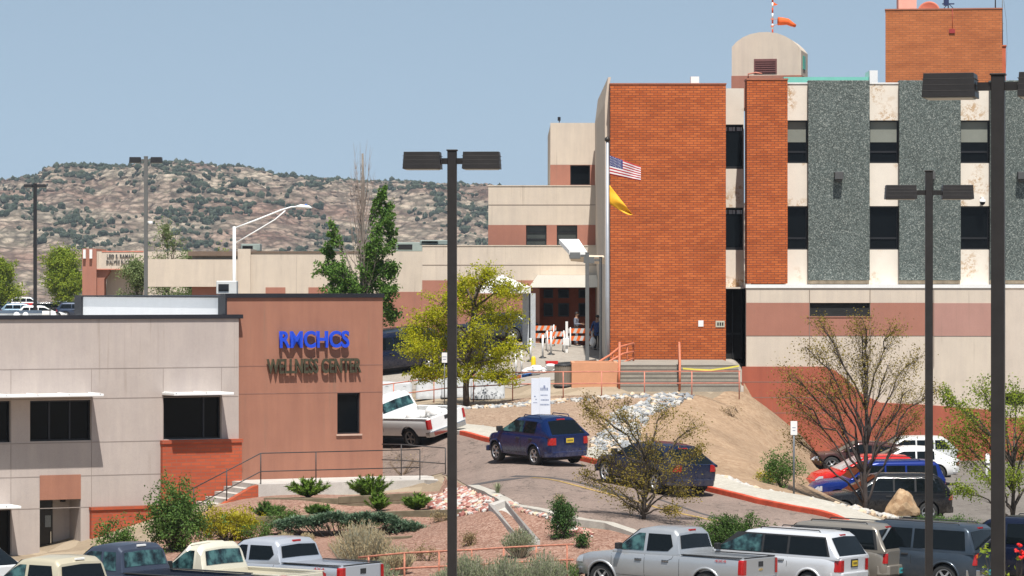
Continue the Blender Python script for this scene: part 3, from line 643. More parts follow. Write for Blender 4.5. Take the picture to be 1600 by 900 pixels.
# tilted cream entrance roof slab
tr=thing('entrance_roof','tilted cream slab roof sticking up beside the twin grey lamp posts','porch roof',P(905,385,33.2))
m=MB(); s_=33.2; g=lambda x,y,d:((x-905)/s_, d, (385-y)/s_)
top=[g(874,373,1.2),g(905,373,1.2),g(917,394,-.6),g(889,391,-.6)]; th=.16
vs=top+[(a,b,c_-th-.05) for a,b,c_ in top]; m.add(vs,[(0,1,2,3),(7,6,5,4),(3,2,6,7),(0,3,7,4),(1,0,4,5),(2,1,5,6)]); m.build('raised_slab',WHITE,tr,fixn=True)
m=MB(); vs=[g(889,401,-.5),g(944,402,-.3),g(945,413,0),g(892,408,-.2)]; vs2=[(a,b+1.5,c_+.1) for a,b,c_ in vs]; m.add(vs+vs2,[(0,1,2,3),(7,6,5,4),(0,4,5,1),(3,2,6,7),(0,3,7,4),(1,5,6,2)]); m.build('lower_slab',pm('slab_tan',(.66,.55,.42),.8,0,.08),tr,fixn=True)
# ================================================================== long low building behind
def longb(o,x,z):
    m=MB(); m.box(x(300),x(600),0,15,0,z(395)); m.box(x(372),x(392),-.25,15.01,0,z(389)); m.box(x(600),x(668),-.6,15,0,z(393)); m.box(x(226),x(372),-.4,14,z(448),z(405)); m.build('wall',BEIGE,o)
    m=MB(); m.box(x(300),x(600),-.05,15,z(395),z(392.6)); m.box(x(295),x(372),-.5,.3,z(400),z(393)); m.build('coping',pm('brown_coping',(.16,.11,.08),.8,0,.1),o)
    m=MB(); m.box(x(600)-.03,x(668),-.63,-.601,z(545),z(456)); m.build('painted_band',PINK,o)
    for a,b in ((415,446),(482,512)):
        m=MB(); m.box(x(a),x(b),-.04,-.002,z(475),z(449)); m.build('painted_panel',PINK,o)
    m=MB(); m.box(x(300),x(372),-.05,0,z(480),z(430)); m.build('pink_wall',PINK,o)  # pink stucco panel on the left part of the wall
    j=MB()
    for a in (463,536): j.box(x(a)-.02,x(a)+.02,-.01,-.001,0,z(396))
    j.build('control_joint',pm('faint_joint',(.45,.38,.32),.9,0,.1),o)
lb=wing('long_low_building','long plain beige flat roofed building behind the half bare poplar',480,27.5,15,longb)
def rtu(x,y,s,w,h,d,lab,mat,nm='rooftop_unit'):
    v=P(x,y,s); o=thing(nm,lab,'air conditioner',v); m=MB(); m.box(-w/2,w/2,-d/2,d/2,0,h); m.build('casing',mat,o,bevel=.03)
    m=MB(); m.box(-w/2+.08,w*.12,-d/2-.03,-d/2,.12,h-.12); 
    for k in range(5): m.box(-w/2+.1,w*.1,-d/2-.05,-d/2-.03,.16+k*(h-.3)/5,.2+k*(h-.3)/5)
    m.build('grille',DFRAME,o); return o
GREENG=pm('grey_green_metal',(.24,.29,.27),.6,.1,.12)
rtu(393,392.5,26.8,1.1,.42,1.5,'grey green rooftop unit on the far beige roof by the street lamp',GREENG)
rtu(640,393,27,1.5,.52,1.5,'grey green rooftop unit with a dark sloped panel near the poplar',GREENG)
rtu(680,383,29,1.6,.25,2,'low grey green duct on the far roof left of the stepped wings',GREENG)
# ================================================================== dialysis building, far left
S2=20.0
dl=thing('clinic_building','small clinic with a pink pillar and a lettered beige fascia behind green trees','clinic',(P(180,450,S2).x,F/S2,0)); 
dx=lambda x:(x-180)/S2; dz=lambda y:EYE+(450-y)/S2
m=MB(); m.box(dx(151),dx(300),-.35,8,dz(420),dz(393)); m.box(dx(163),dx(300),1.5,8,5,dz(420)); m.box(dx(225),dx(300),-.3,8,5,dz(402)); m.build('wall',BEIGE,dl)
m=MB(); m.box(dx(130),dx(152),-.6,6,5,dz(388.5)); m.prism([(dx(152),5),(dx(163),5),(dx(163),dz(436)),(dx(171),dz(425)),(dx(171),dz(421)),(dx(152),dz(421))],'y',-.1,1.2); m.build('pillar',PINK,dl)
m=MB()
for a in (134,144): m.box(dx(a)-.1,dx(a)+.1,-.9,-.55,dz(404),dz(390))
m.build('projecting_beam',WHITE,dl)
m=MB(); m.box(dx(150),dx(300),-.4,-.3,dz(421.5),dz(420)); m.box(dx(160),dx(225),-.38,-.34,dz(394),dz(392)); m.build('trim',RAILP,dl)
def text(name,body,size,mat,parent,loc,rot=(R(90),0,0),ext=.02,off=0,width=None,bold=0):
    cu=bpy.data.curves.new(name,'FONT'); cu.body=body; cu.size=size; cu.extrude=ext; cu.offset=bold; cu.resolution_u=4
    o=bpy.data.objects.new(name,cu); COL.objects.link(o); bpy.context.view_layer.update()
    dg=bpy.context.evaluated_depsgraph_get(); me=bpy.data.meshes.new_from_object(o.evaluated_get(dg)); bpy.data.objects.remove(o)
    xs=[v.co.x for v in me.vertices]; 
    if width:
        k=width/(max(xs)-min(xs)); x0=min(xs)
        for v in me.vertices: v.co.x=(v.co.x-x0)*k
    me.materials.clear(); me.materials.append(mat); q=bpy.data.objects.new(name,me); COL.objects.link(q); q.parent=parent; q.location=loc; q.rotation_euler=rot; return q
LETG=pm('sign_letter_grey',(.09,.09,.09),.6,.2,.1)
text('sign_letters','LEO S. RAMAH',.40,LETG,dl,(dx(168),-.40,dz(403)),ext=.03,width=42/S2,bold=.006)
text('sign_letters','DIALYSIS BUILDING',.38,LETG,dl,(dx(167),-.40,dz(412)),ext=.03,width=47/S2,bold=.006)
# ================================================================== WELLNESS CENTER
AL=R(27); CW=P(598,450,44); wc=thing('wellness_building','low grey and salmon stucco office block lettered RMCHCS WELLNESS CENTER','office building',(CW.x,CW.y,0),AL)
ca,sa=math.cos(AL),math.sin(AL)
def WL(x,y,off=0.0):
    """image point -> local (u, z) on the plane offset 'off' in front of the tower face"""
    rx=(x-800)/F; ox_,oy_=CW.x+sa*off,CW.y-ca*off
    # point: (ox+u ca, oy+u sa) = d*(rx,1)
    u=(rx*oy_-ox_)/(ca-rx*sa); d=oy_+u*sa; return u,EYE+(450-y)/F*d
def wr(x0,x1,yt,yb,off=0.0):
    u0,_=WL(x0,0,off); u1,_=WL(x1,0,off); xm=(x0+x1)/2
    return (u0,u1,WL(xm,yb,off)[1],WL(xm,yt,off)[1])
OG=.25
winA=wr(-60,17,627,692,OG); winB=wr(47,143,625.5,689,OG); winC=wr(255,346,618,686,OG); winD=wr(-50,18,797,875,OG); door=wr(62,126,742,880,OG); door=(door[0],door[1],-1,wr(62,126,780,880,OG)[3])
uL=WL(-140,450,OG)[0]; uR=WL(373,450,OG)[0]; zt=WL(300,498,OG)[1]
m=MB(); wall(m,uL,uR,-1,zt,[winA,winB,winC,winD,door],.35,0,-OG)
m.add([(uR,-OG,-1),(uR,0,-1),(uR,0,zt),(uR,-OG,zt)],[(0,1,2,3)])
m.box(uL,uR,.9,25,-1,zt-.45); gw=m.build('grey_wall',GREY,wc)
m=MB(); m.box(uL,WL(379,0,OG)[0],-OG-.06,.3,zt,zt+.14); m.build('parapet_cap',DCAP,wc)
m=MB(); m.box(uL,uR,.31,.4,zt-.45,zt-.02); m.build('parapet_back',WHITE,wc)
m=MB(); m.box(uL,-.1,.5,24.5,zt-.45,zt-.42); m.build('flat_roof',pm('white_roof_membrane',(.62,.62,.61),.7,0,.08),wc)
# far parapet
zf=EYE+(450-491)/39.5
m=MB(); m.box(uL-3,WL(150,0)[0]+4,17,17.3,zt-.4,zf+.05); o=m.build('rear_parapet',WHITE,wc)
m=MB(); m.box(uL-3,WL(150,0)[0]+4,16.95,17.35,zf+.05,zf+.17); m.build('rear_cap',pm('blue_grey_cap',(.09,.12,.16),.5,.2,.1),o)
# raised screen (back of the entrance volume)
# salmon tower
zT=EYE+(450-465)/44; uT=uR-.0; towin=wr(527,563,614,678)
m=MB(); wall(m,uT-.35,0,-1,zT,[towin],.3); m.box(uT-.35,0,.35,15.3,-1,zT-.02); m.add([(0,0,-1),(0,15.3,-1),(0,15.3,zT),(0,0,zT)],[(0,1,2,3)])
tw=m.build('salmon_wall',SAL,wc)
m=MB(); m.box(uT-.36,uT-.351,.36,15.3,-1,zT); m.build('screen_wall',pm('white_screen',(.84,.84,.84),.6,0,.03),tw)
m=MB(); m.box(uT-.42,.04,-.06,.4,zT,zT+.15); m.box(uT-.42,-.0,.402,15.3,zT,zT+.06); m.box(uT-.42,uT-.361,-.06,.62,zt-.02,zT-.002); m.box(uT-.42,uT-.361,14.5,15.3,zt-.5,zT-.002); m.build('parapet_cap',DCAP,tw)
window(wc,*towin,.15); m=MB(); m.box(towin[0]-.05,towin[1]+.05,-.06,.0,towin[2]-.06,towin[2]-.002); m.build('window_sill',stucco('sill_pale',(.55,.38,.30)),wc)
m=MB()
for yy in (571,614): z=WL(480,yy)[1]; m.box(uT+.02,-.02,-.006,-.001,z-.012,z+.012)
m.build('control_joint',pm('salmon_joint',(.24,.12,.09),.9,0,.1),tw)
m=MB()
zs_=[WL(180,yy,OG)[1] for yy in (575.5,622,690,742,791)]
for z in zs_: m.box(uL,uR-.02,-OG-.006,-OG-.001,z-.013,z+.013)
for x in (17,47,143,255,346):
    u=WL(x,0,OG)[0]
    m.box(u-.01,u+.01,-OG-.007,-OG-.0012,-1,zs_[0]) if x not in (47,) else None
jo=m.build('control_joint',pm('grey_joint',(.27,.225,.20),.9,0,.1),gw)
for h,n in ((winA,2),(winB,2),(winC,1),(winD,1)):
    uw=h[1]-h[0]; window(wc,*h,-OG+.2,mull=[h[0]+uw*(k+1)/(n+1) for k in range(n)] if n==2 else [h[0]+uw*.72],fr=.05)
# salmon lintel panel, doorway
lin=wr(62,126,742,780,OG); m=MB(); m.box(lin[0],lin[1],-OG-.03,-OG,lin[2]-.01,lin[3]); m.build('lintel_panel',SAL,wc)
m=MB(); m.box(door[0]-.02,door[1]+.02,.85,.95,-1,door[3]+.05); m.box(door[1]-.001,door[1]+.02,-OG+.3,.86,-1,door[3]); m.box(door[0]-.02,door[0]+.001,-OG+.3,.86,-1,door[3]);m.box(door[0],door[1],-OG+.3,.86,door[3]-.001,door[3]+.02); m.build('door_recess',GREY,wc)
dw=(door[1]-door[0]); m=MB(); m.box(door[0]+.02,door[0]+dw*.55,.72,.84,-1,door[3]-.1); dr=m.build('door',pm('black_door',(.014,.014,.015),.3,.2,.1),wc)
m=MB(); m.box(door[0]+dw*.36,door[0]+dw*.5,.70,.715,door[3]-1.0,door[3]-.6); m.build('door_notice',pm('notice_grey',(.22,.24,.24),.6,0,.2,20),dr)
m=MB(); m.box(door[0]+dw*.48,door[0]+dw*.5,.66,.715,door[3]-1.55,door[3]-1.15); m.build('handle',CHROME,dr)
m=MB(); m.box(door[1]-.35,door[1]-.2,.7,.85,door[3]-.16,door[3]-.02); m.build('entry_light',DFRAME,wc)
# awnings
def awn(x0,x1,y,proj,nm='awning'):
    u0,z=WL(x0,y,OG); u1,_=WL(x1,y,OG); m=MB(); m.box(u0,u1,-OG-proj,-OG-.001,z-.0,z+.09)
    for k in range(int((u1-u0)/1.1)+1): m.box(u0+.05+k*1.1,u0+.1+k*1.1,-OG-proj-.02,-OG-.002,z+.09,z+.12)
    o=m.build(nm,WHITEM,wc,bevel=.02); return o
awn(-60,144,621,1.15); awn(253,346,617,1.15); awn(-60,16,794,1.15)
# brick dado
b1=wr(254,378,687,812,.45); m=MB(); m.box(b1[0],b1[1],-.45,-OG-.001,-1,b1[3]-.12); o=m.build('brick_dado',BRICKR,wc); m=MB(); m.box(b1[0]-.02,b1[1]+.03,-.50,-OG-.002,b1[3]-.12,b1[3]); m.build('brick_cap',BRICKR,o)
b2=wr(143,254,791,880,.45); m=MB(); m.box(b2[0],b2[1]-.001,-.45,-OG-.001,-1,b2[3]-.1); o=m.build('brick_dado',BRICKR,wc); m=MB(); m.box(b2[0]-.02,b2[1]-.003,-.50,-OG-.002,b2[3]-.1,b2[3]); m.build('brick_cap',BRICKR,o)
# sign letters
BLUE=pm('sign_blue',(.01,.06,.55),.4,0,.06); OLIV=pm('sign_bronze',(.065,.06,.035),.5,.3,.3,8)
sg=WL(434.5,543); u2=WL(543,0)[0]; text('sign_letters','RMCHCS',.80,BLUE,wc,(sg[0],-.13,sg[1]+.005),ext=.045,width=u2-sg[0],bold=.019)
sg=WL(415,584); u2=WL(562,0)[0]; text('sign_letters','WELLNESS CENTER',.70,OLIV,wc,(sg[0],-.12,sg[1]+.02),ext=.04,width=u2-sg[0],bold=.016)
# landing, steps, cheek wall
ZL=1.72
u_r=2.6
stp=thing('entry_steps','pale concrete landing and steps climbing to the salmon wall','steps',(CW.x,CW.y,0),AL)
ul=WL(402,756,2.7)[0]
m=MB(); m.box(ul,0.3,-2.8,-.003,.3,ZL); m.build('landing',CONC,stp)
def wl2(v): d=Vector(v)-Vector((CW.x,CW.y,0)); return (d.x*ca+d.y*sa,-d.x*sa+d.y*ca,d.z)
m=MB(); q=[(.302,-2.8,ZL),wl2(P(698,751,45.3)),wl2(P(698,742.5,44.3)),(.302,-.003,ZL)]
m.add(q+[(a,b,.4) for a,b,_ in q],[(0,1,2,3),(7,6,5,4),(0,4,5,1),(1,5,6,2),(2,6,7,3),(3,7,4,0)]); m.build('ramp_slab',CONC,stp,fixn=True); ramp=q
m=MB()
for k in range(7): m.box(ul-(k+1)*.34,ul-k*.34-.001,-2.5,-.52,.2,ZL-(k+1)*.165)
m.build('stair_treads',CONC,stp)
m=MB(); m.prism([(ul+.0,.2),(ul+.0,ZL-.02),(ul-.25,ZL-.1),(ul-7*.34,ZL-7*.165-.05),(ul-7*.34,.1)],'y',-2.8,-2.502); m.build('cheek_wall',BRICKR,stp,fixn=True)
# railings
def railing(name,label,frame,pts,posts,mat,r=.022,drop=.48,group=None,pr=None,h=1.0,foot=0.0,extra=None):
    """pts: top-rail polyline in world, posts: indices/positions along polyline"""
    p0=Vector(pts[0]); o=thing(name,label,'railing',(p0.x,p0.y,p0.z-h),0,group); L=[Vector(p)-Vector((p0.x,p0.y,p0.z-h)) for p in pts]
    m=MB(); m.tube(L,r,6); m.build('top_rail',mat,o); m=MB(); m.tube([p-Vector((0,0,drop)) for p in L],r,6); m.build('lower_rail',mat,o)
    for q in posts:
        q=Vector(q)-Vector((p0.x,p0.y,p0.z-h)); m=MB(); m.tube([(q.x,q.y,q.z-h-foot),(q.x,q.y,q.z)],pr or r*1.1,6); m.build('post',mat,o)
    return o
def WW(u,y,z): return Vector((CW.x+ca*u-sa*y,CW.y+sa*u+ca*y,z))
ra=[WW(ul-7.5*.34,-2.65,ZL+1.05-7.5*.165),WW(ul+.15,-2.65,ZL+1.05),WW(0.2,-2.65,ZL+1.05)]
railing('hand_railing','dark pipe hand railing along the steps in front of the salmon wall',None,ra,[WW(ul-2.3,-2.65,ZL+1.05-1.1),WW(ul-1.1,-2.65,ZL+1.05-.5),ra[1],WW(ul+2.2,-2.65,ZL+1.05),WW(.2,-2.65,ZL+1.05)],RAILD,.02,.62,h=1.05)
rb=[P(597,694,44.3),P(627,694.5,44.6),P(696,700,44.7)]
railing('hand_railing','dark pipe hand railing on the far side of the concrete landing beyond the salmon corner',None,rb,[rb[1],rb[2]],RAILD,.02,.55,h=1.1)
rtu(355,460,42.5,.75,.5,.7,'pale condenser unit standing on the salmon block roof edge',pm('condenser_white',(.6,.6,.58),.6,.1,.08),'condenser_unit')
for i,(x,lab) in enumerate(((26,'leftmost round white roof vent on the rear parapet'),(40,'second round white roof vent, lower and wider than its neighbour'),(84,'right hand white roof vent standing apart on the rear parapet'))):
    v=P(x,495,40.3); o=thing('roof_vent',lab,'vent',v,0,'white roof vents'); m=MB(); r=.11+.02*(i==0); m.lathe([(.05,-.3),(.05,0),(r,.02),(r*1.05,.08),(r*.7,.16),(.001,.19)],(0,0,0),12); m.build('vent_hood',WHITE,o)
# ================================================================== VEHICLES
PAINTS={}
def P_(name,c,metal=.3,rough=.35,dirt=.1):
    if name not in PAINTS: PAINTS[name]=paint(name,c,metal,rough,dirt)
    return PAINTS[name]
def interp(tab,x): return float(np.interp(x,[t[0] for t in tab],[t[1] for t in tab]))
def wheel(parent,x,y,r,w,side,rim,spokes=5):
    o=MB(); hw=w/2
    o.lathe([(r*.66,-hw),(r*.9,-hw),(r*.98,-hw*.8),(r,-hw*.5),(r,hw*.5),(r*.98,hw*.8),(r*.9,hw),(r*.66,hw)],(0,0,0),28,'y')
    t=thing_part('wheel',parent,(x,y,r))
    ty=o.build('tyre',RUB,t,sharp=40)
    m=MB(); yy=side*hw*.62
    m.lathe([(r*.67,side*hw*.95),(r*.63,side*hw*.9),(r*.60,side*hw*.3),(.001,side*hw*.25)],(0,0,0),24,'y',1)
    for k in range(spokes):
        a=2*math.pi*k/spokes+.3
        M=Matrix.Rotation(a,4,'Y'); m.box(r*.08,r*.62,min(side*hw*.5,side*hw*.86),max(side*hw*.5,side*hw*.86),-r*.075,r*.075,0,M)
    m.lathe([(r*.18,side*hw*.5),(r*.18,side*hw*.9),(.001,side*hw*.92)],(0,0,0),14,'y')
    m.lathe([(r*.68,side*hw*.80),(r*.68,side*hw*.97),(r*.60,side*hw*.95),(r*.585,side*hw*.6)],(0,0,0),24,'y')
    m.build('rim',[rim,DARK],t,fixn=True); return t
def thing_part(name,parent,loc):
    o=bpy.data.objects.new(name,None); COL.objects.link(o); o.empty_display_size=.1; o.parent=parent; o.location=loc; return o
def booled(body,cutter,name,mats,parent,test):
    md=body.modifiers.new('b','BOOLEAN'); md.operation='DIFFERENCE'; md.object=cutter; md.solver='EXACT'
    bpy.context.view_layer.update(); dg=bpy.context.evaluated_depsgraph_get(); me=bpy.data.meshes.new_from_object(body.evaluated_get(dg))
    bpy.data.objects.remove(cutter); bpy.data.objects.remove(body)
    me.materials.clear()
    for m in mats: me.materials.append(m)
    for p in me.polygons:
        p.use_smooth=True; p.material_index=test(p.center)
    me.set_sharp_from_angle(angle=R(32)); me.name=name
    o=bpy.data.objects.new(name,me); COL.objects.link(o); o.parent=parent; return o
def vehicle(name,label,cat,sp,group=None):
    """local frame: +x forward, +y driver side (left), z up"""
    L,W,HT=sp['L'],sp['W'],sp['H']; hl=L/2; hw=W/2
    pa=sp['paint']; top=sp['top']; zb0=sp.get('sill',.28); belt=sp['belt']; cab=sp['cab']; k=sp.get('tumble',.22); wr_=sp.get('wr',.36)
    root=thing(name,label,cat,(0,0,0),0,group)
    ef,er=sp.get('ef',.30),sp.get('er',.12)   # plan taper at the nose and tail
    def wid(x):
        t=max(0,(x-(hl-.9))/.9); u=max(0,(-x-(hl-.55))/.55)
        return hw*(1-ef*t**2.4)*(1-er*u**2.6)
    def bot(x):
        t=max(0,(abs(x)-(hl-.35))/.35); return zb0+.10*t
    def topz(x): return interp(top,x)
    SEC=[(0,0.0),(.80,0.0),(.93,.05),(.985,.22),(1.0,.50),(.995,.72),(.985,.88),(.955,.965),(.84,1.0),(0,1.015)]
    def sec(x): 
        w=wid(x); b=bot(x); t=topz(x); return [(w*a,b+(t-b)*c) for a,c in SEC]
    def sidey(x,z):
        s_=sec(x)[1:9]; return float(np.interp(z,[p[1] for p in s_],[p[0] for p in s_]))
    xs=sorted(set([round(v,3) for v in list(np.linspace(-hl,hl,34))+[t[0] for t in top]+[hl-.03,hl-.1,-hl+.03,-hl+.08]]))
    xs=[x for x in xs if -hl-1e-6<=x<=hl+1e-6]
    mb=MB(); vs=[]; n=2*len(SEC)-2
    for x in xs:
        s_=sec(x); sh=0
        e=min(hl-abs(x),.08)/.08; sk=1-.035*(1-e)
        ring=[(x,y*sk,z) for y,z in s_]+[(x,-y*sk,z) for y,z in s_[-2:0:-1]]
        vs+=ring
    fs=[]
    for i in range(len(xs)-1):
        for j in range(n): j2=(j+1)%n; fs.append((i*n+j,i*n+j2,(i+1)*n+j2,(i+1)*n+j))
    fs.append(list(range(n))); fs.append([(len(xs)-1)*n+j for j in range(n)][::-1])
    mb.add(vs,fs,0,True); raw=mb.build('raw',pa,None,fixn=True)
    r=sp.get('r',.36); xw=sp['axles']; ww=sp.get('tw',.24)
    c=MB()
    for x in xw:
        for s_ in (1,-1):
            c.lathe([(.001,s_*(hw-.38)),(r*1.16,s_*(hw-.38)),(r*1.16,s_*(hw+.2)),(.001,s_*(hw+.2))],(x,0,r+.01),26,'y',0,False)
    if sp.get('bed'):
        a,b,fl=sp['bed']; c.box(a,b,-hw+.11,hw-.11,fl,belt+.5)
    cut=c.build('cut',DARK,None); 
    bm=bmesh.new(); bm.from_mesh(cut.data); bmesh.ops.remove_doubles(bm,verts=bm.verts,dist=.002); bmesh.ops.recalc_face_normals(bm,faces=bm.faces); bm.to_mesh(cut.data); bm.free()
    def test(cn):
        for x in xw:
            if math.hypot(cn.x-x,cn.z-r-.01)<r*1.13+.02 and abs(cn.y)<hw-.03 and cn.z>bot(cn.x)+.01: 
                if math.hypot(cn.x-x,cn.z-r-.01)>r*1.08 or abs(abs(cn.y)-(hw-.38))<.02: return 1
        if sp.get('bed'):
            a,b,fl=sp['bed']
            if a-.01<cn.x<b+.01 and abs(cn.y)<hw-.1 and fl-.01<cn.z<topz(cn.x)-.02: return 2
        return 0
    body=booled(raw,cut,'body',[pa,DARK,sp.get('bedmat',pa)],root,test)
    # cabin
    wb=hw*sp.get('wb',.955); z0=belt-.06
    def cy(z): return wb-k*max(0,z-belt)
    cx=sorted(set([round(float(v),3) for v in np.linspace(cab[0][0],cab[-1][0],30)]+[t[0] for t in cab]))
    cabs=sorted(cab)
    rz=lambda x: interp(cabs,x)
    vs=[]; crn=sp.get('corner',.09)
    for x in cx:
        z=max(rz(x),belt+.02); cc=min(crn,(z-z0)*.4); yy=cy(z-cc)
        ring=[(x,wb,z0),(x,cy(belt)+.0,belt),(x,yy,z-cc),(x,cy(z)-cc*.32,z-cc*.32),(x,cy(z)-cc*1.1,z),(x,0,z+.03*min(1,(z-belt)/.4))]
        vs+=ring+[(q[0],-q[1],q[2]) for q in ring[-2::-1]]
    n=11; fs=[]
    for i in range(len(cx)-1):
        for j in range(n): j2=(j+1)%n; fs.append((i*n+j,i*n+j2,(i+1)*n+j2,(i+1)*n+j))
    fs.append(list(range(n))); fs.append([(len(cx)-1)*n+j for j in range(n)][::-1])
    m=MB(); m.add(vs,fs,0,True); m.build('cabin',sp.get('roofpaint',pa),root,sharp=34,fixn=True)
    # side glass
    gl=sp.get('glass',[])
    for s_ in (1,-1):
        if sp.get('surround'):
            poly=sp['surround']; m=MB()
            vs=[(x,s_*(cy(z)+.006),z) for x,z in poly]; m.add(vs,[list(range(len(vs)))]); m.build('window_surround',BLKP,root)
            if sp.get('chrome_trim'):
                m=MB(); pl=[(x,s_*(cy(z)+.012),z) for x,z in poly]; m.tube(pl+[pl[0]],.008,5,0,False); m.build('window_trim',CHROME,root)
        for gi,poly in enumerate(gl):
            m=MB(); vs=[(x,s_*(cy(z)+.014),z) for x,z in poly]; vs2=[(x,s_*(cy(z)-.004),z) for x,z in poly]; q=len(vs)
            m.add(vs+vs2,[list(range(q))]+[(i,(i+1)%q,q+(i+1)%q,q+i) for i in range(q)]); m.build('window',(sp.get('gmat',[AGLASS]*9)[gi] if sp.get('gmat') else AGLASS),root,fixn=True)
    def span_glass(nm,x0,x1,inset,mat,off=.012,nn=7):
        m=MB(); vs=[]; 
        for i in range(nn):
            x=x0+(x1-x0)*i/(nn-1); z=rz(x); dz=(rz(x+.01)-rz(x-.01))/.02; nl=math.hypot(dz,1); 
            ox_,oz_=-dz/nl*off,1/nl*off; y=cy(z)-crn*.55-inset; u=.03*min(1,(z-belt)/.4)
            for t in (-1,-.5,0,.5,1): vs.append((x+ox_,y*t,z+oz_+u*(1-abs(t))))
        fs=[(i*5+j,i*5+j+1,(i+1)*5+j+1,(i+1)*5+j) for i in range(nn-1) for j in range(4)]
        m.add(vs,fs,0,True); o=m.build(nm,mat,root); bm=bmesh.new(); bm.from_mesh(o.data)
        for f in bm.faces:
            f.normal_update()
            if f.normal.z<0: f.normal_flip()
        bm.to_mesh(o.data); bm.free(); return o
    if sp.get('ws'): span_glass('windshield',*sp['ws'],.02,sp.get('wsmat',AGLASS))
    if sp.get('rg'):
        a,b=sp['rg']; rgl=span_glass('rear_window',a,b,sp.get('rgin',.03),sp.get('rgmat',AGLASS))
    # seams
    m=MB()
    for pl in sp.get('seams',[]):
        for s_ in (1,-1):
            for (xa,za),(xb,zb_) in zip(pl[:-1],pl[1:]):
                nn=max(2,int(math.hypot(xb-xa,zb_-za)/.1)); pp=[]
                for i in range(nn+1):
                    t=i/nn; x=xa+(xb-xa)*t; z=za+(zb_-za)*t; pp.append((x,s_*(sidey(x,z)+.001),z))
                m.tube(pp,.006,4,0,False)
    if m.v: m.build('door_seam',DARK,root)
    for x,z in sp.get('handles',[]):
        for s_ in (1,-1):
            h=MB(); y=sidey(x,z); h.box(x-.10,x+.10,min(s_*(y-.01),s_*(y+.035)),max(s_*(y-.01),s_*(y+.035)),z-.018,z+.018); h.box(x-.11,x+.11,min(s_*(y-.008),s_*(y+.008)),max(s_*(y-.008),s_*(y+.008)),z-.035,z+.03,1); h.build('door_handle',[sp.get('hmat',BLKP),BLKP],root,bevel=.006)
    # mirrors
    mx,mz=sp['mirror']
    for s_ in (1,-1):
        h=MB(); y=cy(mz)+.02; h.box(mx-.06,mx+.07,min(s_*(y+.03),s_*(y+.24)),max(s_*(y+.03),s_*(y+.24)),mz-.04,mz+.13); h.box(mx-.02,mx+.05,min(s_*(y-.06),s_*(y+.04)),max(s_*(y-.06),s_*(y+.04)),mz-.03,mz+.03); h.build('mirror',sp.get('mmat',BLKP),root,bevel=.02)
    # lamps
    tz0,tz1,tl,tw_=sp['tail']   # z range, wrap length along the side, width across the rear
    for s_ in (1,-1):
        h=MB(); x0=-hl-.012; w_=wid(-hl+.02)*.985
        zz=[tz0,tz0+.05,tz1-.05,tz1]; 
        ws=[sidey(-hl+tl*.6,z)+.010 for z in zz]
        prof=[]
        for z,y in zip(zz,ws): prof.append((s_*(y),z))
        inner=s_*(hw-tw_)
        vs=[]
        for x,add in ((-hl+tl,-.02),(-hl+tl*.3,0),(-hl-.006,-.03),(-hl-.02,-.06)):
            for z,y in zip(zz,ws):
                yy=min(sidey(max(x,-hl+.002),z)+.012,y+.004) ; vs.append((x,s_*(yy+ (add if x<-hl else 0)),z))
            
        fs=[]
        for i in range(3):
            for j in range(3): fs.append((i*4+j,i*4+j+1,(i+1)*4+j+1,(i+1)*4+j))
        b0=len(vs)
        for z in zz: vs.append((-hl-.02,inner,z))
        for j in range(3): fs.append((12+j,12+j+1,b0+j+1,b0+j))
        # top and bottom closers
        fs.append((3,7,11,15,b0+3)); fs.append((0,4,8,12,b0)[::-1])
        mi=0
        h.add(vs,fs,0); tl_=h.build('taillight',TAILR,root,fixn=True)
        if sp.get('amber'):
            h=MB(); z_=tz0+(tz1-tz0)*.62; h.box(-hl-.035,-hl-.015,min(inner,s_*(ws[0]-.05)),max(inner,s_*(ws[0]-.05)),z_,tz1-.03); h.build('amber_lens',AMBER,tl_)
        h=MB(); hz0,hz1,hlen=sp.get('head',(.62,.82,.3)); vs=[]
        xx=[hl-hlen,hl-hlen*.5,hl-.12,hl-.04]
        for x in xx:
            for z in (hz0,(hz0+hz1)/2,hz1): vs.append((x,s_*(sidey(x,min(z,topz(x)-.03))+.012),min(z,topz(x)-.03)))
        for z in (hz0,(hz0+hz1)/2,hz1): vs.append((hl+.012,s_*(wid(hl)-.10),min(z,topz(hl)-.03)))
        for z in (hz0,(hz0+hz1)/2,hz1): vs.append((hl+.014,s_*(wid(hl)-.36),min(z,topz(hl)-.03)))
        fs=[(i*3+j,i*3+j+1,(i+1)*3+j+1,(i+1)*3+j) for i in range(5) for j in range(2)]
        h.add(vs,fs,0,True); h.build('headlight',HEADL,root,fixn=True)
    # grille, bumpers, plate
    h=MB(); h.box(hl-.02,hl+.02,-hw*.42,hw*.42,hz0-.02,min(hz1,topz(hl)-.06)); h.build('grille',BLKP,root)
    bz0,bz1=sp.get('bump',(.40,.62)); bmt=sp.get('bmat',pa)
    for sgn,nm in ((-1,'rear_bumper'),(1,'front_bumper')):
        pts=[]; w_=wid(-hl if sgn<0 else hl)
        pl=[(sgn*(hl-.25),hw*.985),(sgn*(hl-.05),w_*.985),(sgn*(hl+.07),w_*.86),(sgn*(hl+.09),0),(sgn*(hl+.07),-w_*.86),(sgn*(hl-.05),-w_*.985),(sgn*(hl-.25),-hw*.985)]
        h=MB(); h.prism(pl,'z',bz0,bz1); h.build(nm,bmt,root,bevel=.03,fixn=True)
    pz0=sp.get('platez',.80)
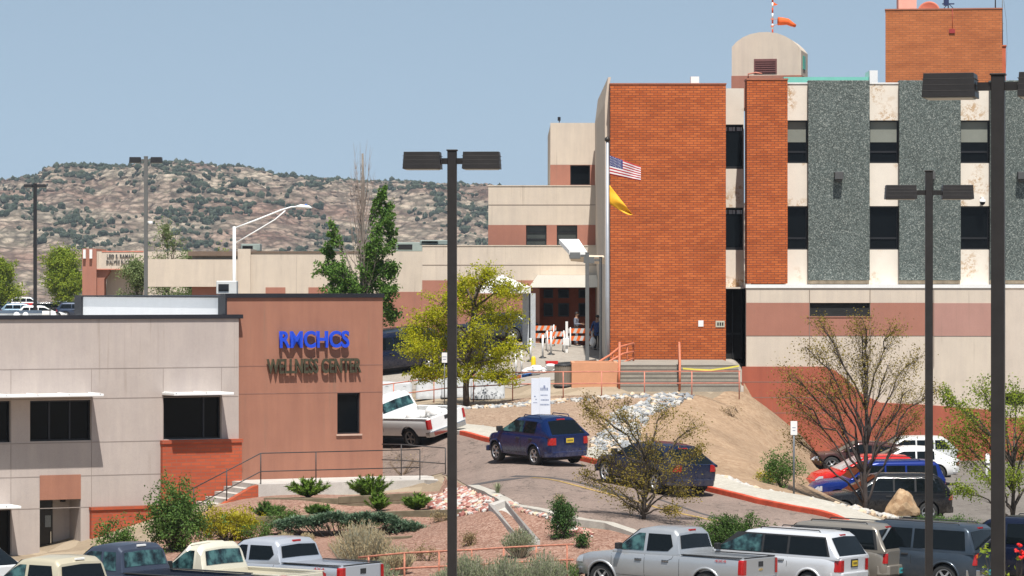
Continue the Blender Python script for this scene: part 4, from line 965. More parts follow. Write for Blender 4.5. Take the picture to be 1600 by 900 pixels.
    if sp.get('plate'):
        h=MB(); px_=-hl-.022-(.075 if pz0<bz1 else 0); h.box(px_-.008,px_,-.15,.15,pz0,pz0+.15); 
        for i in range(6): h.box(px_-.011,px_-.008,-.11+i*.038,-.11+i*.038+.022,pz0+.045,pz0+.105,1)
        h.box(px_+.001,px_+.0021+.02,-.2,.2,pz0-.03,pz0+.19,2)
        h.build('licence_plate',[sp['plate'],BLKP,BLKP if sp.get('platebox') else bmt],root)
    if sp.get('rack'):
        a,b,zz,yy=sp['rack']
        for s_ in (1,-1):
            h=MB(); h.tube([(a,s_*yy,zz-.04),(a-.06,s_*yy,zz+.035),(b+.06,s_*yy,zz+.035),(b,s_*yy,zz-.04)],.018,6); h.build('roof_rail',sp.get('rackmat',BLKP),root)
    for x in xw:
        for s_ in (1,-1): wheel(root,x,s_*(hw-ww/2-.02),r,ww,s_,sp.get('rim',RIM),sp.get('spokes',5))
    h=MB(); h.box(-hl+.3,hl-.3,-hw*.75,hw*.75,zb0-.08,zb0+.03); h.build('underbody',DARK,root)
    # pickup details
    if sp.get('bed'):
        a,b,fl=sp['bed']; zt_=topz(a+.1)
        for s_ in (1,-1):
            h=MB(); h.box(a,b,min(s_*(hw-.14),s_*(hw*.985)),max(s_*(hw-.14),s_*(hw*.985)),zt_+.004,zt_+.03); h.build('bed_rail_cap',sp.get('railmat',BLKP),root,bevel=.008)
        h=MB(); h.box(-hl-.012,-hl+.03,-hw*.78,hw*.78,.62,topz(-hl)+.0); tg=h.build('tailgate',pa,root,bevel=.015)
        h=MB(); h.box(-hl+.0,-hl+.07,-hw*.78,hw*.78,topz(-hl)+.002,topz(-hl)+.03); h.build('gate_cap',sp.get('railmat',BLKP),tg)
        h=MB(); h.box(-hl-.022,-hl-.012,-.12,.12,.92,1.06); h.build('handle',BLKP,tg,bevel=.004)
    # third brake light
    if sp.get('brake'):
        x,z=sp['brake']; h=MB(); h.box(x-.03,x+.02,-.16,.16,z-.025,z+.025); h.build('brake_light',TAILR if not sp.get('brake_pale') else WHITE,root,bevel=.006)
    if sp.get('bodylines',True):
        pass
    if sp.get('arches',False):
        for x in xw:
            for s_ in (1,-1):
                m=MB(); pp=[]; pr=r*1.19
                for i in range(17):
                    a=math.pi*(i/16)*1.04-.06
                    X_,Z_=x+math.cos(a)*pr,r+.01+math.sin(a)*pr; pp.append((X_,s_*(sidey(X_,max(Z_,bot(X_)+.05))+.004),Z_))
                m.tube(pp,.035,6,0,True); m.build('wheel_arch',pa,root)
    return root
def road_s(x,yb,s0=36,s1=58):
    best=min(np.arange(s0,s1,.05),key=lambda s:abs(450+(EYE-H((x-800)/s,F/s))*s-yb)); return float(best)
def put(o,x,s,deg,dz=0,nolift=False,Y=None):
    """centre under image column x at scale s"""
    X_=(x-800)/s; Y_=F/s; a=R(deg); f=Vector((math.cos(a),math.sin(a))); l=Vector((-f.y,f.x))
    zf=H(X_+f.x*1.5,Y_+f.y*1.5); zk=H(X_-f.x*1.5,Y_-f.y*1.5); zl=H(X_+l.x*.8,Y_+l.y*.8); zr_=H(X_-l.x*.8,Y_-l.y*.8)
    fw=Vector((f.x*3,f.y*3,(zf-zk)*(.3 if nolift else 1))).normalized(); lf=Vector((l.x*1.6,l.y*1.6,zl-zr_)); lf=(lf-fw*lf.dot(fw)).normalized(); up=fw.cross(lf)
    M=Matrix((fw,lf,up)).transposed(); o.rotation_mode='QUATERNION'; o.rotation_quaternion=M.to_quaternion()
    o.location=(X_,Y_,(zf+zk+zl+zr_)/4+.035+dz); return o
SILVER=P_('paint_silver',(.50,.51,.52),.6,.32,.06); SILVB=P_('paint_silver_blue',(.56,.58,.62),.5,.3,.05); SLATE=P_('paint_slate',(.055,.068,.10),.4,.3,.08)
CREAMP=P_('paint_cream',(.62,.58,.47),.1,.35,.1); TANP=P_('paint_beige',(.50,.45,.33),.2,.35,.06); TAUPE=P_('paint_taupe',(.30,.27,.23),.5,.32,.1); NAVY=P_('paint_navy',(.008,.013,.035),.3,.25,.01)
BLUEP=P_('paint_blue',(.002,.014,.075),.25,.2,.0); SUBB=P_('paint_suburban',(.05,.068,.09),.5,.3,.08); BLACKP=P_('paint_black',(.008,.008,.010),.2,.25,.02); WHITEP=P_('paint_white',(.78,.78,.77),.0,.3,.05)
REDPN=P_('paint_red',(.6,.008,.006),.15,.25,.0); ROYAL=P_('paint_royal',(.005,.022,.17),.3,.22,.01); BROWNP=P_('paint_brown',(.16,.10,.08),.4,.3,.1); PALEB=P_('paint_pale',(.55,.6,.64),.3,.3,.05)
PY=pm('plate_yellow',(.60,.42,.03),.5,0,.06); PT=pm('plate_teal',(.05,.38,.40),.5,0,.06)
def pick(L=5.5,W=1.9,H=1.8,style='crew',paint_=None,**k):
    hl=L/2; b=k.pop('belt',1.16); bed=b+.0
    if style=='crew': c0,c1=-.78,1.42     # cab rear base, windshield base
    elif style=='ext': c0,c1=-.35,1.45
    else: c0,c1=.12,1.35
    if 'c0' in k: c0=k.pop('c0')
    if 'c1' in k: c1=k.pop('c1')
    tp=[(-hl,b-.01),(c0-.05,b),(c0+.02,b-.02),(c1,b-.03),(c1+.1,b-.02),(hl-.5,b-.10),(hl-.15,b-.2),(hl,b-.34)]
    ro=H; cab=[(c0-.02,b),(c0+.12,ro-.13),(c0+.26,ro-.02),(c0+.6,ro),(c1-1.05,ro-.005),(c1-.75,ro-.07),(c1,b)]
    g0=b+.05; g1=ro-.17
    d=dict(L=L,W=W,H=H,paint=paint_,top=tp,belt=b,cab=cab,sill=.42,r=.385,axles=(hl-.98,-hl+1.15),tw=.26,bed=(-hl+.09,c0-.08,.72),
      ws=(c1-.06,c1-.74),rg=(c0+.015,c0+.105),rgin=.05,tail=(.72,1.12,.13,.2),bump=(.42,.64),bmat=CHROME,head=(.78,.98,.35),mirror=(c1-.28,b+.1),brake=(c0+.16,ro-.06),k=0,er=.02,ef=.22,corner=.1,tumble=.22)
    if style=='crew':
        m_=(c0+c1)/2+.02
        d['glass']=[[(c1-.12,g0),(m_+.05,g0),(m_+.05,g1),(c1-.80,g1),(c1-.62,g1-.09)],[(m_-.05,g0),(c0+.36,g0+.02),(c0+.22,g0+.16),(c0+.33,g1),(m_-.05,g1)]]
        d['seams']=[[(c1+.02,.6),(c1+.02,b-.08)],[(m_,.5),(m_,b-.05)],[(c0+.42,.95),(c0+.2,b-.12),(c0+.18,b-.05)],[(c0-.03,.5),(c0-.03,b-.03)],[(c1+.02,.52),(m_,.5),(c0+.75,.52)]]
        d['handles']=[(m_+.2,b-.2),(c0+.42,b-.2)]
    else:
        m_=c0+.7 if style=='ext' else c0+.28
        d['glass']=[[(c1-.12,g0),(m_+.05,g0),(m_+.05,g1),(c1-.80,g1),(c1-.62,g1-.09)]]
        if style=='ext': d['glass'].append([(m_-.04,g0),(c0+.2,g0),(c0+.28,g1),(m_-.04,g1)])
        d['seams']=[[(c1+.02,.6),(c1+.02,b-.08)],[(m_,.5),(m_,b-.05)],[(c0-.03,.5),(c0-.03,b-.03)],[(c1+.02,.52),(m_,.5)]]
        d['handles']=[(m_+.2,b-.2)]
    d.update(k); return d
def suv(L=4.8,W=1.9,H=1.8,paint_=None,belt=1.08,nose=1.05,rake=.25,wsr=.85,quarter=3,**k):
    hl=L/2; b=belt; c1=hl-k.pop('hood',1.15); c0=-hl+.02; ro=H
    tp=[(-hl,b-.01),(c1,b-.02),(hl-.55,nose-.03),(hl-.2,nose-.13),(hl-.05,nose-.25),(hl,nose-.36)]
    cab=[(c0,b),(c0+rake,ro-.12),(c0+rake+.14,ro-.03),(c0+rake+.6,ro),(c1-wsr-.35,ro-.01),(c1-wsr,ro-.07),(c1,b)]
    g0=b+.05; g1=ro-.16
    X1=c1-.14; X0=c0+rake*1.0+.12; sp_=X1-.45-X0
    g=[]; A=[(c1-.16,g0),(c1-wsr-.02,g1)]
    xA=c1-wsr*.98; m1=xA-.62; m2=m1-.80
    g.append([(c1-.16,g0),(m1+.035,g0),(m1+.035,g1),(c1-wsr-.06,g1)])
    g.append([(m1-.035,g0),(m2+.035,g0),(m2+.035,g1),(m1-.035,g1)])
    if quarter==3: g.append([(m2-.04,g0),(c0+rake*.35+.2,g0),(c0+rake+.12,g1),(m2-.04,g1)])
    d=dict(L=L,W=W,H=H,paint=paint_,top=tp,belt=b,cab=cab,sill=.28,r=.36,axles=(hl-.88,-hl+.92),glass=g,ws=(c1-.05,c1-wsr+.04),
      rg=(c0+.03,c0+rake-.02),rgin=.05,tail=(b-.36,b-.07,.14,.26),bump=(.40,.60),head=(nose-.38,nose-.18,.3),mirror=(c1-.35,b+.08),
      seams=[[(c1-.06,.5),(c1-.06,b-.05)],[(m1,.42),(m1,b-.04)],[(m2,.75),(m2,b-.04)],[(c1-.06,.42),(m2+.3,.42)]],handles=[(m1+.2,b-.14),(m2+.2,b-.14)],rack=(c1-wsr-.35,c0+rake+.35,ro,W*.32),
      brake=(c0+rake+.02,ro-.09),tumble=.20)
    d.update(k); return d
# --- front row, left to right
v=vehicle('sedan','pale car windscreen corner at the bottom left edge beside the beige pickup','car',suv(4.6,1.8,1.45,PALEB,belt=.9,nose=.8,hood=1.3,rake=.8,wsr=.9,wsmat=TGLASS,plate=None,rack=None,quarter=2)); put(v,-92,66.5,145)
v=vehicle('pickup_truck','beige crew cab pickup with a black rear window, leftmost of the front row','pickup truck',pick(5.6,1.92,1.86,'crew',TANP,c0=-.72,gmat=[TGLASS,AGLASS],brake_pale=True,brake=(-.56,1.82))); put(v,97,64.4,145)
v=vehicle('sedan','white car roof just showing at the left edge beyond the beige pickup','car',suv(4.6,1.8,1.5,WHITEP,belt=.95,nose=.85,rake=.7,rack=None,quarter=2)); put(v,-95,58,145)
v=vehicle('pickup_truck','dark slate blue extended cab pickup with teal tinted glass','pickup truck',pick(5.9,1.95,1.9,'ext',SLATE,c0=-.15,c1=1.75,rgmat=TGLASS,gmat=[TGLASS,TGLASS],brake_pale=True,brake=(.01,1.86),belt=1.22,railmat=BLKP)); put(v,221,61.8,145)
v=vehicle('old_pickup','old cream regular cab pickup with an upright rounded cab and pale glass','pickup truck',pick(5.2,1.9,1.80,'reg',CREAMP,c0=.0,c1=1.3,rgmat=TGLASS,gmat=[TGLASS],corner=.17,tumble=.16,belt=1.12,bmat=WHITEP,rim=WHITEM,railmat=CREAMP,brake=None)); put(v,352,60.6,145)
v=vehicle('pickup_truck','silver blue crew cab pickup parked beside the old cream pickup','pickup truck',pick(5.55,1.9,1.76,'crew',SILVB,c0=-.72,plate=None)); put(v,437,58.9,145)
R4=pm('decal_red',(.45,.03,.04),.5,0,0)
def decal(v,L,W,x):
    q=text('off_road_decal','4X4',.11,R4,v,(x+.16,W/2+.006,1.03),(R(90),0,R(180)),ext=.002,width=.36)
decal(v,5.55,1.9,-2.05)
v=vehicle('pickup_truck','bright silver crew cab pickup with red tail lamps right of the pink railing','pickup truck',pick(5.5,1.9,1.85,'crew',SILVER,c0=-.72,gmat=[TGLASS,AGLASS],hmat=CHROME,arches=True)); put(v,1052,57.0,145)
decal(v,5.5,1.9,-2.05)
m=MB(); m.prism([(-.10,-.022),(-.035,-.022),(-.03,-.035),(.04,-.035),(.045,-.022),(.10,-.022),(.085,.022),(.03,.022),(.025,.035),(-.045,.035),(-.05,.022),(-.115,.022)],'y',-.004,.004); o=m.build('tailgate_emblem',pm('emblem_gold',(.5,.36,.16),.4,.4,0),v); o.rotation_euler=(0,0,R(90)); o.location=(-2.768,0,.84)
v=vehicle('minivan','silver minivan with dark side glass and a yellow plate in the front row','minivan',suv(5.05,1.95,1.74,P_('paint_bright_silver',(.68,.69,.71),.35,.3,.03),belt=1.06,nose=.98,hood=.95,rake=.36,wsr=1.1,plate=PY,platebox=True,platez=.82,tail=(.68,1.0,.30,.34),bump=(.34,.66),r=.33,gmat=[TGLASS,AGLASS,AGLASS],arches=True,
  surround=[(1.38,1.09),(-2.25,1.09),(-2.06,1.62),(.72,1.62)],corner=.13,hmat=SILVER)); put(v,1208,55.6,147)
v=vehicle('parked_suv','taupe SUV with a slanted dark rear window beside the silver minivan','SUV',suv(4.9,1.88,1.83,TAUPE,belt=1.10,nose=1.05,rake=.34,plate=PT,platez=.46,tail=(.76,1.04,.13,.19),bump=(.42,.70),arches=True,surround=[(1.1,1.13),(-2.2,1.13),(-2.06,1.69),(.46,1.69)])); put(v,1283,54.2,148)
v=vehicle('parked_suv','slate blue long SUV with chrome bumper and orange topped tail lamps','SUV',suv(5.5,2.0,1.9,SUBB,belt=1.15,nose=1.12,hood=1.3,rake=.24,plate=PT,platez=.50,tail=(.80,1.14,.10,.20),amber=True,bmat=CHROME,bump=(.44,.68),r=.39,arches=True)); put(v,1404,54.3,149)
v=vehicle('parked_suv','near black navy SUV at the right edge behind the leaning lamp post','SUV',suv(5.6,2.05,1.96,NAVY,belt=1.18,nose=1.12,hood=1.3,rake=.26,tail=(.86,1.2,.13,.2),bump=(.44,.70),r=.39)); put(v,1592,53.4,150)
v=vehicle('sedan','white car roof at the bottom right corner under the red flowers','car',suv(4.7,1.82,1.47,WHITEP,belt=.95,nose=.85,rake=.75,rack=None,quarter=2)); put(v,1625,67.5,150)
# --- on the road
v=vehicle('small_suv','dark blue small SUV with a red tail lamp standing by the red kerb','SUV',suv(4.25,1.78,1.64,BLUEP,belt=1.04,nose=1.0,hood=.95,rake=.52,wsr=1.0,corner=.17,tumble=.32,ef=.42,tail=(.74,.98,.26,.34),bump=(.32,.52),bmat=BLUEP,plate=PY,platez=.80,r=.345,rackmat=BLUEP,arches=True,er=.17,wb=.92,quarter=2,gmat=[TGLASS,AGLASS])); put(v,838,road_s(838,723,43,48),122)
v=vehicle('dark_sedan','dark grey blue car half hidden behind the sparse bronze leaved tree','car',suv(4.75,1.85,1.52,P_('paint_graphite',(.008,.016,.05),.3,.25,.0),belt=.98,nose=.92,hood=1.15,rake=.75,wsr=1.0,corner=.16,tumble=.3,er=.16,wb=.92,tail=(.78,1.0,.25,.38),bump=(.32,.55),rack=None,quarter=3)); put(v,1020,road_s(1020,764,47,52),121)
v=vehicle('white_pickup','white old pickup with an open bed of snow white bags stopped by the salmon corner','pickup truck',pick(5.3,1.95,1.78,'reg',WHITEP,c0=-.1,c1=1.25,rgmat=TGLASS,gmat=[TGLASS],belt=1.12,bmat=CHROME,railmat=WHITEP,tail=(.72,1.08,.12,.17),rim=RIMD,bedmat=WHITEP,brake=None)); put(v,630,road_s(645,688,40,44),134,nolift=True)
wpk=v
bg_=thing('white_bags','heap of bright white bags filling the open bed of the white pickup','bags',(0,0,0)); m=MB()
random.seed(3)
for i in range(9): m.ico((random.uniform(-.7,.5),random.uniform(-.5,.5),random.uniform(0,.18)),(.34,.28,.2),2,.12,0,True)
m.build('bag_heap',WHITE,bg_); bg_.location=wpk.location+wpk.rotation_quaternion@Vector((-1.65,0,.98)); bg_.rotation_mode='QUATERNION'; bg_.rotation_quaternion=wpk.rotation_quaternion
# --- behind the yellow green tree
v=vehicle('parked_suv','dark navy long SUV standing left of the yellow green tree behind the barriers','SUV',suv(5.6,2.05,1.95,NAVY,belt=1.18,nose=1.12,hood=1.3,rake=.26,tail=(.86,1.2,.13,.2),bump=(.44,.70),r=.39)); put(v,602,32.6,212)
v=vehicle('dark_sedan','black car seen under the yellow green tree beside its trunk','car',suv(4.6,1.8,1.45,BLACKP,belt=.92,nose=.85,rake=.75,rack=None,quarter=2)); put(v,715,32.2,200)
v=vehicle('dark_sedan','dark car with a white rear beyond the right half of the yellow green tree','car',suv(4.6,1.8,1.5,P_('paint_dusk',(.03,.04,.06),.3,.3,.1),belt=.95,nose=.9,rake=.6,rack=None,quarter=2)); put(v,768,30.2,165)
# --- right hand lot
v=vehicle('parked_suv','black SUV with chrome window outline behind the sandstone boulder','SUV',suv(4.95,1.9,1.72,BLACKP,belt=1.05,nose=1.0,hood=1.2,rake=.42,wsr=.95,tail=(.80,1.06,.30,.34),bump=(.32,.55),arches=False,chrome_trim=True,surround=[(1.0,1.09),(-2.0,1.09),(-1.75,1.58),(.25,1.58)],rack=None,roofpaint=BLACKP)); put(v,1376,42.6,187)
v=vehicle('parked_suv','royal blue SUV with black roof rack between the black and the red car','SUV',suv(5.1,1.92,1.82,ROYAL,belt=1.12,nose=1.08,hood=1.35,rake=.24,wsr=.8,tail=(.85,1.15,.12,.2),bump=(.40,.62),bmat=BLKP,rack=(.2,-1.6,1.86,.62))); put(v,1368,40.6,186)
v=vehicle('small_suv','bright red small car parked behind the blue SUV','car',suv(4.4,1.8,1.58,REDPN,belt=.98,nose=.95,hood=1.0,rake=.4,wsr=1.0,wsmat=HEADL,rack=None,quarter=2,tail=(.78,1.0,.2,.3))); put(v,1350,38.9,189)
v=vehicle('sedan','white sedan with a sloping tail parked behind the red car','car',suv(4.7,1.82,1.46,WHITEP,belt=.92,nose=.84,hood=1.3,rake=.95,wsr=1.0,rack=None,quarter=2,tail=(.70,.88,.2,.3))); put(v,1404,37.6,187,dz=.12)
v=vehicle('small_suv','pale grey hatchback farthest back against the red painted wall','car',suv(4.5,1.8,1.6,P_('paint_pale_grey',(.6,.6,.58),.2,.3,.06),belt=1.0,nose=.95,rake=.5,rack=None,quarter=3)); put(v,1412,35.9,188,dz=.06)
v=vehicle('dark_sedan','dark maroon car nose peeking out left of the red car','car',suv(4.5,1.8,1.5,P_('paint_maroon',(.06,.02,.018),.3,.3,.08),belt=.95,nose=.88,rake=.6,rack=None,quarter=2)); put(v,1340,36.4,188)
# --- far upper lot, left
far=[('white SUV with a dark red lower side in the far upper lot',P_('paint_white',(.8,)*3),44,11.4,0,1.8,4.9),('dark teal car at the far left edge of the upper lot',P_('paint_deep_teal',(.02,.05,.075),.3),8,14.5,10,1.6,4.8),
 ('pale blue car in front of the white and red SUV',P_('paint_steel',(.22,.32,.40),.4),38,15.4,5,1.45,4.6),('black car right of the far lamp post in the upper lot',BLACKP,80,14.6,8,1.5,4.6),
 ('dark blue SUV with silver roof beside the clinic pillar',P_('paint_dark_blue',(.025,.04,.075),.3),128,16.0,4,1.6,4.9),('dark low car just beyond the silver roofed SUV',NAVY,112,14.0,6,1.6,4.6),('maroon and black car under the left green tree',P_('paint_maroon',(.06,.02,.018)),4,12.4,4,1.5,4.6),('white car roof left of the dark blue SUV',WHITEP,66,16.6,6,1.35,4.5)]
for lab,pt,x,s_,dg,h_,l_ in far:
    v=vehicle('parked_car',lab,'car',suv(l_,1.85,h_,pt,belt=h_*.62,nose=h_*.58,rake=.4,rack=None,quarter=3,tail=(h_*.45,h_*.58,.15,.25),head=(h_*.4,h_*.52,.3)),'cars in the far upper lot'); put(v,x,s_,dg)
    if 'white SUV' in lab:
        m=MB(); 
        for s2 in (1,-1): m.box(-2.2,2.0,min(s2*.93,s2*.945),max(s2*.93,s2*.945),.45,1.0)
        m.build('red_side_panel',REDPN,v)
# ================================================================== STREET FURNITURE
def lamp_post(label,x,ytop,s,wp,hw,hh,hd,gap,mat,rot=0,zb=None,group='twin headed parking lot lamp posts',heads=(1,1),lean=0,name='lamp_post',armdrop=.16,hmat=None):
    X_,Y_=(x-800)/s,F/s; z0=H(X_,Y_) if zb is None else zb; zt=EYE+(450-ytop)/s
    o=thing(name,label,'lamp post',(X_,Y_,z0),rot,group); h=zt-z0
    m=MB(); m.box(-wp/2,wp/2,-wp/2,wp/2,.0,h); m.box(-wp/2-.015,wp/2+.015,-wp/2-.015,wp/2+.015,h,h+.025); p=m.build('pole',mat,o,bevel=.008)
    m=MB(); m.lathe([(.26,-.5),(.26,.55),(.24,.58),(.001,.58)],(0,0,0),20); m.build('pole_base',CONC,o)
    m=MB(); m.box(-wp/2-.08,wp/2+.08,-wp/2-.08,wp/2+.08,.581,.62); m.build('base_plate',mat,o)
    for sgn,on in ((-1,heads[0]),(1,heads[1])):
        if not on: continue
        m=MB(); a0=sgn*wp/2; a1=sgn*(wp/2+gap); m.box(min(a0,a1),max(a0,a1),-.035,.035,h-armdrop-.06,h-armdrop+.04); m.build('arm',mat,o)
        m=MB(); b1=a1+sgn*hw; zc=h-armdrop; x0,x1=min(a1,b1),max(a1,b1)
        # shoebox: slightly tapered, with a lip
        vs=[(x0,-hd/2,zc-hh/2),(x1,-hd/2,zc-hh/2),(x1,hd/2,zc-hh/2),(x0,hd/2,zc-hh/2)]; e=.02
        vs+=[(x0+e,-hd/2+e,zc+hh/2),(x1-e,-hd/2+e,zc+hh/2),(x1-e,hd/2-e,zc+hh/2),(x0+e,hd/2-e,zc+hh/2)]
        m.add(vs,[(0,3,2,1),(4,5,6,7),(0,1,5,4),(1,2,6,5),(2,3,7,6),(3,0,4,7)])
        for q in (.25,.5,.75): m.box(x0-.002,x1+.002,-hd/2-.003+e*q,hd/2+.003-e*q,zc-hh/2+hh*q,zc-hh/2+hh*q+.006)
        hd_=m.build('lamp_head',hmat or mat,o,bevel=.006)
        m=MB(); m.box(x0+.04,x1-.04,-hd/2+.04,hd/2-.04,zc-hh/2-.012,zc-hh/2-.002); m.build('lens',pm('lamp_lens',(.35,.35,.33),.3,0,.1),hd_)
    return o
lp=lamp_post('tall bronze lamp post standing in front of the road and landscaping, centre of the picture',706.5,236,93,.155,.64,.285,.5,.10,POLE,R(-3))
lamp_post('nearest and tallest bronze lamp post, cut by the right edge of the picture',1559.5,118,130,.16,.64,.29,.55,.17,POLE,R(-13),armdrop=.12)
lamp_post('bronze lamp post in front of the grey aggregate wall and the slate blue SUV',1451.5,268,75,.155,.66,.29,.45,.18,POLE,R(-2),armdrop=.43)
lamp_post('slim black lamp post rising in front of the hills at far left',55,287,22,.24,.62,.22,.62,.05,pm('black_pole',(.015,.015,.017),.5,.2,.1),0)
lp2=lamp_post('grey lamp post with a white dome camera in front of the hills',228,245,32,.18,.56,.28,.5,.15,POLEG,0,hmat=MATS['black_pole'])
m=MB(); m.box(.09,.2,-.03,.03,-.02+ (0),.04); m.lathe([(.09,.05),(.12,0),(.12,-.08),(.08,-.15),(.001,-.17)],(.22,0,0),12); c_=m.build('dome_camera',WHITE,lp2); c_.location=(0,0,EYE+(450-347)/32-lp2.location.z)
for lab,x,yt,s in (('front post of the twin grey single headed posts beside the flag pole',917.5,395,34.6),('rear post of the twin grey single headed posts beside the flag pole',938.5,402,34.0)):
    lamp_post(lab,x,yt,s,.17 if s>34.3 else .13,.50,.28,.4,.22,POLEG,0,group='single headed grey posts',heads=(1,0),armdrop=.0+.12,zb=4.2)
# white street light with long arm
v=P(366,354,30); zb=H(v.x,v.y); o=thing('street_light','white street light with a long rising double arm behind the salmon block','street light',(v.x,v.y,zb)); zz=v.z-zb; q=lambda x,y:((x-366)/30,0,(354-y)/30+zz)
m=MB(); m.tube([(0,0,0),(0,0,zz)],[.11,.08],10); m.build('pole',WHITEM,o)
m=MB(); m.tube([q(366,357),q(400,344),q(440,328),q(455,323.5),q(466,323)],[.05,.05,.045,.04,.04],8); m.tube([q(368,380),q(400,361),q(430,343),q(446,329)],.035,8); m.build('arm',WHITEM,o)
m=MB(); m.tube([q(462,323),q(470,322.5),q(482,323.5),q(488,325)],[.05,.11,.10,.02],10); h_=m.build('lamp_head',WHITEM,o); m=MB(); m.lathe([(.07,0),(.07,.1),(.001,.12)],(q(478,322)),8); m.build('photocell',pm('photocell_blue',(.03,.12,.4),.4,0,0),h_)
# flag pole with flags
v=P(949,565,34.3); fz=4.1; FP=thing('flag_pole','tall silver flag pole with a dark ball finial in front of the brick wall','flag pole',(v.x,v.y,fz)); ft=EYE+(450-222)/34.3
m=MB(); m.tube([(0,0,0),(0,0,4),(0,0,ft-fz)],[.115,.10,.07],14); m.build('pole',SILV,FP)
m=MB(); m.ico((0,0,ft-fz+.12),.13,2,0,0,True); m.build('finial',pm('finial_dark',(.03,.025,.02),.4,.3,0),FP)
m=MB(); m.tube([(-.12,-.05,1.2),(-.12,-.05,ft-fz-.1)],.012,4); m.build('halyard',POLEG,FP)
fl=thing('us_flag','stars and stripes flag drooping to the right from the flag pole','flag',(v.x+.1,v.y,EYE+(450-243)/34.3))
NX,NZ=26,13; vs=[]; 
for i in range(NX+1):
    u=i/NX
    for j in range(NZ+1):
        w_=j/NZ
        X_=.0+u*1.42; Z_=-.50*u-w_*(.92-.22*u)*.95; Y_=.10*math.sin(u*9+w_*2)*u+.04*math.sin(u*17)*u; vs.append((X_,Y_,Z_))
m=MB(); fs=[];mi=[]
for i in range(NX):
    for j in range(NZ):
        fs.append((i*(NZ+1)+j,(i+1)*(NZ+1)+j,(i+1)*(NZ+1)+j+1,i*(NZ+1)+j+1)); mi.append(2 if (i<NX*.4 and j<7) else (0 if j%2==0 else 1))
m.add(vs,fs,0,True); m.m=mi
FR=pm('flag_red',(.38,.012,.02),.8,0,.08); FW=pm('flag_white',(.68,.66,.66),.8,0,.05); FB=pm('flag_blue',(.012,.02,.13),.8,0,.1)
fo=m.build('flag_cloth',[FR,FW,FB],fl); fo.modifiers.new('t','SOLIDIFY').thickness=.006
st=MB()
for a in range(9):
    for b in range(5 if a%2 else 6):
        u=(a+.7)/9.6*.4; w_=((b+.5+(.5 if a%2 else 0))/6.2)*7/13; i=u*NX; X_=u*1.42; Z_=-.50*u-w_*(.92-.22*u)*.95; Y_=.10*math.sin(u*9+w_*2)*u+.04*math.sin(u*17)*u-.012
        st.add([(X_+math.cos(math.pi/2+k*math.pi/5)*(.024 if k%2==0 else .010),Y_,Z_+math.sin(math.pi/2+k*math.pi/5)*(.024 if k%2==0 else .010)) for k in range(10)],[list(range(10))[::-1]])
so=st.build('stars',FW,fl); tag(so,kind='stuff')
f2=thing('yellow_flag','plain golden yellow flag hanging in a narrow fold below the other flag','flag',(v.x+.1,v.y,EYE+(450-289)/34.3))
vs=[];NX,NZ=12,8
for i in range(NX+1):
    u=i/NX
    for j in range(NZ+1): w_=j/NZ; X_=u*1.05; Z_=-u*1.35-w_*.85*(1-u)**.7-.0; vs.append((X_,.09*math.sin(u*6+w_*6)*(.3+u),Z_))
m=MB(); m.add(vs,[(i*(NZ+1)+j,(i+1)*(NZ+1)+j,(i+1)*(NZ+1)+j+1,i*(NZ+1)+j+1) for i in range(NX) for j in range(NZ)],0,True); fo=m.build('flag_cloth',pm('flag_yellow',(.80,.40,.01),.7,0,.08),f2); fo.modifiers.new('t','SOLIDIFY').thickness=.006
# pink pipe fences
def rail_img(name,label,pts,posts,mat,h=1.07,r=.03,drop=.5):
    W_=[P(*p) for p in pts]; base=W_[0]-Vector((0,0,h)); o=thing(name,label,'railing',base)
    m=MB(); m.tube([w-base for w in W_],r,6); m.build('top_rail',mat,o); m=MB(); m.tube([w-base-Vector((0,0,drop)) for w in W_],r,6); m.build('middle_rail',mat,o)
    for x in posts:
        for a,b in zip(pts[:-1],pts[1:]):
            if a[0]<=x<=b[0]:
                t=(x-a[0])/(b[0]-a[0]); w=P(a[0]+(b[0]-a[0])*t,a[1]+(b[1]-a[1])*t,a[2]+(b[2]-a[2])*t)-base
                m=MB(); m.tube([(w.x,w.y,w.z),(w.x,w.y,w.z-h-.12)],r,6); m.build('post',mat,o); break
    return o
rail_img('pipe_fence','long pink pipe fence between the gravel bank and the steps',[(540,612,35.3),(600,601,35.7),(701,588,36.1),(802,582,36.5),(880,581,36.8),(1000,580.5,36.9),(1157,580,37)],[552,615,678,740,801,880,940,1007,1081,1155],RAILP,1.07,.028)
rail_img('pipe_fence','weathered pink pipe fence at the front of the shrubs left of the silver pickup',[(560,871,56.6),(632,864,56.8),(740,859,57),(800,855,57.1),(896,850.5,57.2)],[576,632,686,737,787,838,886],pm('rail_weathered',(.50,.20,.13),.8,0,.3,6,.3,20,0,.3,.3,14),1.05,.03,.42)
# plaza steps, planter, handrails, bin
st_=thing('plaza_steps','wide grey concrete steps leading up to the dark hospital entrance','steps',(P(1060,0,36.2).x,149,4.0))
L_=P(965,0,36.2).x-st_.location.x; R_=P(1157,0,36.2).x-st_.location.x
m=MB(); n=6; rise=(5.04-4.03)/n
for k in range(n): m.box(L_,R_,.32*k,.32*(k+1)-.002 if k<n-1 else 12.95,-1,.03+rise*(k+1))
sto=m.build('step_treads',pm('step_concrete',(.30,.27,.225),.9,0,.16,1.5,.3,50,0,.3,.15,20),st_)
m=MB()
for k in range(n): m.box(L_+.01,R_-.01,.32*k-.006,.32*k+.03,.03+rise*(k+1)-.055,.03+rise*(k+1)+.004)
m.build('step_nosing',pm('nosing_dark',(.14,.12,.10),.9,0,.2),st_)
m=MB(); m.box(L_-1.5,L_-.01,-.1+.3,12.9,-1,.85); m.build('side_slab',PLAZA,st_)
pl_=thing('planter_box','low salmon stucco planter box at the foot of the flag pole','planter',(P(929,0,36.2).x,149.2,4.0)); a,b=(893-929)/36.2,(966-929)/36.2
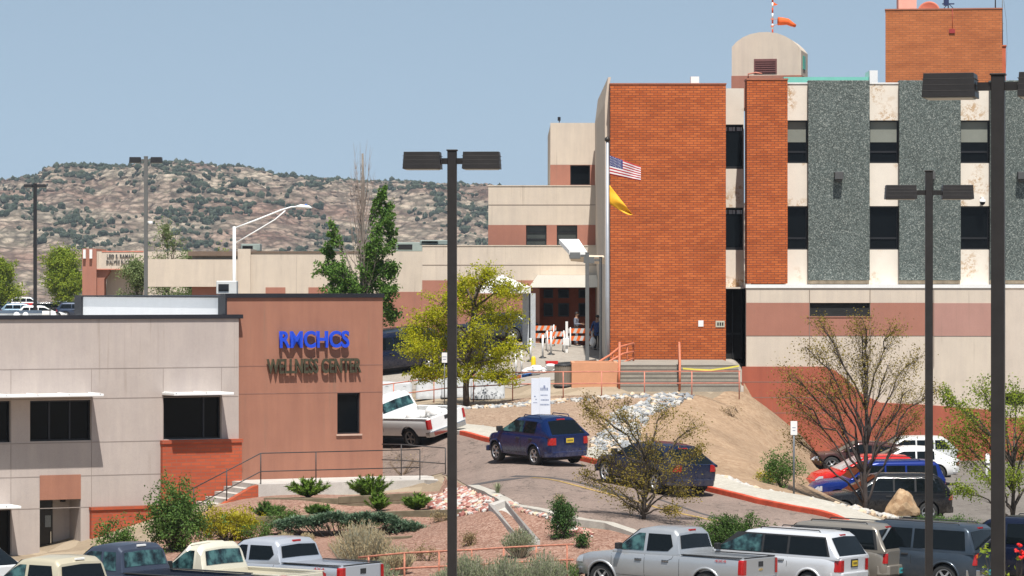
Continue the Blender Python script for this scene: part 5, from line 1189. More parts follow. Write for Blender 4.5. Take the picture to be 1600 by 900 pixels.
m=MB(); m.box(a,b,-.05,.1,-.3,1.19); m.box(a,b,3.0,3.15,-.3,1.19); m.box(a,a+.15,.1,3.0,-.3,1.19); m.box(b-.15,b,.1,3.0,-.3,1.19); m.build('planter_wall',pm('planter_salmon',(.56,.27,.15),.9,0,.08,2,.2),pl_,bevel=.01)
m=MB(); m.box(a+.15,b-.15,.1,3.0,.6,1.08); m.build('soil',DIRT,pl_)
for lab,x0,x1 in (('orange steel handrail on the left of the steps beside the planter',968,985),('orange steel handrail in the middle of the wide steps',1063,1078)):
    o=thing('stair_handrail',lab,'handrail',(P(x0,0,36.4).x,148.9,4.0),0)
    m=MB(); m.tube([(0,0,0),(0,-.05,.98),(.02,.2,1.15),(.08,2.0,2.0),(.10,2.6,2.02),(.10,2.6,1.0)],.05,8); m.tube([(0,.1,.55),(.08,2.0,1.5),(.1,2.6,1.52)],.035,6); m.build('handrail_pipe',RAILO,o)
    m=MB(); m.tube([(.06,1.0,.5),(.06,1.0,1.52)],.035,6); m.build('post',RAILO,o)
o=thing('ramp_handrail','orange ramp handrail climbing behind the flag pole to the brick wall','handrail',(P(950,565,34.5).x,F/34.5,4.9)); q=lambda x,y:((x-950)/34.5,(x-950)*.06,(565-y)/34.5)
m=MB(); m.tube([q(925,564),q(952,550),q(970,537),q(993,532),q(993,545)],.05,7); m.tube([q(950,560),q(975,548),q(993,545),q(993,560)],.045,7); m.tube([q(962,566),q(993,556)],.04,6); m.build('handrail_pipe',RAILO,o)
for x in (958,970,982): m=MB(); m.tube([q(x,568),q(x,546-(x-958)*.45)],.035,6); m.build('post',RAILO,o)
tp=thing('caution_tape','yellow caution tape strung low across the right flight of steps','caution tape',P(1067,577,36.4)); q=lambda x,y,d=0:((x-1067)/36.4,d,(577-y)/36.4)
m=MB(); pts=[q(1067,577),q(1085,578.5),q(1110,579.5),q(1135,576.5),q(1155,573)]
for (a,b) in zip(pts[:-1],pts[1:]): m.add([(a[0],a[1],a[2]),(b[0],b[1],b[2]),(b[0],b[1]+.02,b[2]+.07),(a[0],a[1]+.02,a[2]+.07)],[(0,1,2,3)])
m.build('tape',pm('tape_yellow',(.50,.42,.04),.5,0,.1),tp).modifiers.new('t','SOLIDIFY').thickness=.004
tp2=thing('trash_bin','ribbed grey brown round litter bin beside the salmon planter','litter bin',(P(880.5,0,36.1).x,F/36.1,H(P(880.5,0,36.1).x,F/36.1)))
m=MB(); 
m.lathe([(.36,0),(.37,.05),(.37,.9)],(0,0,0),32)
for k in range(30):
    a=2*math.pi*k/30; M=Matrix.Rotation(a,4,'Z'); m.box(.365,.39,-.016,.016,.05,.88,0,M)
m.build('bin_body',pm('bin_taupe',(.20,.165,.13),.8,0,.1),tp2); m=MB(); m.lathe([(.39,.88),(.40,.93),(.36,.97),(.2,.98),(.19,.94)],(0,0,0),28); m.build('bin_rim',BLKP,tp2); m=MB(); m.lathe([(.39,0),(.395,.05),(.36,.06)],(0,0,0),28); m.build('bin_foot',BLKP,tp2)
# plastic jersey barriers
BARR=pm('barrier_plastic',(.42,.43,.44),.55,0,.16,3)
bar=None
for i,(x,s,lab) in enumerate(((560,35.2,'white plastic barrier hidden behind the salmon corner'),(618,35.4,'white water filled barrier above the white pickup cab'),(676,35.6,'white water filled barrier just left of the central lamp post'),(716,35.75,'white water filled barrier right of the central lamp post by the tree trunk'),(762,36,'rightmost white barrier, brightest, with a rounded end'))):
    X_,Y_=(x-800)/s,F/s
    if bar is None:
        bar=thing('water_barrier',lab,'barrier',(0,0,0),0,'white plastic barriers'); m=MB()
        prof=[(-.30,0),(-.30,.16),(-.16,.36),(-.11,.82),(-.07,.93),(0,.96),(.07,.93),(.11,.82),(.16,.36),(.30,.16),(.30,0)]
        xs=[-.76,-.72,-.62,-.3,0,.3,.62,.72,.76]; vs=[]
        for k,xx in enumerate(xs):
            f_=(.80,.93,1,1,.97,1,1,.93,.80)[k]; vs+=[(xx,y*f_,z*f_) for y,z in prof]
        n=len(prof); fs=[(i_*n+j,i_*n+j+1,(i_+1)*n+j+1,(i_+1)*n+j) for i_ in range(len(xs)-1) for j in range(n-1)]+[list(range(n)),[(len(xs)-1)*n+j for j in range(n)][::-1]]
        m.add(vs,fs,0,True); m.build('barrier_body',BARR,bar,sharp=50,fixn=True)
        m=MB(); 
        for xx in (-.4,.4): m.lathe([(.09,-.13),(.075,-.10),(.001,-.09)],(xx,0,.66),12,'y'); 
        m.build('fork_recess',pm('recess_grey',(.16,.16,.16),.8,0,.1),bar,fixn=True); o=bar
    else: o=copy_tree(bar); tag(o,lab)
    o.location=(X_,Y_,H(X_,Y_)); o.rotation_euler=(0,0,R(3)); o.scale=(.97,1,.95)
def sign_post(name,label,x,ytop,ybot,s,w,h,cols,z0=None,lines=(),pw=.05,postm=POLEG):
    X_,Y_=(x-800)/s,F/s; zb=H(X_,Y_); o=thing(name,label,'sign',(X_,Y_,zb)); zt=EYE+(450-ytop)/s-zb
    m=MB(); m.tube([(0,.03,0),(0,.03,zt-.02)],pw/2,6); m.build('post',postm,o)
    m=MB(); m.box(-w/2,w/2,-.012,.004,zt-h,zt); b=m.build('sign_plate',cols,o,bevel=.004)
    if lines:
        m=MB()
        for a,b1,c,d in lines: m.box(-w/2+a*w,-w/2+b1*w,-.0145,-.0125,zt-h+c*h,zt-h+d*h)
        m.build('sign_mark',pm('sign_mark_grey',(.22,.25,.33),.7,0,.1),b)
    return o
sign_post('parking_sign','small white sign on a thin post touching the left of the central lamp post',694.5,551,612,37.5,.22,.42,WHITE,lines=((.1,.9,.55,.62),(.2,.8,.3,.38)))
sign_post('parking_sign','narrow white sign on a grey post between the sidewalk and the dirt slope',1240.5,658,776,49.3,.21,.44,WHITE,lines=((.25,.75,.5,.56),(.3,.7,.3,.35)),postm=pm('galv_post',(.16,.17,.18),.5,.4,.1),pw=.07)
# directory board: two hinged white panels on posts
v=P(845,652,40.5); zb=H(v.x,v.y); o=thing('notice_board','tall white two panel notice board behind the dark blue small SUV','notice board',(v.x,v.y,zb),R(4)); zt=EYE+(450-590)/40.5-zb; q=1/40.5
m=MB(); m.box(-.37,-.06,-.02,.02,zt-1.55,zt-.03); m.box(-.06,.37,-.035,.005,zt-1.55,zt); m.build('panel',pm('board_white',(.62,.66,.74),.5,0,.04),o,bevel=.006)
m=MB(); m.box(-.3,-.25,.03,.08,0,zt-.1); m.build('post',POLEG,o); m=MB(); m.box(.24,.29,.03,.08,0,zt-.1); m.build('post',POLEG,o)
m=MB()
rr=random.Random(4)
for a,b,c,hh_ in ((-.02,.28,.70,.07),(-.01,.26,.565,.03),(.0,.31,.44,.035),(-.03,.33,.32,.035)):
    x_=a
    while x_<b: w_=rr.uniform(.02,.05); m.box(x_,min(b,x_+w_),-.0385,-.0355,zt-1.55+c*1.5,zt-1.55+c*1.5+hh_*1.6); x_+=w_+.014
m.box(.1,.17,-.0385,-.0355,zt-.42,zt-.30); m.box(-.3,-.14,-.0235,-.0205,zt-.98,zt-.955); m.box(-.26,-.2,-.0235,-.0205,zt-.75,zt-.7); m.box(-.21,-.16,-.0235,-.0205,zt-.86,zt-.82)
m.build('board_mark',pm('board_ink',(.20,.24,.36),.7,0,.1),o)
# teal post beside poplar
v=P(613,515,27); zb=H(v.x,v.y); o=thing('bus_stop_sign','teal topped sign post standing beside the person in purple','sign post',(v.x,v.y,zb)); zt=EYE+(450-446)/27-zb
m=MB(); m.tube([(0,0,0),(0,0,zt)],.05,6); m.build('post',POLEG,o); m=MB(); m.box(-.12,.12,-.03,.03,zt-.55,zt+.05); m.build('sign_plate',pm('teal_plate',(.05,.22,.25),.5,0,.1),o); m=MB(); m.box(-.2,.25,-.2,.2,.55,1.1); m.build('box',pm('teal_box',(.08,.15,.16),.6,0,.1),o)
# plaza clutter
def at(x,s): X_,Y_=(x-800)/s,F/s; return Vector((X_,Y_,H(X_,Y_)))
ORG=pm('barricade_orange',(.72,.14,.02),.6,0,.1)
def barricade(x,s,w,label,n=6,rz=0):
    o=thing('traffic_barricade',label,'barricade',at(x,s),rz,'orange and white barricades')
    for zz in (.88,.50):
        m=MB(); m.box(-w/2,w/2,-.02,.02,zz-.12,zz+.12); bo=m.build('board',pm('barricade_white',(.5,.48,.46),.7,0,.1),o)
        m=MB()
        for k in range(n): a=-w/2+w*(k+.2)/n; b=a+w/n*.5; m.add([(a,-.023,zz-.12),(b,-.023,zz-.12),(b+.10,-.023,zz+.12),(a+.10,-.023,zz+.12)],[(0,1,2,3)])
        m.build('stripe',ORG,bo)
    for sx in (-1,1):
        m=MB(); m.tube([(sx*w*.42,-.3,0),(sx*w*.42,0,1.05)],.03,5); m.build('leg',WHITE,o); m=MB(); m.tube([(sx*w*.42,.3,0),(sx*w*.42,0,1.05)],.03,5); m.build('leg',WHITE,o)
barricade(846,31.0,1.5,'left orange and white striped barricade on the plaza',5,R(-8)); barricade(868,31.6,1.0,'middle striped barricade just behind the red bin',4,R(10)); barricade(908,30.9,1.3,'striped barricade between the two people by the entrance',4,R(3))
pass
for x,s,lab in ((829,32.2,'leftmost thin white delineator post near the tree'),(848,32.0,'white delineator post in front of the left barricade'),(861,31.8,'white delineator post just above the red bin'),(806,33.4,'thin white post under the right side of the yellow green tree'),(815,33.2,'second thin white post under the right side of the tree')):
    o=thing('delineator_post',lab,'delineator',at(x,s),0,'white delineator posts'); m=MB(); m.lathe([(.2,0),(.18,.05),(.05,.08)],(0,0,0),10); m.build('foot',BLKP,o); m=MB(); m.tube([(0,0,.06),(0,0,1.15)],.05,8); m.build('post',WHITE,o)
o=thing('sign_stand','white upright stand with a small white box left of the person in grey','sign stand',at(885.5,31.6)); m=MB(); m.box(-.06,.06,-.03,.03,.0,1.55); m.build('post',WHITE,o); m=MB(); m.box(-.19,.13,-.12,.05,.35,.72); m.build('box',WHITE,o,bevel=.02)
o=thing('yellow_bollard','short yellow bollard at the edge of the tree by white sandbags','bollard',at(833.5,33.2)); m=MB(); m.lathe([(.11,0),(.11,.7),(.07,.78),(.001,.8)],(0,0,0),12); m.build('bollard_body',pm('bollard_yellow',(.80,.52,.01),.5,0,.1),o)
o=thing('red_bin','bright red open top bin on the plaza beside the white sandbags','bin',at(862,33.2),R(8)); m=MB(); m.add([(-.22,-.16,0),(.22,-.16,0),(.22,.16,0),(-.22,.16,0),(-.28,-.2,.48),(.28,-.2,.48),(.28,.2,.48),(-.28,.2,.48)],[(0,3,2,1),(0,1,5,4),(1,2,6,5),(2,3,7,6),(3,0,4,7)]); m.build('bin_body',pm('bin_red',(.60,.01,.01),.5,0,.08),o).modifiers.new('t','SOLIDIFY').thickness=.02
rr=random.Random(9)
for i,(x,s,lab) in enumerate(((838,34.2,'large white sandbag heap nearest the blue kerb stripe'),(829,33.6,'white sandbag heap below the yellow bollard'),(851,33.6,'white sandbag heap left of the red bin'),(868,33.5,'small white sandbag right of the red bin'))):
    o=thing('sandbag_heap',lab,'sandbags',at(x,s),0,'white sandbag heaps'); m=MB()
    for k in range(4): m.ico((rr.uniform(-.3,.3),rr.uniform(-.15,.15),.1+.09*k*(i!=3)),(.24,.18,.11),2,.15,0,True,rr)
    m.build('sandbags',WHITE,o)
a,b=P(815,584,34.6),P(836,570,33.9); m=MB(); d_=(b-a); n_=Vector((-d_.y,d_.x,0)).normalized()*.18
m.add([(a.x,a.y,H(a.x,a.y)+.02),(b.x,b.y,H(b.x,b.y)+.02),(b.x,b.y,H(b.x,b.y)+.16),(a.x,a.y,H(a.x,a.y)+.16),(a.x-n_.x,a.y+.3,H(a.x,a.y)+.16),(b.x-n_.x,b.y+.3,H(b.x,b.y)+.16)],[(0,1,2,3),(3,2,5,4)]); tag(m.build('kerb',pm('kerb_blue',(.02,.16,.5),.7,0,.2)),kind='structure')
a,b=P(783,597,35.3),P(814,585,34.7); m=MB(); m.add([(a.x,a.y,H(a.x,a.y)+.02),(b.x,b.y,H(b.x,b.y)+.02),(b.x,b.y,H(b.x,b.y)+.16),(a.x,a.y,H(a.x,a.y)+.16),(a.x,a.y+.3,H(a.x,a.y)+.16),(b.x,b.y+.3,H(b.x,b.y)+.16)],[(0,1,2,3),(3,2,5,4)]); tag(m.build('kerb',REDP),kind='structure')
# tent at the entrance
o=thing('canopy_tent','white canopy tent standing behind the yellow green tree by the entrance','tent',at(788,31.6)); zt=EYE+(450-447)/31.6-o.location.z
m=MB(); m.box(-1.5,1.3,-1.2,1.2,zt-.35,zt-.05); m.add([(-1.5,-1.2,zt-.05),(1.3,-1.2,zt-.05),(1.3,1.2,zt-.05),(-1.5,1.2,zt-.05),(-.1,0,zt+.55)],[(0,1,4),(1,2,4),(2,3,4),(3,0,4)]); m.build('tent_roof',WHITE,o)
m=MB(); m.box(.9,1.55,1.0,1.04,0,zt-.36); m.build('side_curtain',pm('curtain_grey',(.42,.44,.46),.8,0,.15,3),o)
for sx,sy in ((-1.45,-1.15),(1.25,-1.15),(-1.45,1.15),(1.25,1.15)): m=MB(); m.box(sx-.04,sx+.04,sy-.04,sy+.04,0,zt-.36); m.build('leg',DFRAME if sx>0 and sy<0 else WHITE,o)
# bollards in the right lot
for x,s,lab in ((1468,36.5,'white bollard left of the green tree, beside the white sedan'),(1543,36.5,'white bollard behind the green tree left of the nearest lamp post')):
    o=thing('white_bollard',lab,'bollard',at(x,s),0,'white bollards'); m=MB(); m.lathe([(.10,0),(.10,.95),(.07,1.03),(.001,1.06)],(0,0,0),12); m.build('bollard_body',WHITE,o); m=MB(); m.lathe([(.103,.55),(.103,.65)],(0,0,0),12); m.build('reflective_band',POLEG,o)
# landscape timbers
TIM=pm('timber',(.19,.155,.10),.9,0,.3,3,.5,20,0,.3,.25,12)
def timber(label,a,b,hgt,thick=.2,rows=2,nm='timber_edging'):
    A,B=P(*a),P(*b); d=B-A; L_=Vector((d.x,d.y,0)).length; o=thing(nm,label,'timber edging',(A.x,A.y,min(A.z,B.z)-hgt),math.atan2(d.y,d.x)); t=A.z-o.location.z+.1; t2=B.z-o.location.z+.1; hgt+=.12
    for k in range(rows):
        m=MB(); z0,z1=k/rows,(k+1)/rows; rz_=lambda f,tt:(tt-hgt)+hgt*f
        vs=[(0,0,rz_(z0,t)),(L_,0,rz_(z0,t2)),(L_,thick,rz_(z0,t2)),(0,thick,rz_(z0,t)),(0,0,rz_(z1,t)-.008),(L_,0,rz_(z1,t2)-.008),(L_,thick,rz_(z1,t2)-.008),(0,thick,rz_(z1,t)-.008)]
        m.add(vs,[(0,3,2,1),(4,5,6,7),(0,1,5,4),(1,2,6,5),(2,3,7,6),(3,0,4,7)]); m.build('timber',TIM,o,bevel=.015)
    return o
timber('upper dark timber edging below the concrete landing',(412,782,47.2),(528,783,47.6),.38); timber('upper right timber edging beside the rock bed',(528,781,47.6),(652,774,48.2),.36)
timber('middle timber edging behind the spreading juniper',(398,812,49.4),(560,806,49.7),.30); timber('middle right timber edging with its face in the sun above the pink gravel',(560,805,49.7),(728,800,50.7),.42)
timber('lower timber edging left of the juniper by the bushes',(560,846,51.6),(640,842,52),.3)
# drain trough
A=P(763,808,51.4);B=P(785,808,51.4);C_=P(844,848,54.3);D=P(822,850,54.5)
o=thing('drain_trough','pale concrete drain trough set slanting in the pink gravel','drain',(A.x,A.y,A.z)); q=[v-A for v in (A,B,C_,D)]
for v in q: v.z=0
hz_=[H((A+v).x,(A+v).y)-A.z+.24 for v in q]
inn=[q[0].lerp(q[2],.12)+Vector((.0,0,0)),q[1].lerp(q[3],.12),q[2].lerp(q[0],.10),q[3].lerp(q[1],.10)]
m=MB(); out=[(v.x,v.y,h_) for v,h_ in zip(q,hz_)]; ii=[(v.x,v.y,h_) for v,h_ in zip(inn,hz_)]; dn=[(v[0],v[1],v[2]-.2) for v in ii]; ob=[(v[0],v[1],v[2]-.5) for v in out]
m.add(out+ii+dn+ob,[(i,(i+1)%4,4+(i+1)%4,4+i) for i in range(4)]+[(4+i,4+(i+1)%4,8+(i+1)%4,8+i) for i in range(4)]+[(8,9,10,11)]+[(i,12+i,12+(i+1)%4,(i+1)%4) for i in range(4)]); m.build('trough_body',CONC,o,fixn=True)
# boulder
v=P(1409,803,47.5); o=thing('boulder','large tan sandstone boulder with a pointed top in front of the black SUV','boulder',(v.x,v.y,v.z))
bm=bmesh.new(); bmesh.ops.create_icosphere(bm,subdivisions=4,radius=1)
for q in bm.verts:
    c=q.co; n_=noise.noise(c*1.3+Vector((3,1,7))); n2=noise.noise(c*4); k=.82+.28*n_+.07*n2
    q.co=Vector((c.x*k*.80*(1-.30*max(0,c.z)),c.y*k*.6,max(-.25,c.z*k*.88)+.2))
    if q.co.x+q.co.z*.6>.82: q.co.x-=(q.co.x+q.co.z*.6-.82)*.6
    if -q.co.x+q.co.z*.75>.72: d_=(-q.co.x+q.co.z*.75-.72); q.co.x+=d_*.6
me=bpy.data.meshes.new('rock_body'); bm.to_mesh(me); bm.free(); me.materials.append(groundmat('sandstone',[(.1,(.30,.18,.10)),(.5,(.43,.29,.17)),(1,(.54,.40,.26))],4,.8,.25,.6,.05,10)); me.set_sharp_from_angle(angle=R(30)); q=bpy.data.objects.new('rock_body',me); COL.objects.link(q); q.parent=o; q.scale=(.86,.86,.86)
# ================================================================== PEOPLE
def skin_mesh(name,verts,edges,rad,mat,parent,sub=2,root=0):
    me=bpy.data.meshes.new(name); me.from_pydata(verts,edges,[]); me.materials.append(mat); o=bpy.data.objects.new(name,me); COL.objects.link(o); 
    md=o.modifiers.new('s','SKIN'); md.use_smooth_shade=True
    lay=me.skin_vertices[0].data if me.skin_vertices else None
    if lay is None: 
        bm=bmesh.new(); bm.from_mesh(me); bm.verts.layers.skin.verify(); bm.to_mesh(me); bm.free(); lay=me.skin_vertices[0].data
    for i,r in enumerate(rad): lay[i].radius=(r,r) if not hasattr(r,'__len__') else r; lay[i].use_root=(i==root)
    o.modifiers.new('u','SUBSURF').levels=sub; o.modifiers['u'].render_levels=sub
    bpy.context.view_layer.update(); dg=bpy.context.evaluated_depsgraph_get(); m2=bpy.data.meshes.new_from_object(o.evaluated_get(dg)); bpy.data.objects.remove(o)
    m2.name=name; q=bpy.data.objects.new(name,m2); COL.objects.link(q); q.parent=parent; return q
def person(label,x,s,face,shirt,trous,skin,hair,arms,stride=.06,h=1.72,coat=False,hairl=0):
    k=h/1.75; o=thing('person',label,'person',at(x,s),face)
    # faces local -y
    V=[(0,0,.98),(0,0,1.12),(0,.01,1.30),(0,.01,1.42),(0,-.01,1.50),(0,-.02,1.57),(0,-.03,1.66),(0,-.02,1.73)]
    Rr=[(.15,.11),(.14,.10),(.165,.115),(.13,.09),.055,.065,(.078,.095),.055]
    E=[(i,i+1) for i in range(7)]
    def add(p,r,frm): V.append(p); Rr.append(r); E.append((frm,len(V)-1)); return len(V)-1
    legs=[]
    for sx in (1,-1):
        a=add((sx*.09,0,.90),.09,0); b=add((sx*.10,-.02+sx*stride*.4,.50),.062,a); c=add((sx*.10,.02+sx*stride,.10),.042,b); d=add((sx*.11,-.06+sx*stride,.04),.042,c); add((sx*.12,-.15+sx*stride,.03),.03,d); legs.append((a,b,c))
    hands=[]
    for sx,(el,ha) in zip((1,-1),arms):
        a=add((sx*.18,.01,1.40),.055,3); b=add(el,.040,a); c=add(ha,.026,b); dv=(Vector(ha)-Vector(el)).normalized(); p=Vector(ha)+dv*.06; d=add(tuple(p),(.034,.02),c); hands.append((a,b,c,d))
        side=dv.cross(Vector((0,1,.1))).normalized()
        for f_ in range(4): q=p+side*(-.03+.02*f_)+dv*.035; e=add(tuple(q),.0085,d); add(tuple(q+dv*(.04-.006*abs(f_-1.5))+Vector((0,-.015,0))),.0075,e)
        e=add(tuple(p-side*.038+dv*.0),.0095,d); add(tuple(p-side*.05+dv*.03),.008,e)
    b_=skin_mesh('body',[tuple(Vector(v)*k) for v in V],E,[tuple(q*k for q in r) if hasattr(r,'__len__') else r*k for r in Rr],skin,o,2)
    m=MB(); hc=Vector((0,-.03,1.665))*k
    for sx in (1,-1): m.ico(tuple(hc+Vector((sx*.03,-.083,.0))*k),.011*k,1)
    m.build('eyes',DARK,b_); m=MB(); m.ico(tuple(hc+Vector((0,-.098,-.025))*k),(.012*k,.018*k,.02*k),1,0,0,True); m.box(-.022*k,.022*k,(-.03-.088)*k,(-.03-.075)*k,(1.665-.062)*k,(1.665-.052)*k)
    for sx in (1,-1): m.ico((sx*.08*k,-.02*k,1.66*k),(.012*k,.02*k,.03*k),1,0,0,True)
    m.build('nose_and_ears',skin,b_)
    m=MB(); m.ico(tuple(hc+Vector((0,.018,.028))*k),(.088*k,.098*k,.088*k),2,.04,0,True)
    if hairl: m.ico(tuple(hc+Vector((0,.06,-.1))*k),(.08*k,.05*k,.16*k),2,.05,0,True)
    m.build('hair',hair,o)
    sv=[V[i] for i in (0,1,2,3)]; sr=[(.185,.145),(.165,.125),(.185,.135),(.15,.11)]; se=[(0,1),(1,2),(2,3)]
    def ad(p,r,f): sv.append(p); sr.append(r); se.append((f,len(sv)-1)); return len(sv)-1
    ad((0,0,1.455),.075,3)
    if coat: ad((0,0,.72),(.19,.15),0)
    for (a,b,c,d) in hands:
        q=ad(V[a],.072,3); q=ad(V[b],.058,q); ad(tuple(Vector(V[b]).lerp(Vector(V[c]),.9)),.042,q)
    skin_mesh('shirt',[tuple(Vector(v)*k) for v in sv],se,[tuple(q*k for q in r) if hasattr(r,'__len__') else r*k for r in sr],shirt,o,2)
    tv=[(0,0,.99)]; tr=[(.165,.125)]; te=[]
    for (a,b,c) in legs:
        n0=len(tv); tv+= [V[a],V[b],tuple(Vector(V[c])+Vector((0,0,.0)))]; tr+=[.105,.078,.065]; te+=[(0,n0),(n0,n0+1),(n0+1,n0+2)]
    skin_mesh('trousers',[tuple(Vector(v)*k) for v in tv],te,[tuple(q*k for q in r) if hasattr(r,'__len__') else r*k for r in tr],trous,o,2)
    for sx in (1,-1):
        m=MB(); y0=sx*stride; m.box((sx*.11-.045)*k,(sx*.11+.05)*k,(y0-.20)*k,(y0+.08)*k,0,.075*k); m.build('shoe',BLKP,o,bevel=.02)
    return o
SK1=pm('skin_brown',(.28,.15,.09),.6,0,.05); HB=pm('hair_black',(.008,.007,.007),.6,0,.1)
p1=person('person in grey work clothes standing side on, reaching to the right by the barricades',900.5,30.6,R(75),pm('cloth_grey',(.16,.17,.21),.9,0,.1),pm('cloth_grey_trousers',(.13,.14,.17),.9,0,.1),SK1,HB,(((.24,.0,1.14),(.20,-.28,1.12)),((-.24,.02,1.12),(-.20,-.30,1.16))))
p2=person('person in a black and blue jacket behind the twin grey posts holding a white bag',933.5,31.0,R(160),pm('cloth_blue_jacket',(.012,.035,.13),.8,0,.2,6),pm('cloth_black',(.012,.012,.014),.9,0,.1),SK1,HB,(((.30,.0,1.16),(.36,-.05,.92)),((-.28,0,1.14),(-.26,-.1,.9))),coat=True,h=1.78)
p3=person('person in purple walking beside the teal sign post behind the salmon corner',625,24.5,R(-20),pm('cloth_purple',(.12,.035,.19),.9,0,.15),pm('cloth_dark_purple',(.05,.02,.08),.9,0,.1),SK1,HB,(((.25,0,1.14),(.28,-.06,.9)),((-.25,0,1.14),(-.26,-.06,.9))),stride=.12,h=1.62,hairl=1)
v=at(926,31.3); o=thing('carrier_bag','white plastic bag hanging low between the two people','bag',(v.x,v.y,v.z+.35)); m=MB(); m.ico((0,0,.2),(.16,.12,.24),2,.12,0,True); m.tube([(-.04,0,.4),(0,0,.58),(.04,0,.4)],.012,5); m.build('bag_body',WHITE,o)
# ================================================================== VEGETATION
LEAF={}
def leaves(mb,pts,size,rnd,up=.3,mi=0,asp=1.6):
    for p,sz in pts:
        n=Vector((rnd.gauss(0,1),rnd.gauss(0,1),rnd.gauss(up,1))).normalized(); a=n.orthogonal().normalized(); a.rotate(Matrix.Rotation(rnd.uniform(0,6.28),3,n)); b=n.cross(a)
        L_=size*sz*rnd.uniform(.7,1.3); w=L_/asp
        mb.add([p-a*L_*.5,p+b*w*.4+n*L_*.08,p+a*L_*.5,p-b*w*.4+n*L_*.08],[(0,1,2,3)],mi)
def bez(a,b,c,n): return [a*(1-t)**2+b*2*t*(1-t)+c*t*t for t in [i/n for i in range(n+1)]]
def clump_tree(name,label,cat,base,H_,clumps,trunk,mats,seed,tw=14,lv=26,ls=.1,tr=.09,limb=.035,fork=.3,spread=1.0,group=None,lean=(0,0),bare=0,att=.1,tk=1.0):
    """clumps: (x,y,z,rx,ry,rz) relative to base; trunk: list of points relative"""
    rnd=random.Random(seed); o=thing(name,label,cat,base,0,group); T=MB(); Lf=MB()
    tp=[Vector(p) for p in trunk]; n=len(tp); T.tube(tp,[tr*(1-.65*i/(n-1)) for i in range(n)],9)
    for (x,y,z,rx,ry,rz) in clumps:
        c=Vector((x,y,z)); bot=c-Vector((0,0,rz*.6))
        # attach point on trunk lower than the clump
        cand=[p for p in tp if p.z<z-att*H_] or [tp[0].lerp(tp[1],.7)]; at_=max(cand,key=lambda p:p.z-.3*(p-c).length)
        if at_.z<tp[0].z+.15*H_: at_=tp[0].lerp(tp[-1],fork)
        mid=(at_.lerp(c,.5) if att<.2 else Vector((at_.x+(c.x-at_.x)*.38,at_.y+(c.y-at_.y)*.38,at_.z+(c.z-at_.z)*.62)))+Vector((rnd.uniform(-.1,.1),rnd.uniform(-.1,.1),rnd.uniform(-.05,.12)))*H_*(.5 if att<.2 else .25)
        L_=bez(at_,mid,c,7); jl=(c-at_).length*.022; L_=[q if i_ in (0,) else q+Vector((rnd.gauss(0,jl),rnd.gauss(0,jl),rnd.gauss(0,jl))) for i_,q in enumerate(L_)]; T.tube(L_,[limb*(1-.75*i/7)+.004 for i in range(8)],6)
        for k in range(tw):
            s0=L_[rnd.randint(3,7)]
            while 1:
                q=Vector((rnd.uniform(-1,1),rnd.uniform(-1,1),rnd.uniform(-1,1)))
                if .25<q.length<1: break
            e=c+Vector((q.x*rx,q.y*ry,q.z*rz)); m_=s0.lerp(e,.5)+Vector((0,0,.1*rz)); B_=bez(s0,m_,e,4); T.tube(B_,[q_*tk*H_/4 for q_ in (.010,.008,.006,.004,.002)],4,0,False)
            if rnd.random()<bare: continue
            pts=[]
            for j in range(lv):
                t=rnd.uniform(.35,1.05); i=min(3,int(t*4)); p=B_[i].lerp(B_[i+1],min(1.2,t*4-i)) ; d_=Vector((rnd.gauss(0,1),rnd.gauss(0,1),rnd.gauss(0,1)))*spread*.16*min(rx,rz); pts.append((p+d_,1))
            leaves(Lf,pts,ls,rnd)
    T.build('trunk',mats[0],o); Lf.build('crown',mats[1],o); return o
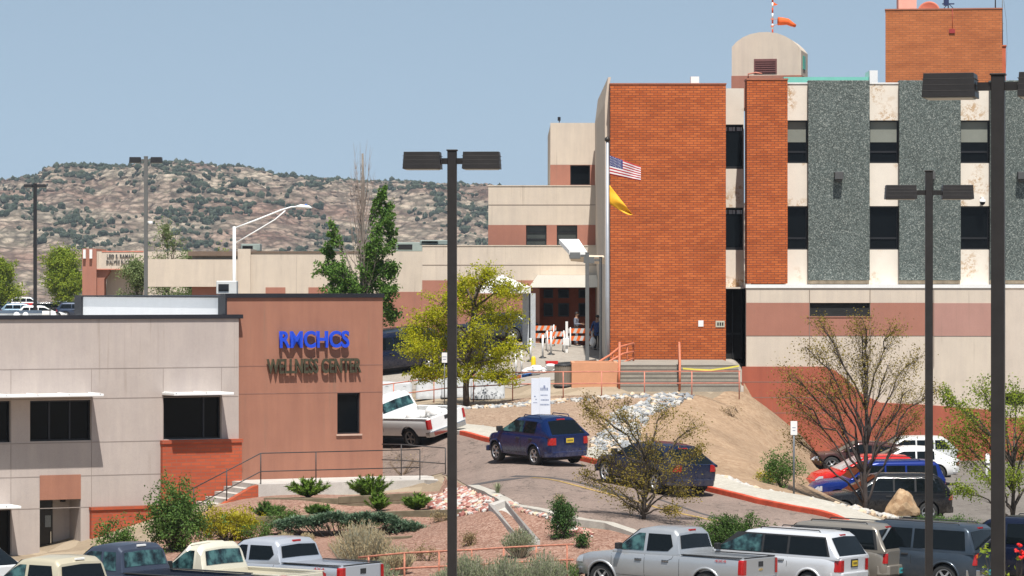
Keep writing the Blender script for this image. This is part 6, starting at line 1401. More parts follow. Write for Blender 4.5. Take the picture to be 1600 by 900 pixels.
def vase_tree(name,label,cat,base,H_,W_,stems,mats,seed,depth=5,ls=.07,lv=5,tr=.07,splay=.42,leafp=.8,group=None,shoot=.8,jit=.22,twl=3):
    rnd=random.Random(seed); o=thing(name,label,cat,base,0,group); tubes=[]; tips=[]
    def br(p,d,L_,r,k):
        n=4; pts=[p]; dd=d.copy()
        for i in range(n):
            dd=(dd+Vector((rnd.gauss(0,jit),rnd.gauss(0,jit),rnd.gauss(.05,jit*.5)))*.5).normalized(); pts.append(pts[-1]+dd*L_/n)
        tubes.append((pts,r,r*.62,k))
        if k<=0: tips.append((pts[-1],dd)); tips.append((pts[2],dd)); return
        m=3 if rnd.random()<.5 else 2
        for i in range(m):
            a=splay*(.6+rnd.random()*.9); ax=dd.orthogonal(); ax.rotate(Matrix.Rotation(rnd.uniform(0,6.28),3,dd)); nd=dd.copy(); nd.rotate(Matrix.Rotation(a,3,ax)); nd.z+=.10; nd.normalize()
            br(pts[-1],nd,L_*rnd.uniform(.62,.88),r*.62,k-1)
        if k>=1 and rnd.random()<.8:
            ax=dd.orthogonal(); ax.rotate(Matrix.Rotation(rnd.uniform(0,6.28),3,dd)); nd=dd.copy(); nd.rotate(Matrix.Rotation(splay*1.6,3,ax)); br(pts[2],nd.normalized(),L_*.55,r*.45,max(0,k-2))
    for (dx,dy,ln) in stems: br(Vector((dx*.08,dy*.08,0)),Vector((dx,dy,1)).normalized(),ln,tr,depth)
    P_all=[q for t in tubes for q in t[0]]; zx=max(q.z for q in P_all); wx=(max(q.x for q in P_all)-min(q.x for q in P_all)); cx_=(max(q.x for q in P_all)+min(q.x for q in P_all))/2
    kz=H_/zx; kx=W_/wx
    def tf(q): f=min(1,q.z/zx*1.6); return Vector((q.x*kx-cx_*kx*f*.8,q.y*kx,q.z*kz))
    T=MB(); Lf=MB()
    for pts,r0,r1,k in tubes: T.tube([tf(q) for q in pts],[r0+(r1-r0)*i/4 for i in range(5)],7 if k>3 else (5 if k>1 else 3),0,False)
    for p,d in tips:
        if rnd.random()>leafp: continue
        q=tf(p); leaves(Lf,[(q+Vector((rnd.gauss(0,1),rnd.gauss(0,1),rnd.gauss(0,1)))*ls*1.3,1) for _ in range(lv)],ls,rnd)
    T.build('trunk',mats[0],o); Lf.build('crown',mats[1],o); return o
YG=leafmat('leaf_yellow_green',(.27,.32,.01),(.60,.55,.02),.45); GR=leafmat('leaf_bright_green',(.14,.22,.02),(.34,.40,.035)); DG=leafmat('leaf_dark_green',(.03,.08,.02),(.085,.16,.035),.2)
BZ=leafmat('leaf_bronze',(.13,.085,.02),(.27,.19,.045)); MG=leafmat('leaf_mid_green',(.055,.13,.025),(.15,.24,.05)); SG=leafmat('leaf_sage',(.20,.24,.13),(.38,.40,.24)); JG=leafmat('leaf_juniper',(.06,.13,.015),(.17,.27,.03),.15)
BJ=leafmat('leaf_blue_juniper',(.06,.11,.065),(.17,.25,.15),.15); GY=leafmat('leaf_gold',(.30,.28,.015),(.55,.48,.03)); WISP=leafmat('leaf_wispy',(.14,.20,.07),(.28,.33,.14)); ST=leafmat('straw',(.45,.36,.20),(.62,.52,.33)); DRY=leafmat('dry_leaf',(.26,.19,.09),(.42,.33,.18))
def ell(x,y,s,bx,by,w,h,dz=0,dy=0,f=1.0):
    """clump from image box centre relative to base image point"""
    return ((x-bx)/s,dy,(by-y)/s+dz,w/s/2,w/s/2*f,h/s/2)
def ground_at(x,s): return at(x,s)
# T1 yellow-green tree
s=36.9; g=ground_at(729,s); by=450+(EYE-g.z)*s
C=[(760,430,90,50),(720,450,70,50),(795,455,70,50),(745,475,110,60),(690,475,80,50),(660,500,70,50),(655,545,80,55),(690,530,90,60),(740,520,110,70),(790,500,90,60),(800,545,70,50),(755,570,110,50),(700,580,90,45),(655,585,60,34),(780,590,80,34),(645,520,50,36)]
cl=[ell(x,y,s,729,by,w,h,0,dy,.9) for i,(x,y,w,h) in enumerate(C) for dy in ((-.7,.7)[i%2],)]
clump_tree('honey_locust_tree','broad yellow green tree with a dark trunk in front of the hospital entrance','tree',g,6.3,cl,[(0,0,-.1),(-.03,0,.8),(.02,0,1.6),(.12,0,2.8),(.3,.1,4.2),(.5,.1,5.4)],(BARK,YG),11,tw=26,lv=60,ls=.108,tr=.15,limb=.06,fork=.25)
# T5 half bare poplar
s=29.2; g=ground_at(565,s); by=450+(EYE-g.z)*s
C=[(540,475,44,44),(566,478,44,44),(535,440,36,50),(580,420,34,44),(590,320,12,26),(556,450,26,40),(505,425,24,60),(512,395,18,50),(520,365,16,50),(521,440,28,60),(535,430,26,50),(600,300,12,24),(608,330,20,40),(598,350,30,46),(612,370,22,44),(592,385,34,50),(575,395,26,50),(600,415,36,50),(615,420,24,40),(585,440,40,40),(612,455,28,44),(600,480,40,40),(612,495,26,36),(520,465,40,36),(555,455,34,30)]
pop=clump_tree('poplar_tree','half dead poplar with bare pale top branches and dark green lower leaves','tree',g,10.5,[ell(x,y,s,565,by,w*1.35,h*1.15,0,((i*37)%5-2)*.25) for i,(x,y,w,h) in enumerate(C)],[(0,0,-.1),(.05,0,2.5),(.02,0,5),(.08,0,7.5),(.05,0,10)],(BARKG,leafmat('leaf_poplar',(.06,.15,.025),(.17,.29,.05))),21,tw=15,lv=50,ls=.18,tr=.16,limb=.045,fork=.18)
T=MB(); rnd=random.Random(5)
for k in range(46):
    z0=rnd.uniform(1.5,7.0); x0=.05; ang=rnd.uniform(0,6.28); sp_=rnd.uniform(.25,1.0)*(1.5 if z0<4 else .8); L_=rnd.uniform(2.2,4.2)
    zt=min(z0+L_,(by-203)/s); a=Vector((x0,0,z0)); e=Vector((x0+math.cos(ang)*sp_,math.sin(ang)*sp_,zt)); mI=a.lerp(e,.4)+Vector((math.cos(ang)*.3*sp_,math.sin(ang)*.3*sp_,0)); B_=bez(a,mI,e,6); T.tube(B_,[.035,.03,.024,.018,.012,.007,.003],4,0,False)
    for j in range(7):
        i=rnd.randint(2,5); q=B_[i]; T.tube([q,q+Vector((rnd.uniform(-.2,.2),rnd.uniform(-.2,.2),rnd.uniform(.4,.9)))],[.008,.002],3,0,False)
tag(T.build('bare_branches',pm('bare_wood',(.24,.19,.16),.95,0,.2,8),pop))
# T2 sparse bronze tree
def fan(lab,x,s,C,stem,mats,seed,nm,**k):
    g=at(x,s); by=450+(EYE-g.z)*s; h=(by-min(c[1]-c[3]/2 for c in C))/s
    return clump_tree(nm,lab,'tree',g,h,[ell(cx_,cy_,s,x,by,w,hh,0,((i*29)%7-3)*.22) for i,(cx_,cy_,w,hh) in enumerate(C)],stem,mats,seed,**k)
OB=leafmat('leaf_olive_bronze',(.16,.13,.02),(.36,.27,.045))
fan('small spreading tree with sparse bronze leaves in front of the dark car',1008,52.6,[(935,660,60,50),(960,640,50,40),(990,655,60,50),(1040,640,70,44),(1085,665,50,46),(1000,705,80,60),(940,710,60,50),(1060,720,70,60),(955,760,80,50),(1010,750,90,60),(1070,765,70,40),(915,745,40,30),(1100,705,30,40),(985,790,60,30),(1050,795,40,24),(1020,680,60,50),(915,640,30,40),(1030,720,70,60),(975,735,70,60)],
  [(-.05,0,-.1),(-.02,0,.5),(.05,.05,1.0),(.0,0,1.8),(.05,0,2.6)],(BARK,OB),8,'bronze_leaf_tree',tw=28,lv=20,ls=.066,tr=.07,limb=.032,fork=.1,spread=1.6,bare=.15,att=.38,tk=.6)
fan('large open branched tree with a few bronze leaves against the cream wall',1351,46.6,[(1265,545,60,50),(1230,585,60,50),(1270,600,70,60),(1300,545,70,60),(1345,525,60,60),(1395,520,60,50),(1435,560,50,50),(1385,575,70,60),(1330,595,70,60),(1420,610,60,60),(1250,640,60,50),(1305,650,60,60),(1385,650,70,60),(1430,660,50,40),(1228,620,50,40),(1455,610,40,40),(1345,500,60,40),(1280,505,50,34),(1350,560,60,60),(1300,600,60,60),(1240,680,40,40)],
  [(0,0,-.1),(.02,0,.7),(.0,.05,1.5),(.06,0,2.4),(.05,0,3.6),(.1,0,4.8)],(pm('bark_dark',(.05,.038,.034),.95,0,.25,8),OB),12,'ornamental_tree',tw=34,lv=22,ls=.072,tr=.10,limb=.042,fork=.1,spread=1.8,bare=.3,att=.36,tk=.42)
fan('airy green leaved tree behind the nearest lamp post at the right edge',1583,44,[(1500,640,60,50),(1530,605,60,50),(1480,680,50,50),(1510,715,70,50),(1555,675,70,60),(1590,615,60,50),(1605,700,70,60),(1545,740,70,50),(1500,765,50,30),(1625,650,60,60),(1650,700,60,60),(1475,620,30,40),(1560,640,60,50),(1520,670,60,50),(1600,655,60,50),(1580,740,60,40)],
  [(0,0,-.1),(-.02,0,.6),(.02,.05,1.3),(.0,0,2.2),(.05,0,3.4)],(BARK,GR),31,'young_green_tree',tw=26,lv=28,ls=.098,tr=.09,limb=.04,fork=.12,spread=1.6,bare=.1,att=.34,tk=.5)
# far left trees
def round_tree(label,x,s,ytop,w,mat,seed,ybot=478,**k):
    k['lv']=int(k['lv']*2.2); k['tw']=int(k['tw']*1.5)
    g=at(x,s); g.z=max(g.z,4.5); by=450+(EYE-g.z)*s; h=by-ytop; rnd=random.Random(seed); C=[]
    for i in range(k.pop('n',13)):
        a=rnd.uniform(0,6.28); rr=rnd.uniform(0,.32)*w; yy=rnd.uniform(ytop+h*.12,by-h*.22); f=1-abs((yy-ytop)/h-.55)*.8
        C.append((( math.cos(a)*rr*f)/s,(math.sin(a)*rr*f)/s,(by-yy)/s,w*.30/s,w*.30/s,h*.19/s))
    C.append((0,0,(by-ytop-h*.1)/s,w*.12/s,w*.12/s,h*.1/s))
    return clump_tree(k.pop('name','broadleaf_tree'),label,'tree',g,h/s,C,[(0,0,-.1),(0.05,0,h/s*.35),(0,0,h/s*.75)],(BARK,mat),seed,**k)
round_tree('bright green bushy tree at the far left edge of the upper lot',0,14.5,402,84,GR,41,tw=14,lv=22,ls=.24,tr=.12)
round_tree('bright green bushy tree left of the clinic pillar',98,14.8,386,104,GR,42,tw=16,lv=24,ls=.24,tr=.14,n=17)
round_tree('wispy grey green tree with a tall thin top beside the grey lamp post',262,24,345,84,WISP,43,tw=11,lv=14,ls=.13,tr=.07,n=10)
round_tree('low grey green tree in front of the clinic fascia',212,24,404,70,WISP,44,tw=12,lv=16,ls=.14,tr=.07)
round_tree('feathery grey green tree right of the grey lamp post',298,23.5,396,78,WISP,45,tw=12,lv=16,ls=.14,tr=.07)
round_tree('small yellow green tree behind the pale condenser unit',356,24,388,62,GR,46,tw=9,lv=14,ls=.13,tr=.05)
round_tree('small dark conifer beside the teal topped sign post',608,27,452,24,DG,47,tw=9,lv=22,ls=.12,tr=.05,name='conifer_tree',n=9)
# shrubs ------------------------------------------------------------
def shrub(name,label,x,y,s,w,h,mat,seed,n=9,tw=9,lv=18,ls=.06,cat='shrub',group=None,z=None,stem=BARK,d=.7):
    """x,y = image point of the base centre"""
    lv=int(lv*2.0) if lv>3 else lv; tw=int(tw*1.5); ls*=1.3; w*=1.12; h*=1.08
    b=P(x,y,s); 
    if z is None: b.z=H(b.x,b.y)+.01
    rnd=random.Random(seed); T=MB(); Lf=MB(); o=thing(name,label,cat,b,0,group)
    for i in range(n):
        a=rnd.uniform(0,6.28); r=math.sqrt(rnd.random())*.38*w; c=Vector((math.cos(a)*r,math.sin(a)*r*d,h*(.45+.25*rnd.random())*(1-.5*(r/(.5*w))**2)))
        T.tube(bez(Vector((c.x*.1,c.y*.1,0)),Vector((c.x*.5,c.y*.5,c.z*.4)),c,4),[.02*h+.004]*2+[.012*h+.003,.01*h+.002,.004],4,0,False)
        for k in range(tw):
            q=Vector((rnd.gauss(0,.45)*w*.30,rnd.gauss(0,.45)*w*.30*d,rnd.gauss(0,.42)*h*.45)); e=c+q; e.z=max(.04*h,e.z)
            T.tube([c,e],[.004,.002],3,0,False)
            leaves(Lf,[(e+Vector((rnd.gauss(0,1),rnd.gauss(0,1),rnd.gauss(0,1)))*ls*1.1,1) for _ in range(lv)],ls,rnd)
    T.build('stems',stem,o); Lf.build('foliage',mat,o); return o
def spiky(name,label,x,y,s,w,h,mat,seed,nb=26,lv=26,ls=.045,cat='shrub',group=None,up=1.0,stem=BARK):
    """fountain of feathery sprays (juniper)"""
    nb=int(nb*1.7); lv=int(lv*1.6); ls*=1.35; w*=1.15; h*=1.1
    b=P(x,y,s); b.z=H(b.x,b.y)+.01; rnd=random.Random(seed); T=MB(); Lf=MB(); o=thing(name,label,cat,b,0,group)
    for i in range(nb):
        a=rnd.uniform(0,6.28); r=rnd.uniform(.1,.5)*w; e=Vector((math.cos(a)*r,math.sin(a)*r*.8,h*rnd.uniform(.55,1.0)*(1-.35*(r/(.5*w))*(1 if up else -.5)))); B_=bez(Vector((0,0,0)),Vector((e.x*.45,e.y*.45,e.z*.75 if not up else e.z*.5)),e,5); T.tube(B_,[.012,.010,.008,.006,.004,.002],3,0,False)
        for j in range(lv):
            t=rnd.uniform(.25,1); k=min(4,int(t*5)); p=B_[k].lerp(B_[k+1],t*5-k); dr=(B_[k+1]-B_[k]).normalized(); sd_=dr.cross(Vector((rnd.gauss(0,1),rnd.gauss(0,1),rnd.gauss(0,1)))).normalized(); L_=ls*rnd.uniform(1.2,2.6); tip=p+(dr*.8+sd_*.7).normalized()*L_; wv=dr.cross(sd_)*ls*.28
            Lf.add([p-wv,p+wv,tip+wv*.4,tip-wv*.4],[(0,1,2,3)])
    T.build('stems',stem,o); Lf.build('foliage',mat,o); return o
J='junipers planted along the terraces'
spiky('juniper_shrub','fan shaped juniper against the concrete landing below the lettering',482,777,47,1.35,.66,JG,51,group=J,nb=40,lv=34)
spiky('juniper_shrub','largest bright juniper at the landing near the salmon corner',580,774,47.2,1.45,.85,JG,52,group=J,nb=46,lv=36)
spiky('juniper_shrub','juniper beside the brick cheek wall at the foot of the steps',420,808,49,1.1,.62,MG,53,group=J,nb=34,lv=30)
spiky('juniper_shrub','low juniper in the middle of the lower terrace',499,803,48.8,.95,.42,MG,54,group=J,nb=26,lv=28)
spiky('juniper_shrub','upright juniper on the lower terrace in front of the right timber',590,803,49.2,.75,.62,JG,55,group=J,nb=28,lv=30)
spiky('juniper_shrub','rightmost terrace juniper next to the rock bed',652,802,49.8,.95,.55,JG,56,group=J,nb=30,lv=30)
sj=thing('spreading_juniper','wide blue green spreading juniper with layered pads below the timbers','shrub',at(540,51)); rnd=random.Random(61); T=MB(); Lf=MB()
sj.location.z=P(540,846,51).z
for i in range(26):
    t=i/25; X_=-2.1+4.2*t+rnd.uniform(-.15,.15); Y_=rnd.uniform(-.5,.5); zt=(.95-.35*abs(2*t-1)**2)*rnd.uniform(.75,1.05); T.tube(bez(Vector((X_*.5,Y_*.4,0)),Vector((X_*.8,Y_,zt*.4)),Vector((X_,Y_,zt)),5),[.03,.026,.022,.018,.012,.006],5,0,False)
    for j in range(46):
        a=rnd.uniform(0,6.28); r=rnd.uniform(0,.50); c=Vector((X_+math.cos(a)*r,Y_+math.sin(a)*r,zt-.2*r+rnd.uniform(-.16,.04)))
        for q in range(14):
            dv=Vector((math.cos(a)+rnd.gauss(0,.6),math.sin(a)+rnd.gauss(0,.6),rnd.gauss(.35,.4))).normalized(); p=c+Vector((rnd.gauss(0,.05),rnd.gauss(0,.05),rnd.gauss(0,.02))); wv=dv.cross(Vector((0,0,1)))*.022; Lf.add([p-wv,p+wv,p+dv*.11+wv*.3,p+dv*.11-wv*.3],[(0,1,2,3)])
T.build('stems',BARKG,sj); Lf.build('foliage',BJ,sj)
shrub('leafy_bush','tall mid green bush with white blossoms in front of the brick dado','' and 0 or 272,862,53,1.9,1.9,MG,62,n=15,tw=13,lv=16,ls=.07)
shrub('leafy_bush','smaller loose green bush left of the tall blossoming bush',181,866,54,1.0,1.25,MG,63,n=8,tw=9,lv=12,ls=.065)
shrub('golden_bush','golden topped clipped bush right of the tall green bush',356,846,51.5,1.7,1.0,GY,64,n=15,tw=12,lv=16,ls=.05)
shrub('pine_bush','dense dark green rounded pine bush beside the red kerb','' and 0 or 1140,832,54.0,1.75,1.28,leafmat('leaf_pine',(.035,.085,.015),(.10,.17,.03),.12),65,n=22,tw=14,lv=22,ls=.045)
shrub('rabbitbrush','pale yellow green rabbitbrush in front of the dark pine bush',1136,846,55.3,.75,.62,SG,66,n=8,tw=9,lv=16,ls=.045)
shrub('rabbitbrush','second pale rabbitbrush between the pine bush and the minivan roof',1168,842,55,.8,.5,SG,67,n=7,tw=8,lv=14,ls=.045)
shrub('slope_shrub','loose green shrub leaning at the foot of the dirt slope near the sign post',1222,762,47,1.25,1.05,MG,68,n=9,tw=9,lv=12,ls=.06)
shrub('slope_shrub','small dry shrub left of the green shrub on the dirt slope',1196,752,46.5,.7,.4,GY,69,n=5,tw=6,lv=8,ls=.05)
shrub('ground_juniper','low green juniper mat right of the sandstone boulder','' and 0 or 1470,816,47,2.2,.62,MG,70,n=16,tw=12,lv=18,ls=.05)
shrub('small_conifer','small dark ragged conifer beside the feathery grass plume',884,858,53.8,.8,1.15,DG,71,n=9,tw=10,lv=18,ls=.05)
shrub('small_conifer','low dark conifer tuft above the silver pickup nose',908,858,54.6,.35,.5,DG,72,n=4,tw=6,lv=14,ls=.045)
rb_=[(565,882,55.6,1.9,1.35,'large silvery rabbitbrush with straw tips behind the silver blue pickup',ST),(622,893,56,1.0,.85,'straw coloured rabbitbrush by the corner of the pink fence',ST),(730,905,57.4,1.5,1.0,'green rabbitbrush left of centre behind the weathered fence',SG),(790,905,57.6,1.4,1.05,'yellow green rabbitbrush behind the middle of the weathered fence',SG),(848,905,57.4,1.5,1.15,'tall grey green rabbitbrush near the right end of the weathered fence',SG),(690,908,57.8,.9,.7,'low rabbitbrush right beside the central lamp post',SG),(812,862,54.8,1.1,.85,'grey green brush below the drain trough',SG),(884,888,56.5,.9,.7,'green rabbitbrush next to the silver pickup nose',MG),(590,905,57.5,1.4,.9,'grey brush at the left end of the weathered fence',SG),(196+250,868,52.5,.6,.35,'small straw tuft below the spreading juniper',ST),(480,868,52.5,.5,.35,'second small straw tuft below the spreading juniper',ST)]
for i,(x,y,s,w_,h_,lab,mt) in enumerate(rb_):
    b=P(x,y,s); b.z=H(b.x,b.y); rnd=random.Random(80+i); o=thing('rabbitbrush',lab,'shrub',b); Lf=MB(); T=MB()
    for k in range(int(150*w_*h_)+60):
        a=rnd.uniform(0,6.28); r=rnd.random()**.6; e=Vector((math.cos(a)*r*w_*.5,math.sin(a)*r*w_*.4,h_*(1-.45*r*r)*rnd.uniform(.75,1.05))); st0=Vector((e.x*.25,e.y*.25,0)); T.tube([st0,st0.lerp(e,.5)+Vector((e.x*.12,0,0)),e],[.008,.007,.004],3,0,False)
        for q in range(12):
            t=rnd.uniform(.45,1.05); p=st0.lerp(e,t)+Vector((rnd.gauss(0,.02),rnd.gauss(0,.02),0)); dv=Vector((rnd.gauss(0,.4),rnd.gauss(0,.4),1)).normalized(); wv=dv.orthogonal()*.009; Lf.add([p-wv,p+wv,p+dv*.07],[(0,1,2)])
    T.build('stems',pm('brush_stem',(.34,.33,.24),.9,0,.2,5),o); Lf.build('foliage',mt,o)
def grass(name,label,x,y,s,w,h,mat,seed,n=160):
    b=P(x,y,s); b.z=H(b.x,b.y); rnd=random.Random(seed); o=thing(name,label,'grass tuft',b); Lf=MB()
    for k in range(n):
        a=rnd.uniform(0,6.28); r=rnd.random()*w*.5; e=Vector((math.cos(a)*r,math.sin(a)*r,h*rnd.uniform(.6,1))); B_=bez(Vector((e.x*.1,e.y*.1,0)),Vector((e.x*.25,e.y*.25,e.z*.6)),e,3); wv=Vector((math.cos(a+1.5),math.sin(a+1.5),0))*.008
        for i in range(3): Lf.add([B_[i]-wv,B_[i]+wv,B_[i+1]+wv*.7,B_[i+1]-wv*.7],[(0,1,2,3)])
    Lf.build('blades',mat,o); return o
for i,(x,y,s_,w_,h_,lab,mt) in enumerate(((330,838,50.5,.9,.7,'dark low shrub under the golden bush',DG),(400,856,51.8,1.0,.55,'low green shrub left of the spreading juniper',MG),(446,826,49.6,.8,.35,'flat green shrub behind the spreading juniper',MG),(690,815,50.8,.6,.3,'tiny dry shrub at the end of the right timber',DRY),(668,872,54.5,.7,.45,'small dry shrub on the pink gravel left of the central lamp post',DRY),(735,850,53.4,.35,.35,'single brown weed on the pink gravel right of the central lamp post',DRY),(560,826,50.4,1.2,.3,'low green mat in front of the middle right timber',MG),(930,870,55.2,.5,.3,'sage tuft on the pink gravel above the silver pickup hood',SG))):
    shrub('low_shrub',lab,x,y,s_,w_,h_,mt,300+i,n=7,tw=7,lv=10 if mt is not DRY else 4,ls=.045)
grass('feather_grass','tall straw plume of feather grass by the pale kerb',875,822,53,.5,1.0,ST,91,220)
grass('yucca_plant','small yellow green yucca tuft at the top of the rock bed',778,770,50.2,.5,.42,SG,92,70)
shrub('dry_shrub','leafless dry shrub behind the railing beside the road',628,738,43.6,1.6,1.0,DRY,93,n=7,tw=8,lv=1,ls=.05,stem=pm('dry_stem',(.20,.14,.09),.9,0,.2))
shrub('dry_shrub','dry twiggy shrub in the rocks below the plaza steps',1145,620,37.2,1.0,.55,DRY,94,n=6,tw=7,lv=2,ls=.06,stem=MATS['dry_stem'])
for i,(x,y,s_) in enumerate(((940,636,38),(975,640,38.4),(910,628,37.4))):
    shrub('dry_shrub',('left small bronze scrub on the gravel bank','middle bronze scrub on the gravel bank above the white rocks','smallest bronze scrub on the gravel bank')[i] if i!=0 else 'small bronze scrub on the gravel bank right of the notice board',x,y,s_,.8,.55,BZ,95+i,n=4,tw=6,lv=3,ls=.07)
# red flowers on the right, near
b=P(1592,905,80); o=thing('flowering_shrub','near sprig of green leaves with bright red flowers at the right edge','flowering shrub',(b.x,b.y,H(b.x,b.y))); hh=(EYE-o.location.z)-(0); T=MB();Lf=MB();Fl=MB(); rnd=random.Random(99); top0=b.z-o.location.z
for k in range(26):
    e=Vector(((rnd.uniform(1530,1650)-1592)/80,rnd.uniform(-.3,.3),top0+rnd.uniform(-.4,.55))); B_=bez(Vector((e.x*.1,0,0)),Vector((e.x*.4,e.y*.4,e.z*.6)),e,5); T.tube(B_,[.018,.015,.012,.009,.006,.003],5,0,False)
    leaves(Lf,[(e+Vector((rnd.gauss(0,.06),rnd.gauss(0,.06),rnd.gauss(0,.06))),1) for _ in range(10)],.10,rnd)
    leaves(Lf,[(B_[3]+Vector((rnd.gauss(0,.06),rnd.gauss(0,.06),rnd.gauss(0,.06))),1) for _ in range(6)],.09,rnd)
for x,y in ((1590,850),(1584,858),(1594,862),(1592,868)):
    c=Vector(((x-1592)/80,-.35,(905-y)/80+top0))
    T.tube([Vector((0,0,top0*.6)),c],[.01,.005],4,0,False)
    for q in range(7): Fl.ico((c.x+rnd.gauss(0,.03),c.y+rnd.gauss(0,.03),c.z+rnd.gauss(0,.025)),(.035,.035,.025),1,.2,0,False,rnd)
T.build('stems',BARK,o); Lf.build('foliage',GR,o); Fl.build('flowers',pm('flower_red',(.65,.01,.01),.6,0,.1),o)
# ------------------------------------------------------------------ rocks
def rockfield(name,label,poly,n,r0,r1,mats,seed,zo=0):
    rnd=random.Random(seed); xs=[p[0] for p in poly]; ys=[p[1] for p in poly]; pts=[]
    while len(pts)<n:
        x,y=rnd.uniform(min(xs),max(xs)),rnd.uniform(min(ys),max(ys))
        if inside(poly,x,y): pts.append((x,y))
    z=HA([p[0] for p in pts],[p[1] for p in pts]); m=MB()
    for (x,y),zz in zip(pts,z):
        r=rnd.uniform(r0,r1); m.ico((x,y,zz+r*.25+zo),(r*rnd.uniform(.8,1.3),r*rnd.uniform(.8,1.3),r*rnd.uniform(.55,.9)),1,.28,rnd.randrange(len(mats)),False,rnd)
    return tag(m.build(name,mats),label,'rocks',None,'stuff')
RW=pm('rock_white',(.44,.42,.39),.85,0,.15,5); RG=pm('rock_grey',(.24,.25,.26),.85,0,.2,5); RP=pm('rock_pink',(.40,.21,.17),.85,0,.2,5); RR=pm('rock_red',(.27,.10,.08),.85,0,.2,5); RT=pm('rock_tan',(.52,.40,.28),.85,0,.15,5)
rockfield('rock_bed','bed of pink and white rocks sloping below the road edge',[XY(x,y,s_) for x,y,s_ in [(640,781,47.8),(672,772,47.6),(700,757,47.2),(760,771,49.8),(808,788,51.7),(880,806,52.9),(925,816,53.6),(925,826,54),(850,815,52.6),(790,808,51.6),(722,805,50.9),(655,790,49.2)]],1500,.06,.13,[RW,RW,RP,RP,RR,RT],201)
rockfield('riprap_rocks','patch of white and grey riprap rocks on the bank behind the sparse tree',[XY(x,y,s_) for x,y,s_ in [(1030,617,36.9),(1090,617,36.9),(1040,628,37.8),(1005,655,40),(985,690,43),(985,718,45.2),(925,706,44.1),(925,690,42.8),(955,650,39.5),(985,626,37.8)]],800,.07,.18,[RW,RG,RG,RW,RG,RT],202)
rockfield('edge_rocks','line of pale rocks along the back of the sidewalk',[XY(x,y,s_) for x,y,s_ in [(1100,741,47.3),(1180,761,48.5),(1240,777,49.2),(1300,793,49.6),(1400,812,49),(1400,820,49.6),(1300,799,50.3),(1240,783,49.9),(1110,747,47.9)]],420,.07,.16,[RW,RW,RT,RW],203)
rockfield('edge_rocks','pale rocks strung along the foot of the pink pipe fence',[XY(x,y,s_) for x,y,s_ in [(690,640,37.2),(800,628,37),(890,620,36.9),(1040,619,36.9),(1040,622,37.1),(890,624,37.2),(790,636,37.6),(690,650,37.9)]],260,.07,.16,[RW,RT,RG],204)
rockfield('edge_rocks','pale rocks between the gravel bank and the sidewalk by the dark blue small SUV',[XY(x,y,s_) for x,y,s_ in [(700,660,40.8),(800,682,42.2),(920,706,44),(920,712,44.4),(820,690,42.7),(700,668,41.4)]],260,.06,.14,[RW,RT,RG],205)
for (x,y,s_) in ((0,0,0),): pass
# ================================================================== HILLS
SIL=[(-200,292),(-60,287),(0,284),(60,275),(82,262),(120,260),(165,262),(200,264),(230,256),(300,257),(340,262),(385,263),(430,275),(500,282),(560,285),(640,286),(700,291),(760,291),(830,298),(950,306),(1200,322),(1700,345)]
RY=2700.0; y0=1500.0
nu,nv=620,150
us=np.linspace(-200,1350,nu); VV=np.linspace(0,1.25,nv)
def fbm(x,y,o=5):
    a=0;k=1
    for i in range(o): a+=noise.noise(Vector((x,y,i*7.3)))*k; x*=2.03;y*=2.03;k*=.52
    return a
vs=[];col=[]
def _sq(t): return min(1,max(0,(t-.3)/.4))
for v in VV:
    Y_=y0+(RY-y0)*v
    for u in us:
        X_=(u-800)/2.0*(.55+.45*v)   # widen with depth
        uimg=800+X_*F/RY if v<=1 else u
        top=EYE+(450-interp(SIL,800+X_*F/max(Y_,RY*.8)))*RY/F
        n1=fbm(X_/170,Y_/420); rid=1-abs(noise.noise(Vector((X_/90+n1*.7,Y_/600,3.3))))*2.2
        prof=_p=float(_sm(np.array(min(v,1.0)*1.02)))**.75
        if v>1: prof=1-(v-1)*.6
        z=-10+(top+10)*prof
        env=math.sin(math.pi*min(1,v)) 
        rr_=1-abs(noise.noise(Vector((X_/34+n1,Y_/90,8.1))))*2; z+=env*(15*n1+13*(rid-.4)+5*(rr_-.5))+ (4.2*fbm(X_/24,Y_/34,5))*min(1,v*3)*(.6 if v>.93 else 1)
        # ledges
        zz=(z+X_*.05)/7.0+n1*1.2; fr_=zz-math.floor(zz); z+=(max(env,.35))*3.4*(_sq(fr_)-fr_)
        zm=EYE+(450-interp(SIL,800+X_*F/Y_))*Y_/F+1.5*fbm(X_/16,Y_/50,4)-.5; z=min(z,zm)
        vs.append((X_,Y_,z))
me=bpy.data.meshes.new('hills'); me.from_pydata(vs,[],[(j*nu+i,j*nu+i+1,(j+1)*nu+i+1,(j+1)*nu+i) for j in range(nv-1) for i in range(nu-1)])
t=NT('hill_rock'); t.b.inputs['Roughness'].default_value=.95; t.b.inputs['Specular IOR Level'].default_value=.1
mp=t.node('ShaderNodeMapping'); mp.inputs['Scale'].default_value=(.006,.004,.05); t.link(t.co(),mp.inputs[0])
big=t.ramp(t.noise(1.0,6,.6,mp.outputs[0]),[(.35,(.30,.19,.145)),(.46,(.35,.26,.20)),(.55,(.43,.355,.27)),(.7,(.36,.31,.245))])
mid=t.ramp(t.noise(.06,6,.7),[(.35,.60),(.6,1.15)]); col=t.mix(1.0,big,mid,'MULTIPLY')
vo=t.node('ShaderNodeTexVoronoi'); vo.inputs['Scale'].default_value=.16; mp2=t.node('ShaderNodeMapping'); mp2.inputs['Scale'].default_value=(1,.5,2.4); mp2.inputs['Rotation'].default_value=(0,R(20),0); t.link(t.co(),mp2.inputs[0]); t.link(mp2.outputs[0],vo.inputs['Vector'])
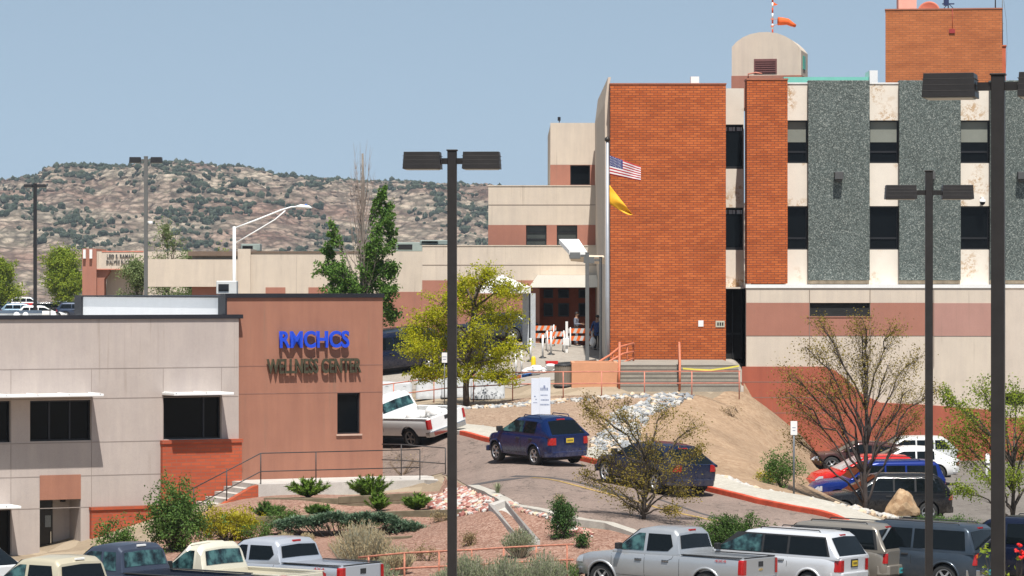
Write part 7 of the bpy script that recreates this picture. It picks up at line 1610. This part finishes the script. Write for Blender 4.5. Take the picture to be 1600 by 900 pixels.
crack=t.ramp(vo.outputs[0],[(.0,1.12),(.38,.92),(.62,.30)]); col=t.mix(.8,col,t.mix(1.0,col,crack,'MULTIPLY'))  # cell borders darkened: rock cracks with their crevice shade painted in
mp3=t.node('ShaderNodeMapping'); mp3.inputs['Scale'].default_value=(.10,.03,.42); mp3.inputs['Rotation'].default_value=(0,R(14),0); t.link(t.co(),mp3.inputs[0])
strat=t.ramp(t.noise(1.0,7,.8,mp3.outputs[0]),[(.36,.34),(.46,.88),(.60,1.2)]); col=t.mix(1.0,col,strat,'MULTIPLY')
spot=t.ramp(t.noise(.35,3,.7),[(.58,0),(.63,1)]); col=t.mix(t.math('MULTIPLY',spot,.6),col,(.09,.10,.055))
t.base(col); t.bump(t.math('ADD',vo.outputs[0],t.noise(.12,6,.8)),1.0,3.0)
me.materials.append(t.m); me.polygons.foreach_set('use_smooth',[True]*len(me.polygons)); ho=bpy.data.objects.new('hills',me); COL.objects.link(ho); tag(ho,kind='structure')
# junipers on the hills
rnd=random.Random(77); m=MB(); cnt=0
VA=np.array(vs).reshape(nv,nu,3)
while cnt<3900:
    i=rnd.randrange(2,nu-2); j=rnd.randrange(int(nv*.12),int(nv*.81)); X_,Y_,z=VA[j,i]
    xi=800+X_*F/Y_
    if not -40<xi<780: continue
    if j>nv*.74 and rnd.random()<.6: continue
    d_=noise.noise(Vector((X_/45,Y_/120,1.5)))+.45*noise.noise(Vector((X_/12,Y_/30,9)))
    conc=VA[j,i+2][2]+VA[j,i-2][2]-2*z   # hollows
    if d_+conc*.12+rnd.uniform(-.22,.22)<.30: continue
    r=rnd.uniform(.7,2.0)*(1 if rnd.random()<.8 else 1.5); X_+=rnd.uniform(-1,1)
    for k in range(2): m.ico((X_+rnd.uniform(-.5,.5)*r,Y_+rnd.uniform(-.5,.5)*r,z+r*.35+rnd.uniform(0,.4)*r),(r*rnd.uniform(.6,.95),r*.8,r*rnd.uniform(.6,1.0)),1,.25,0,False,rnd)
    cnt+=1
JH=leafmat('hill_juniper',(.022,.034,.022),(.055,.07,.042),0)
tag(m.build('hillside_junipers',JH),'dark juniper scrub scattered over the rocky hills','scrub',None,'stuff')
# boulders and outcrops near the ridge
m=MB()
for k in range(1500):
    i=rnd.randrange(2,nu-2); j=rnd.randrange(int(nv*.45),int(nv*.81)); X_,Y_,z=VA[j,i]; r=rnd.uniform(.8,2.6); m.ico((X_,Y_,z+r*.1),(r*1.5,r,r*.75),1,.3,0,False,rnd)
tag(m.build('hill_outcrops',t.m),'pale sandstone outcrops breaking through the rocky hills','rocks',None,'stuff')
# haze
hm=bpy.data.materials.new('haze_air'); hm.use_nodes=True; n=hm.node_tree.nodes; n.clear(); ou=n.new('ShaderNodeOutputMaterial'); pv_=n.new('ShaderNodeVolumePrincipled'); hm.node_tree.links.new(pv_.outputs[0],ou.inputs['Volume'])
pv_.inputs['Color'].default_value=(.72,.82,.95,1); pv_.inputs['Density'].default_value=.00009; pv_.inputs['Anisotropy'].default_value=.2
m=MB(); m.box(-6300,6300,-500,9400,-14,125); hz_o=m.build('haze',hm); tag(hz_o,kind='stuff')
# ------------------------------------------------------------------ camera, light, sky
cd=bpy.data.cameras.new('camera'); cam=bpy.data.objects.new('camera',cd); COL.objects.link(cam)
cd.sensor_width=36; cd.lens=36*F/1600; cd.clip_start=1; cd.clip_end=30000
cam.location=(0,0,EYE); cam.rotation_euler=(R(90),0,0); SC.camera=cam
sd=Vector((.14,-1,2.05)).normalized(); EL=math.asin(sd.z); AZ=math.atan2(sd.x,sd.y)
sl=bpy.data.lights.new('sun','SUN'); sl.energy=4.2; sl.angle=R(.5); sl.color=(1,.96,.9); so_=bpy.data.objects.new('sun',sl); COL.objects.link(so_)
so_.rotation_euler=sd.to_track_quat('Z','Y').to_euler(); so_.location=(0,0,60)
wd=bpy.data.worlds.new('World'); SC.world=wd; wd.use_nodes=True; nt=wd.node_tree; bg=nt.nodes['Background']
sk=nt.nodes.new('ShaderNodeTexSky'); sk.sky_type='NISHITA'; sk.sun_disc=False; sk.sun_elevation=EL; sk.sun_rotation=AZ
sk.altitude=2000; sk.air_density=1.0; sk.dust_density=1.2; sk.ozone_density=2.0
tc=nt.nodes.new('ShaderNodeTexCoord'); sx=nt.nodes.new('ShaderNodeSeparateXYZ'); cx=nt.nodes.new('ShaderNodeCombineXYZ'); ma=nt.nodes.new('ShaderNodeMath'); ma.operation='MULTIPLY_ADD'
ma.inputs[1].default_value=.8; ma.inputs[2].default_value=.145
nt.links.new(tc.outputs['Generated'],sx.inputs[0]); nt.links.new(sx.outputs[0],cx.inputs[0]); nt.links.new(sx.outputs[1],cx.inputs[1]); nt.links.new(sx.outputs[2],ma.inputs[0]); nt.links.new(ma.outputs[0],cx.inputs[2]); nt.links.new(cx.outputs[0],sk.inputs[0])
hs=nt.nodes.new('ShaderNodeHueSaturation'); hs.inputs['Saturation'].default_value=.68; hs.inputs['Hue'].default_value=.482; hs.inputs['Value'].default_value=.80; nt.links.new(sk.outputs[0],hs.inputs['Color']); nt.links.new(hs.outputs[0],bg.inputs[0]); bg.inputs[1].default_value=.10
SC.view_settings.view_transform='Standard'; SC.view_settings.look='None'; SC.view_settings.gamma=1; SC.view_settings.exposure=.70
SC.cycles.max_bounces=5; SC.cycles.diffuse_bounces=2; SC.cycles.glossy_bounces=3; SC.cycles.transmission_bounces=3; SC.cycles.volume_bounces=0; SC.cycles.transparent_max_bounces=4
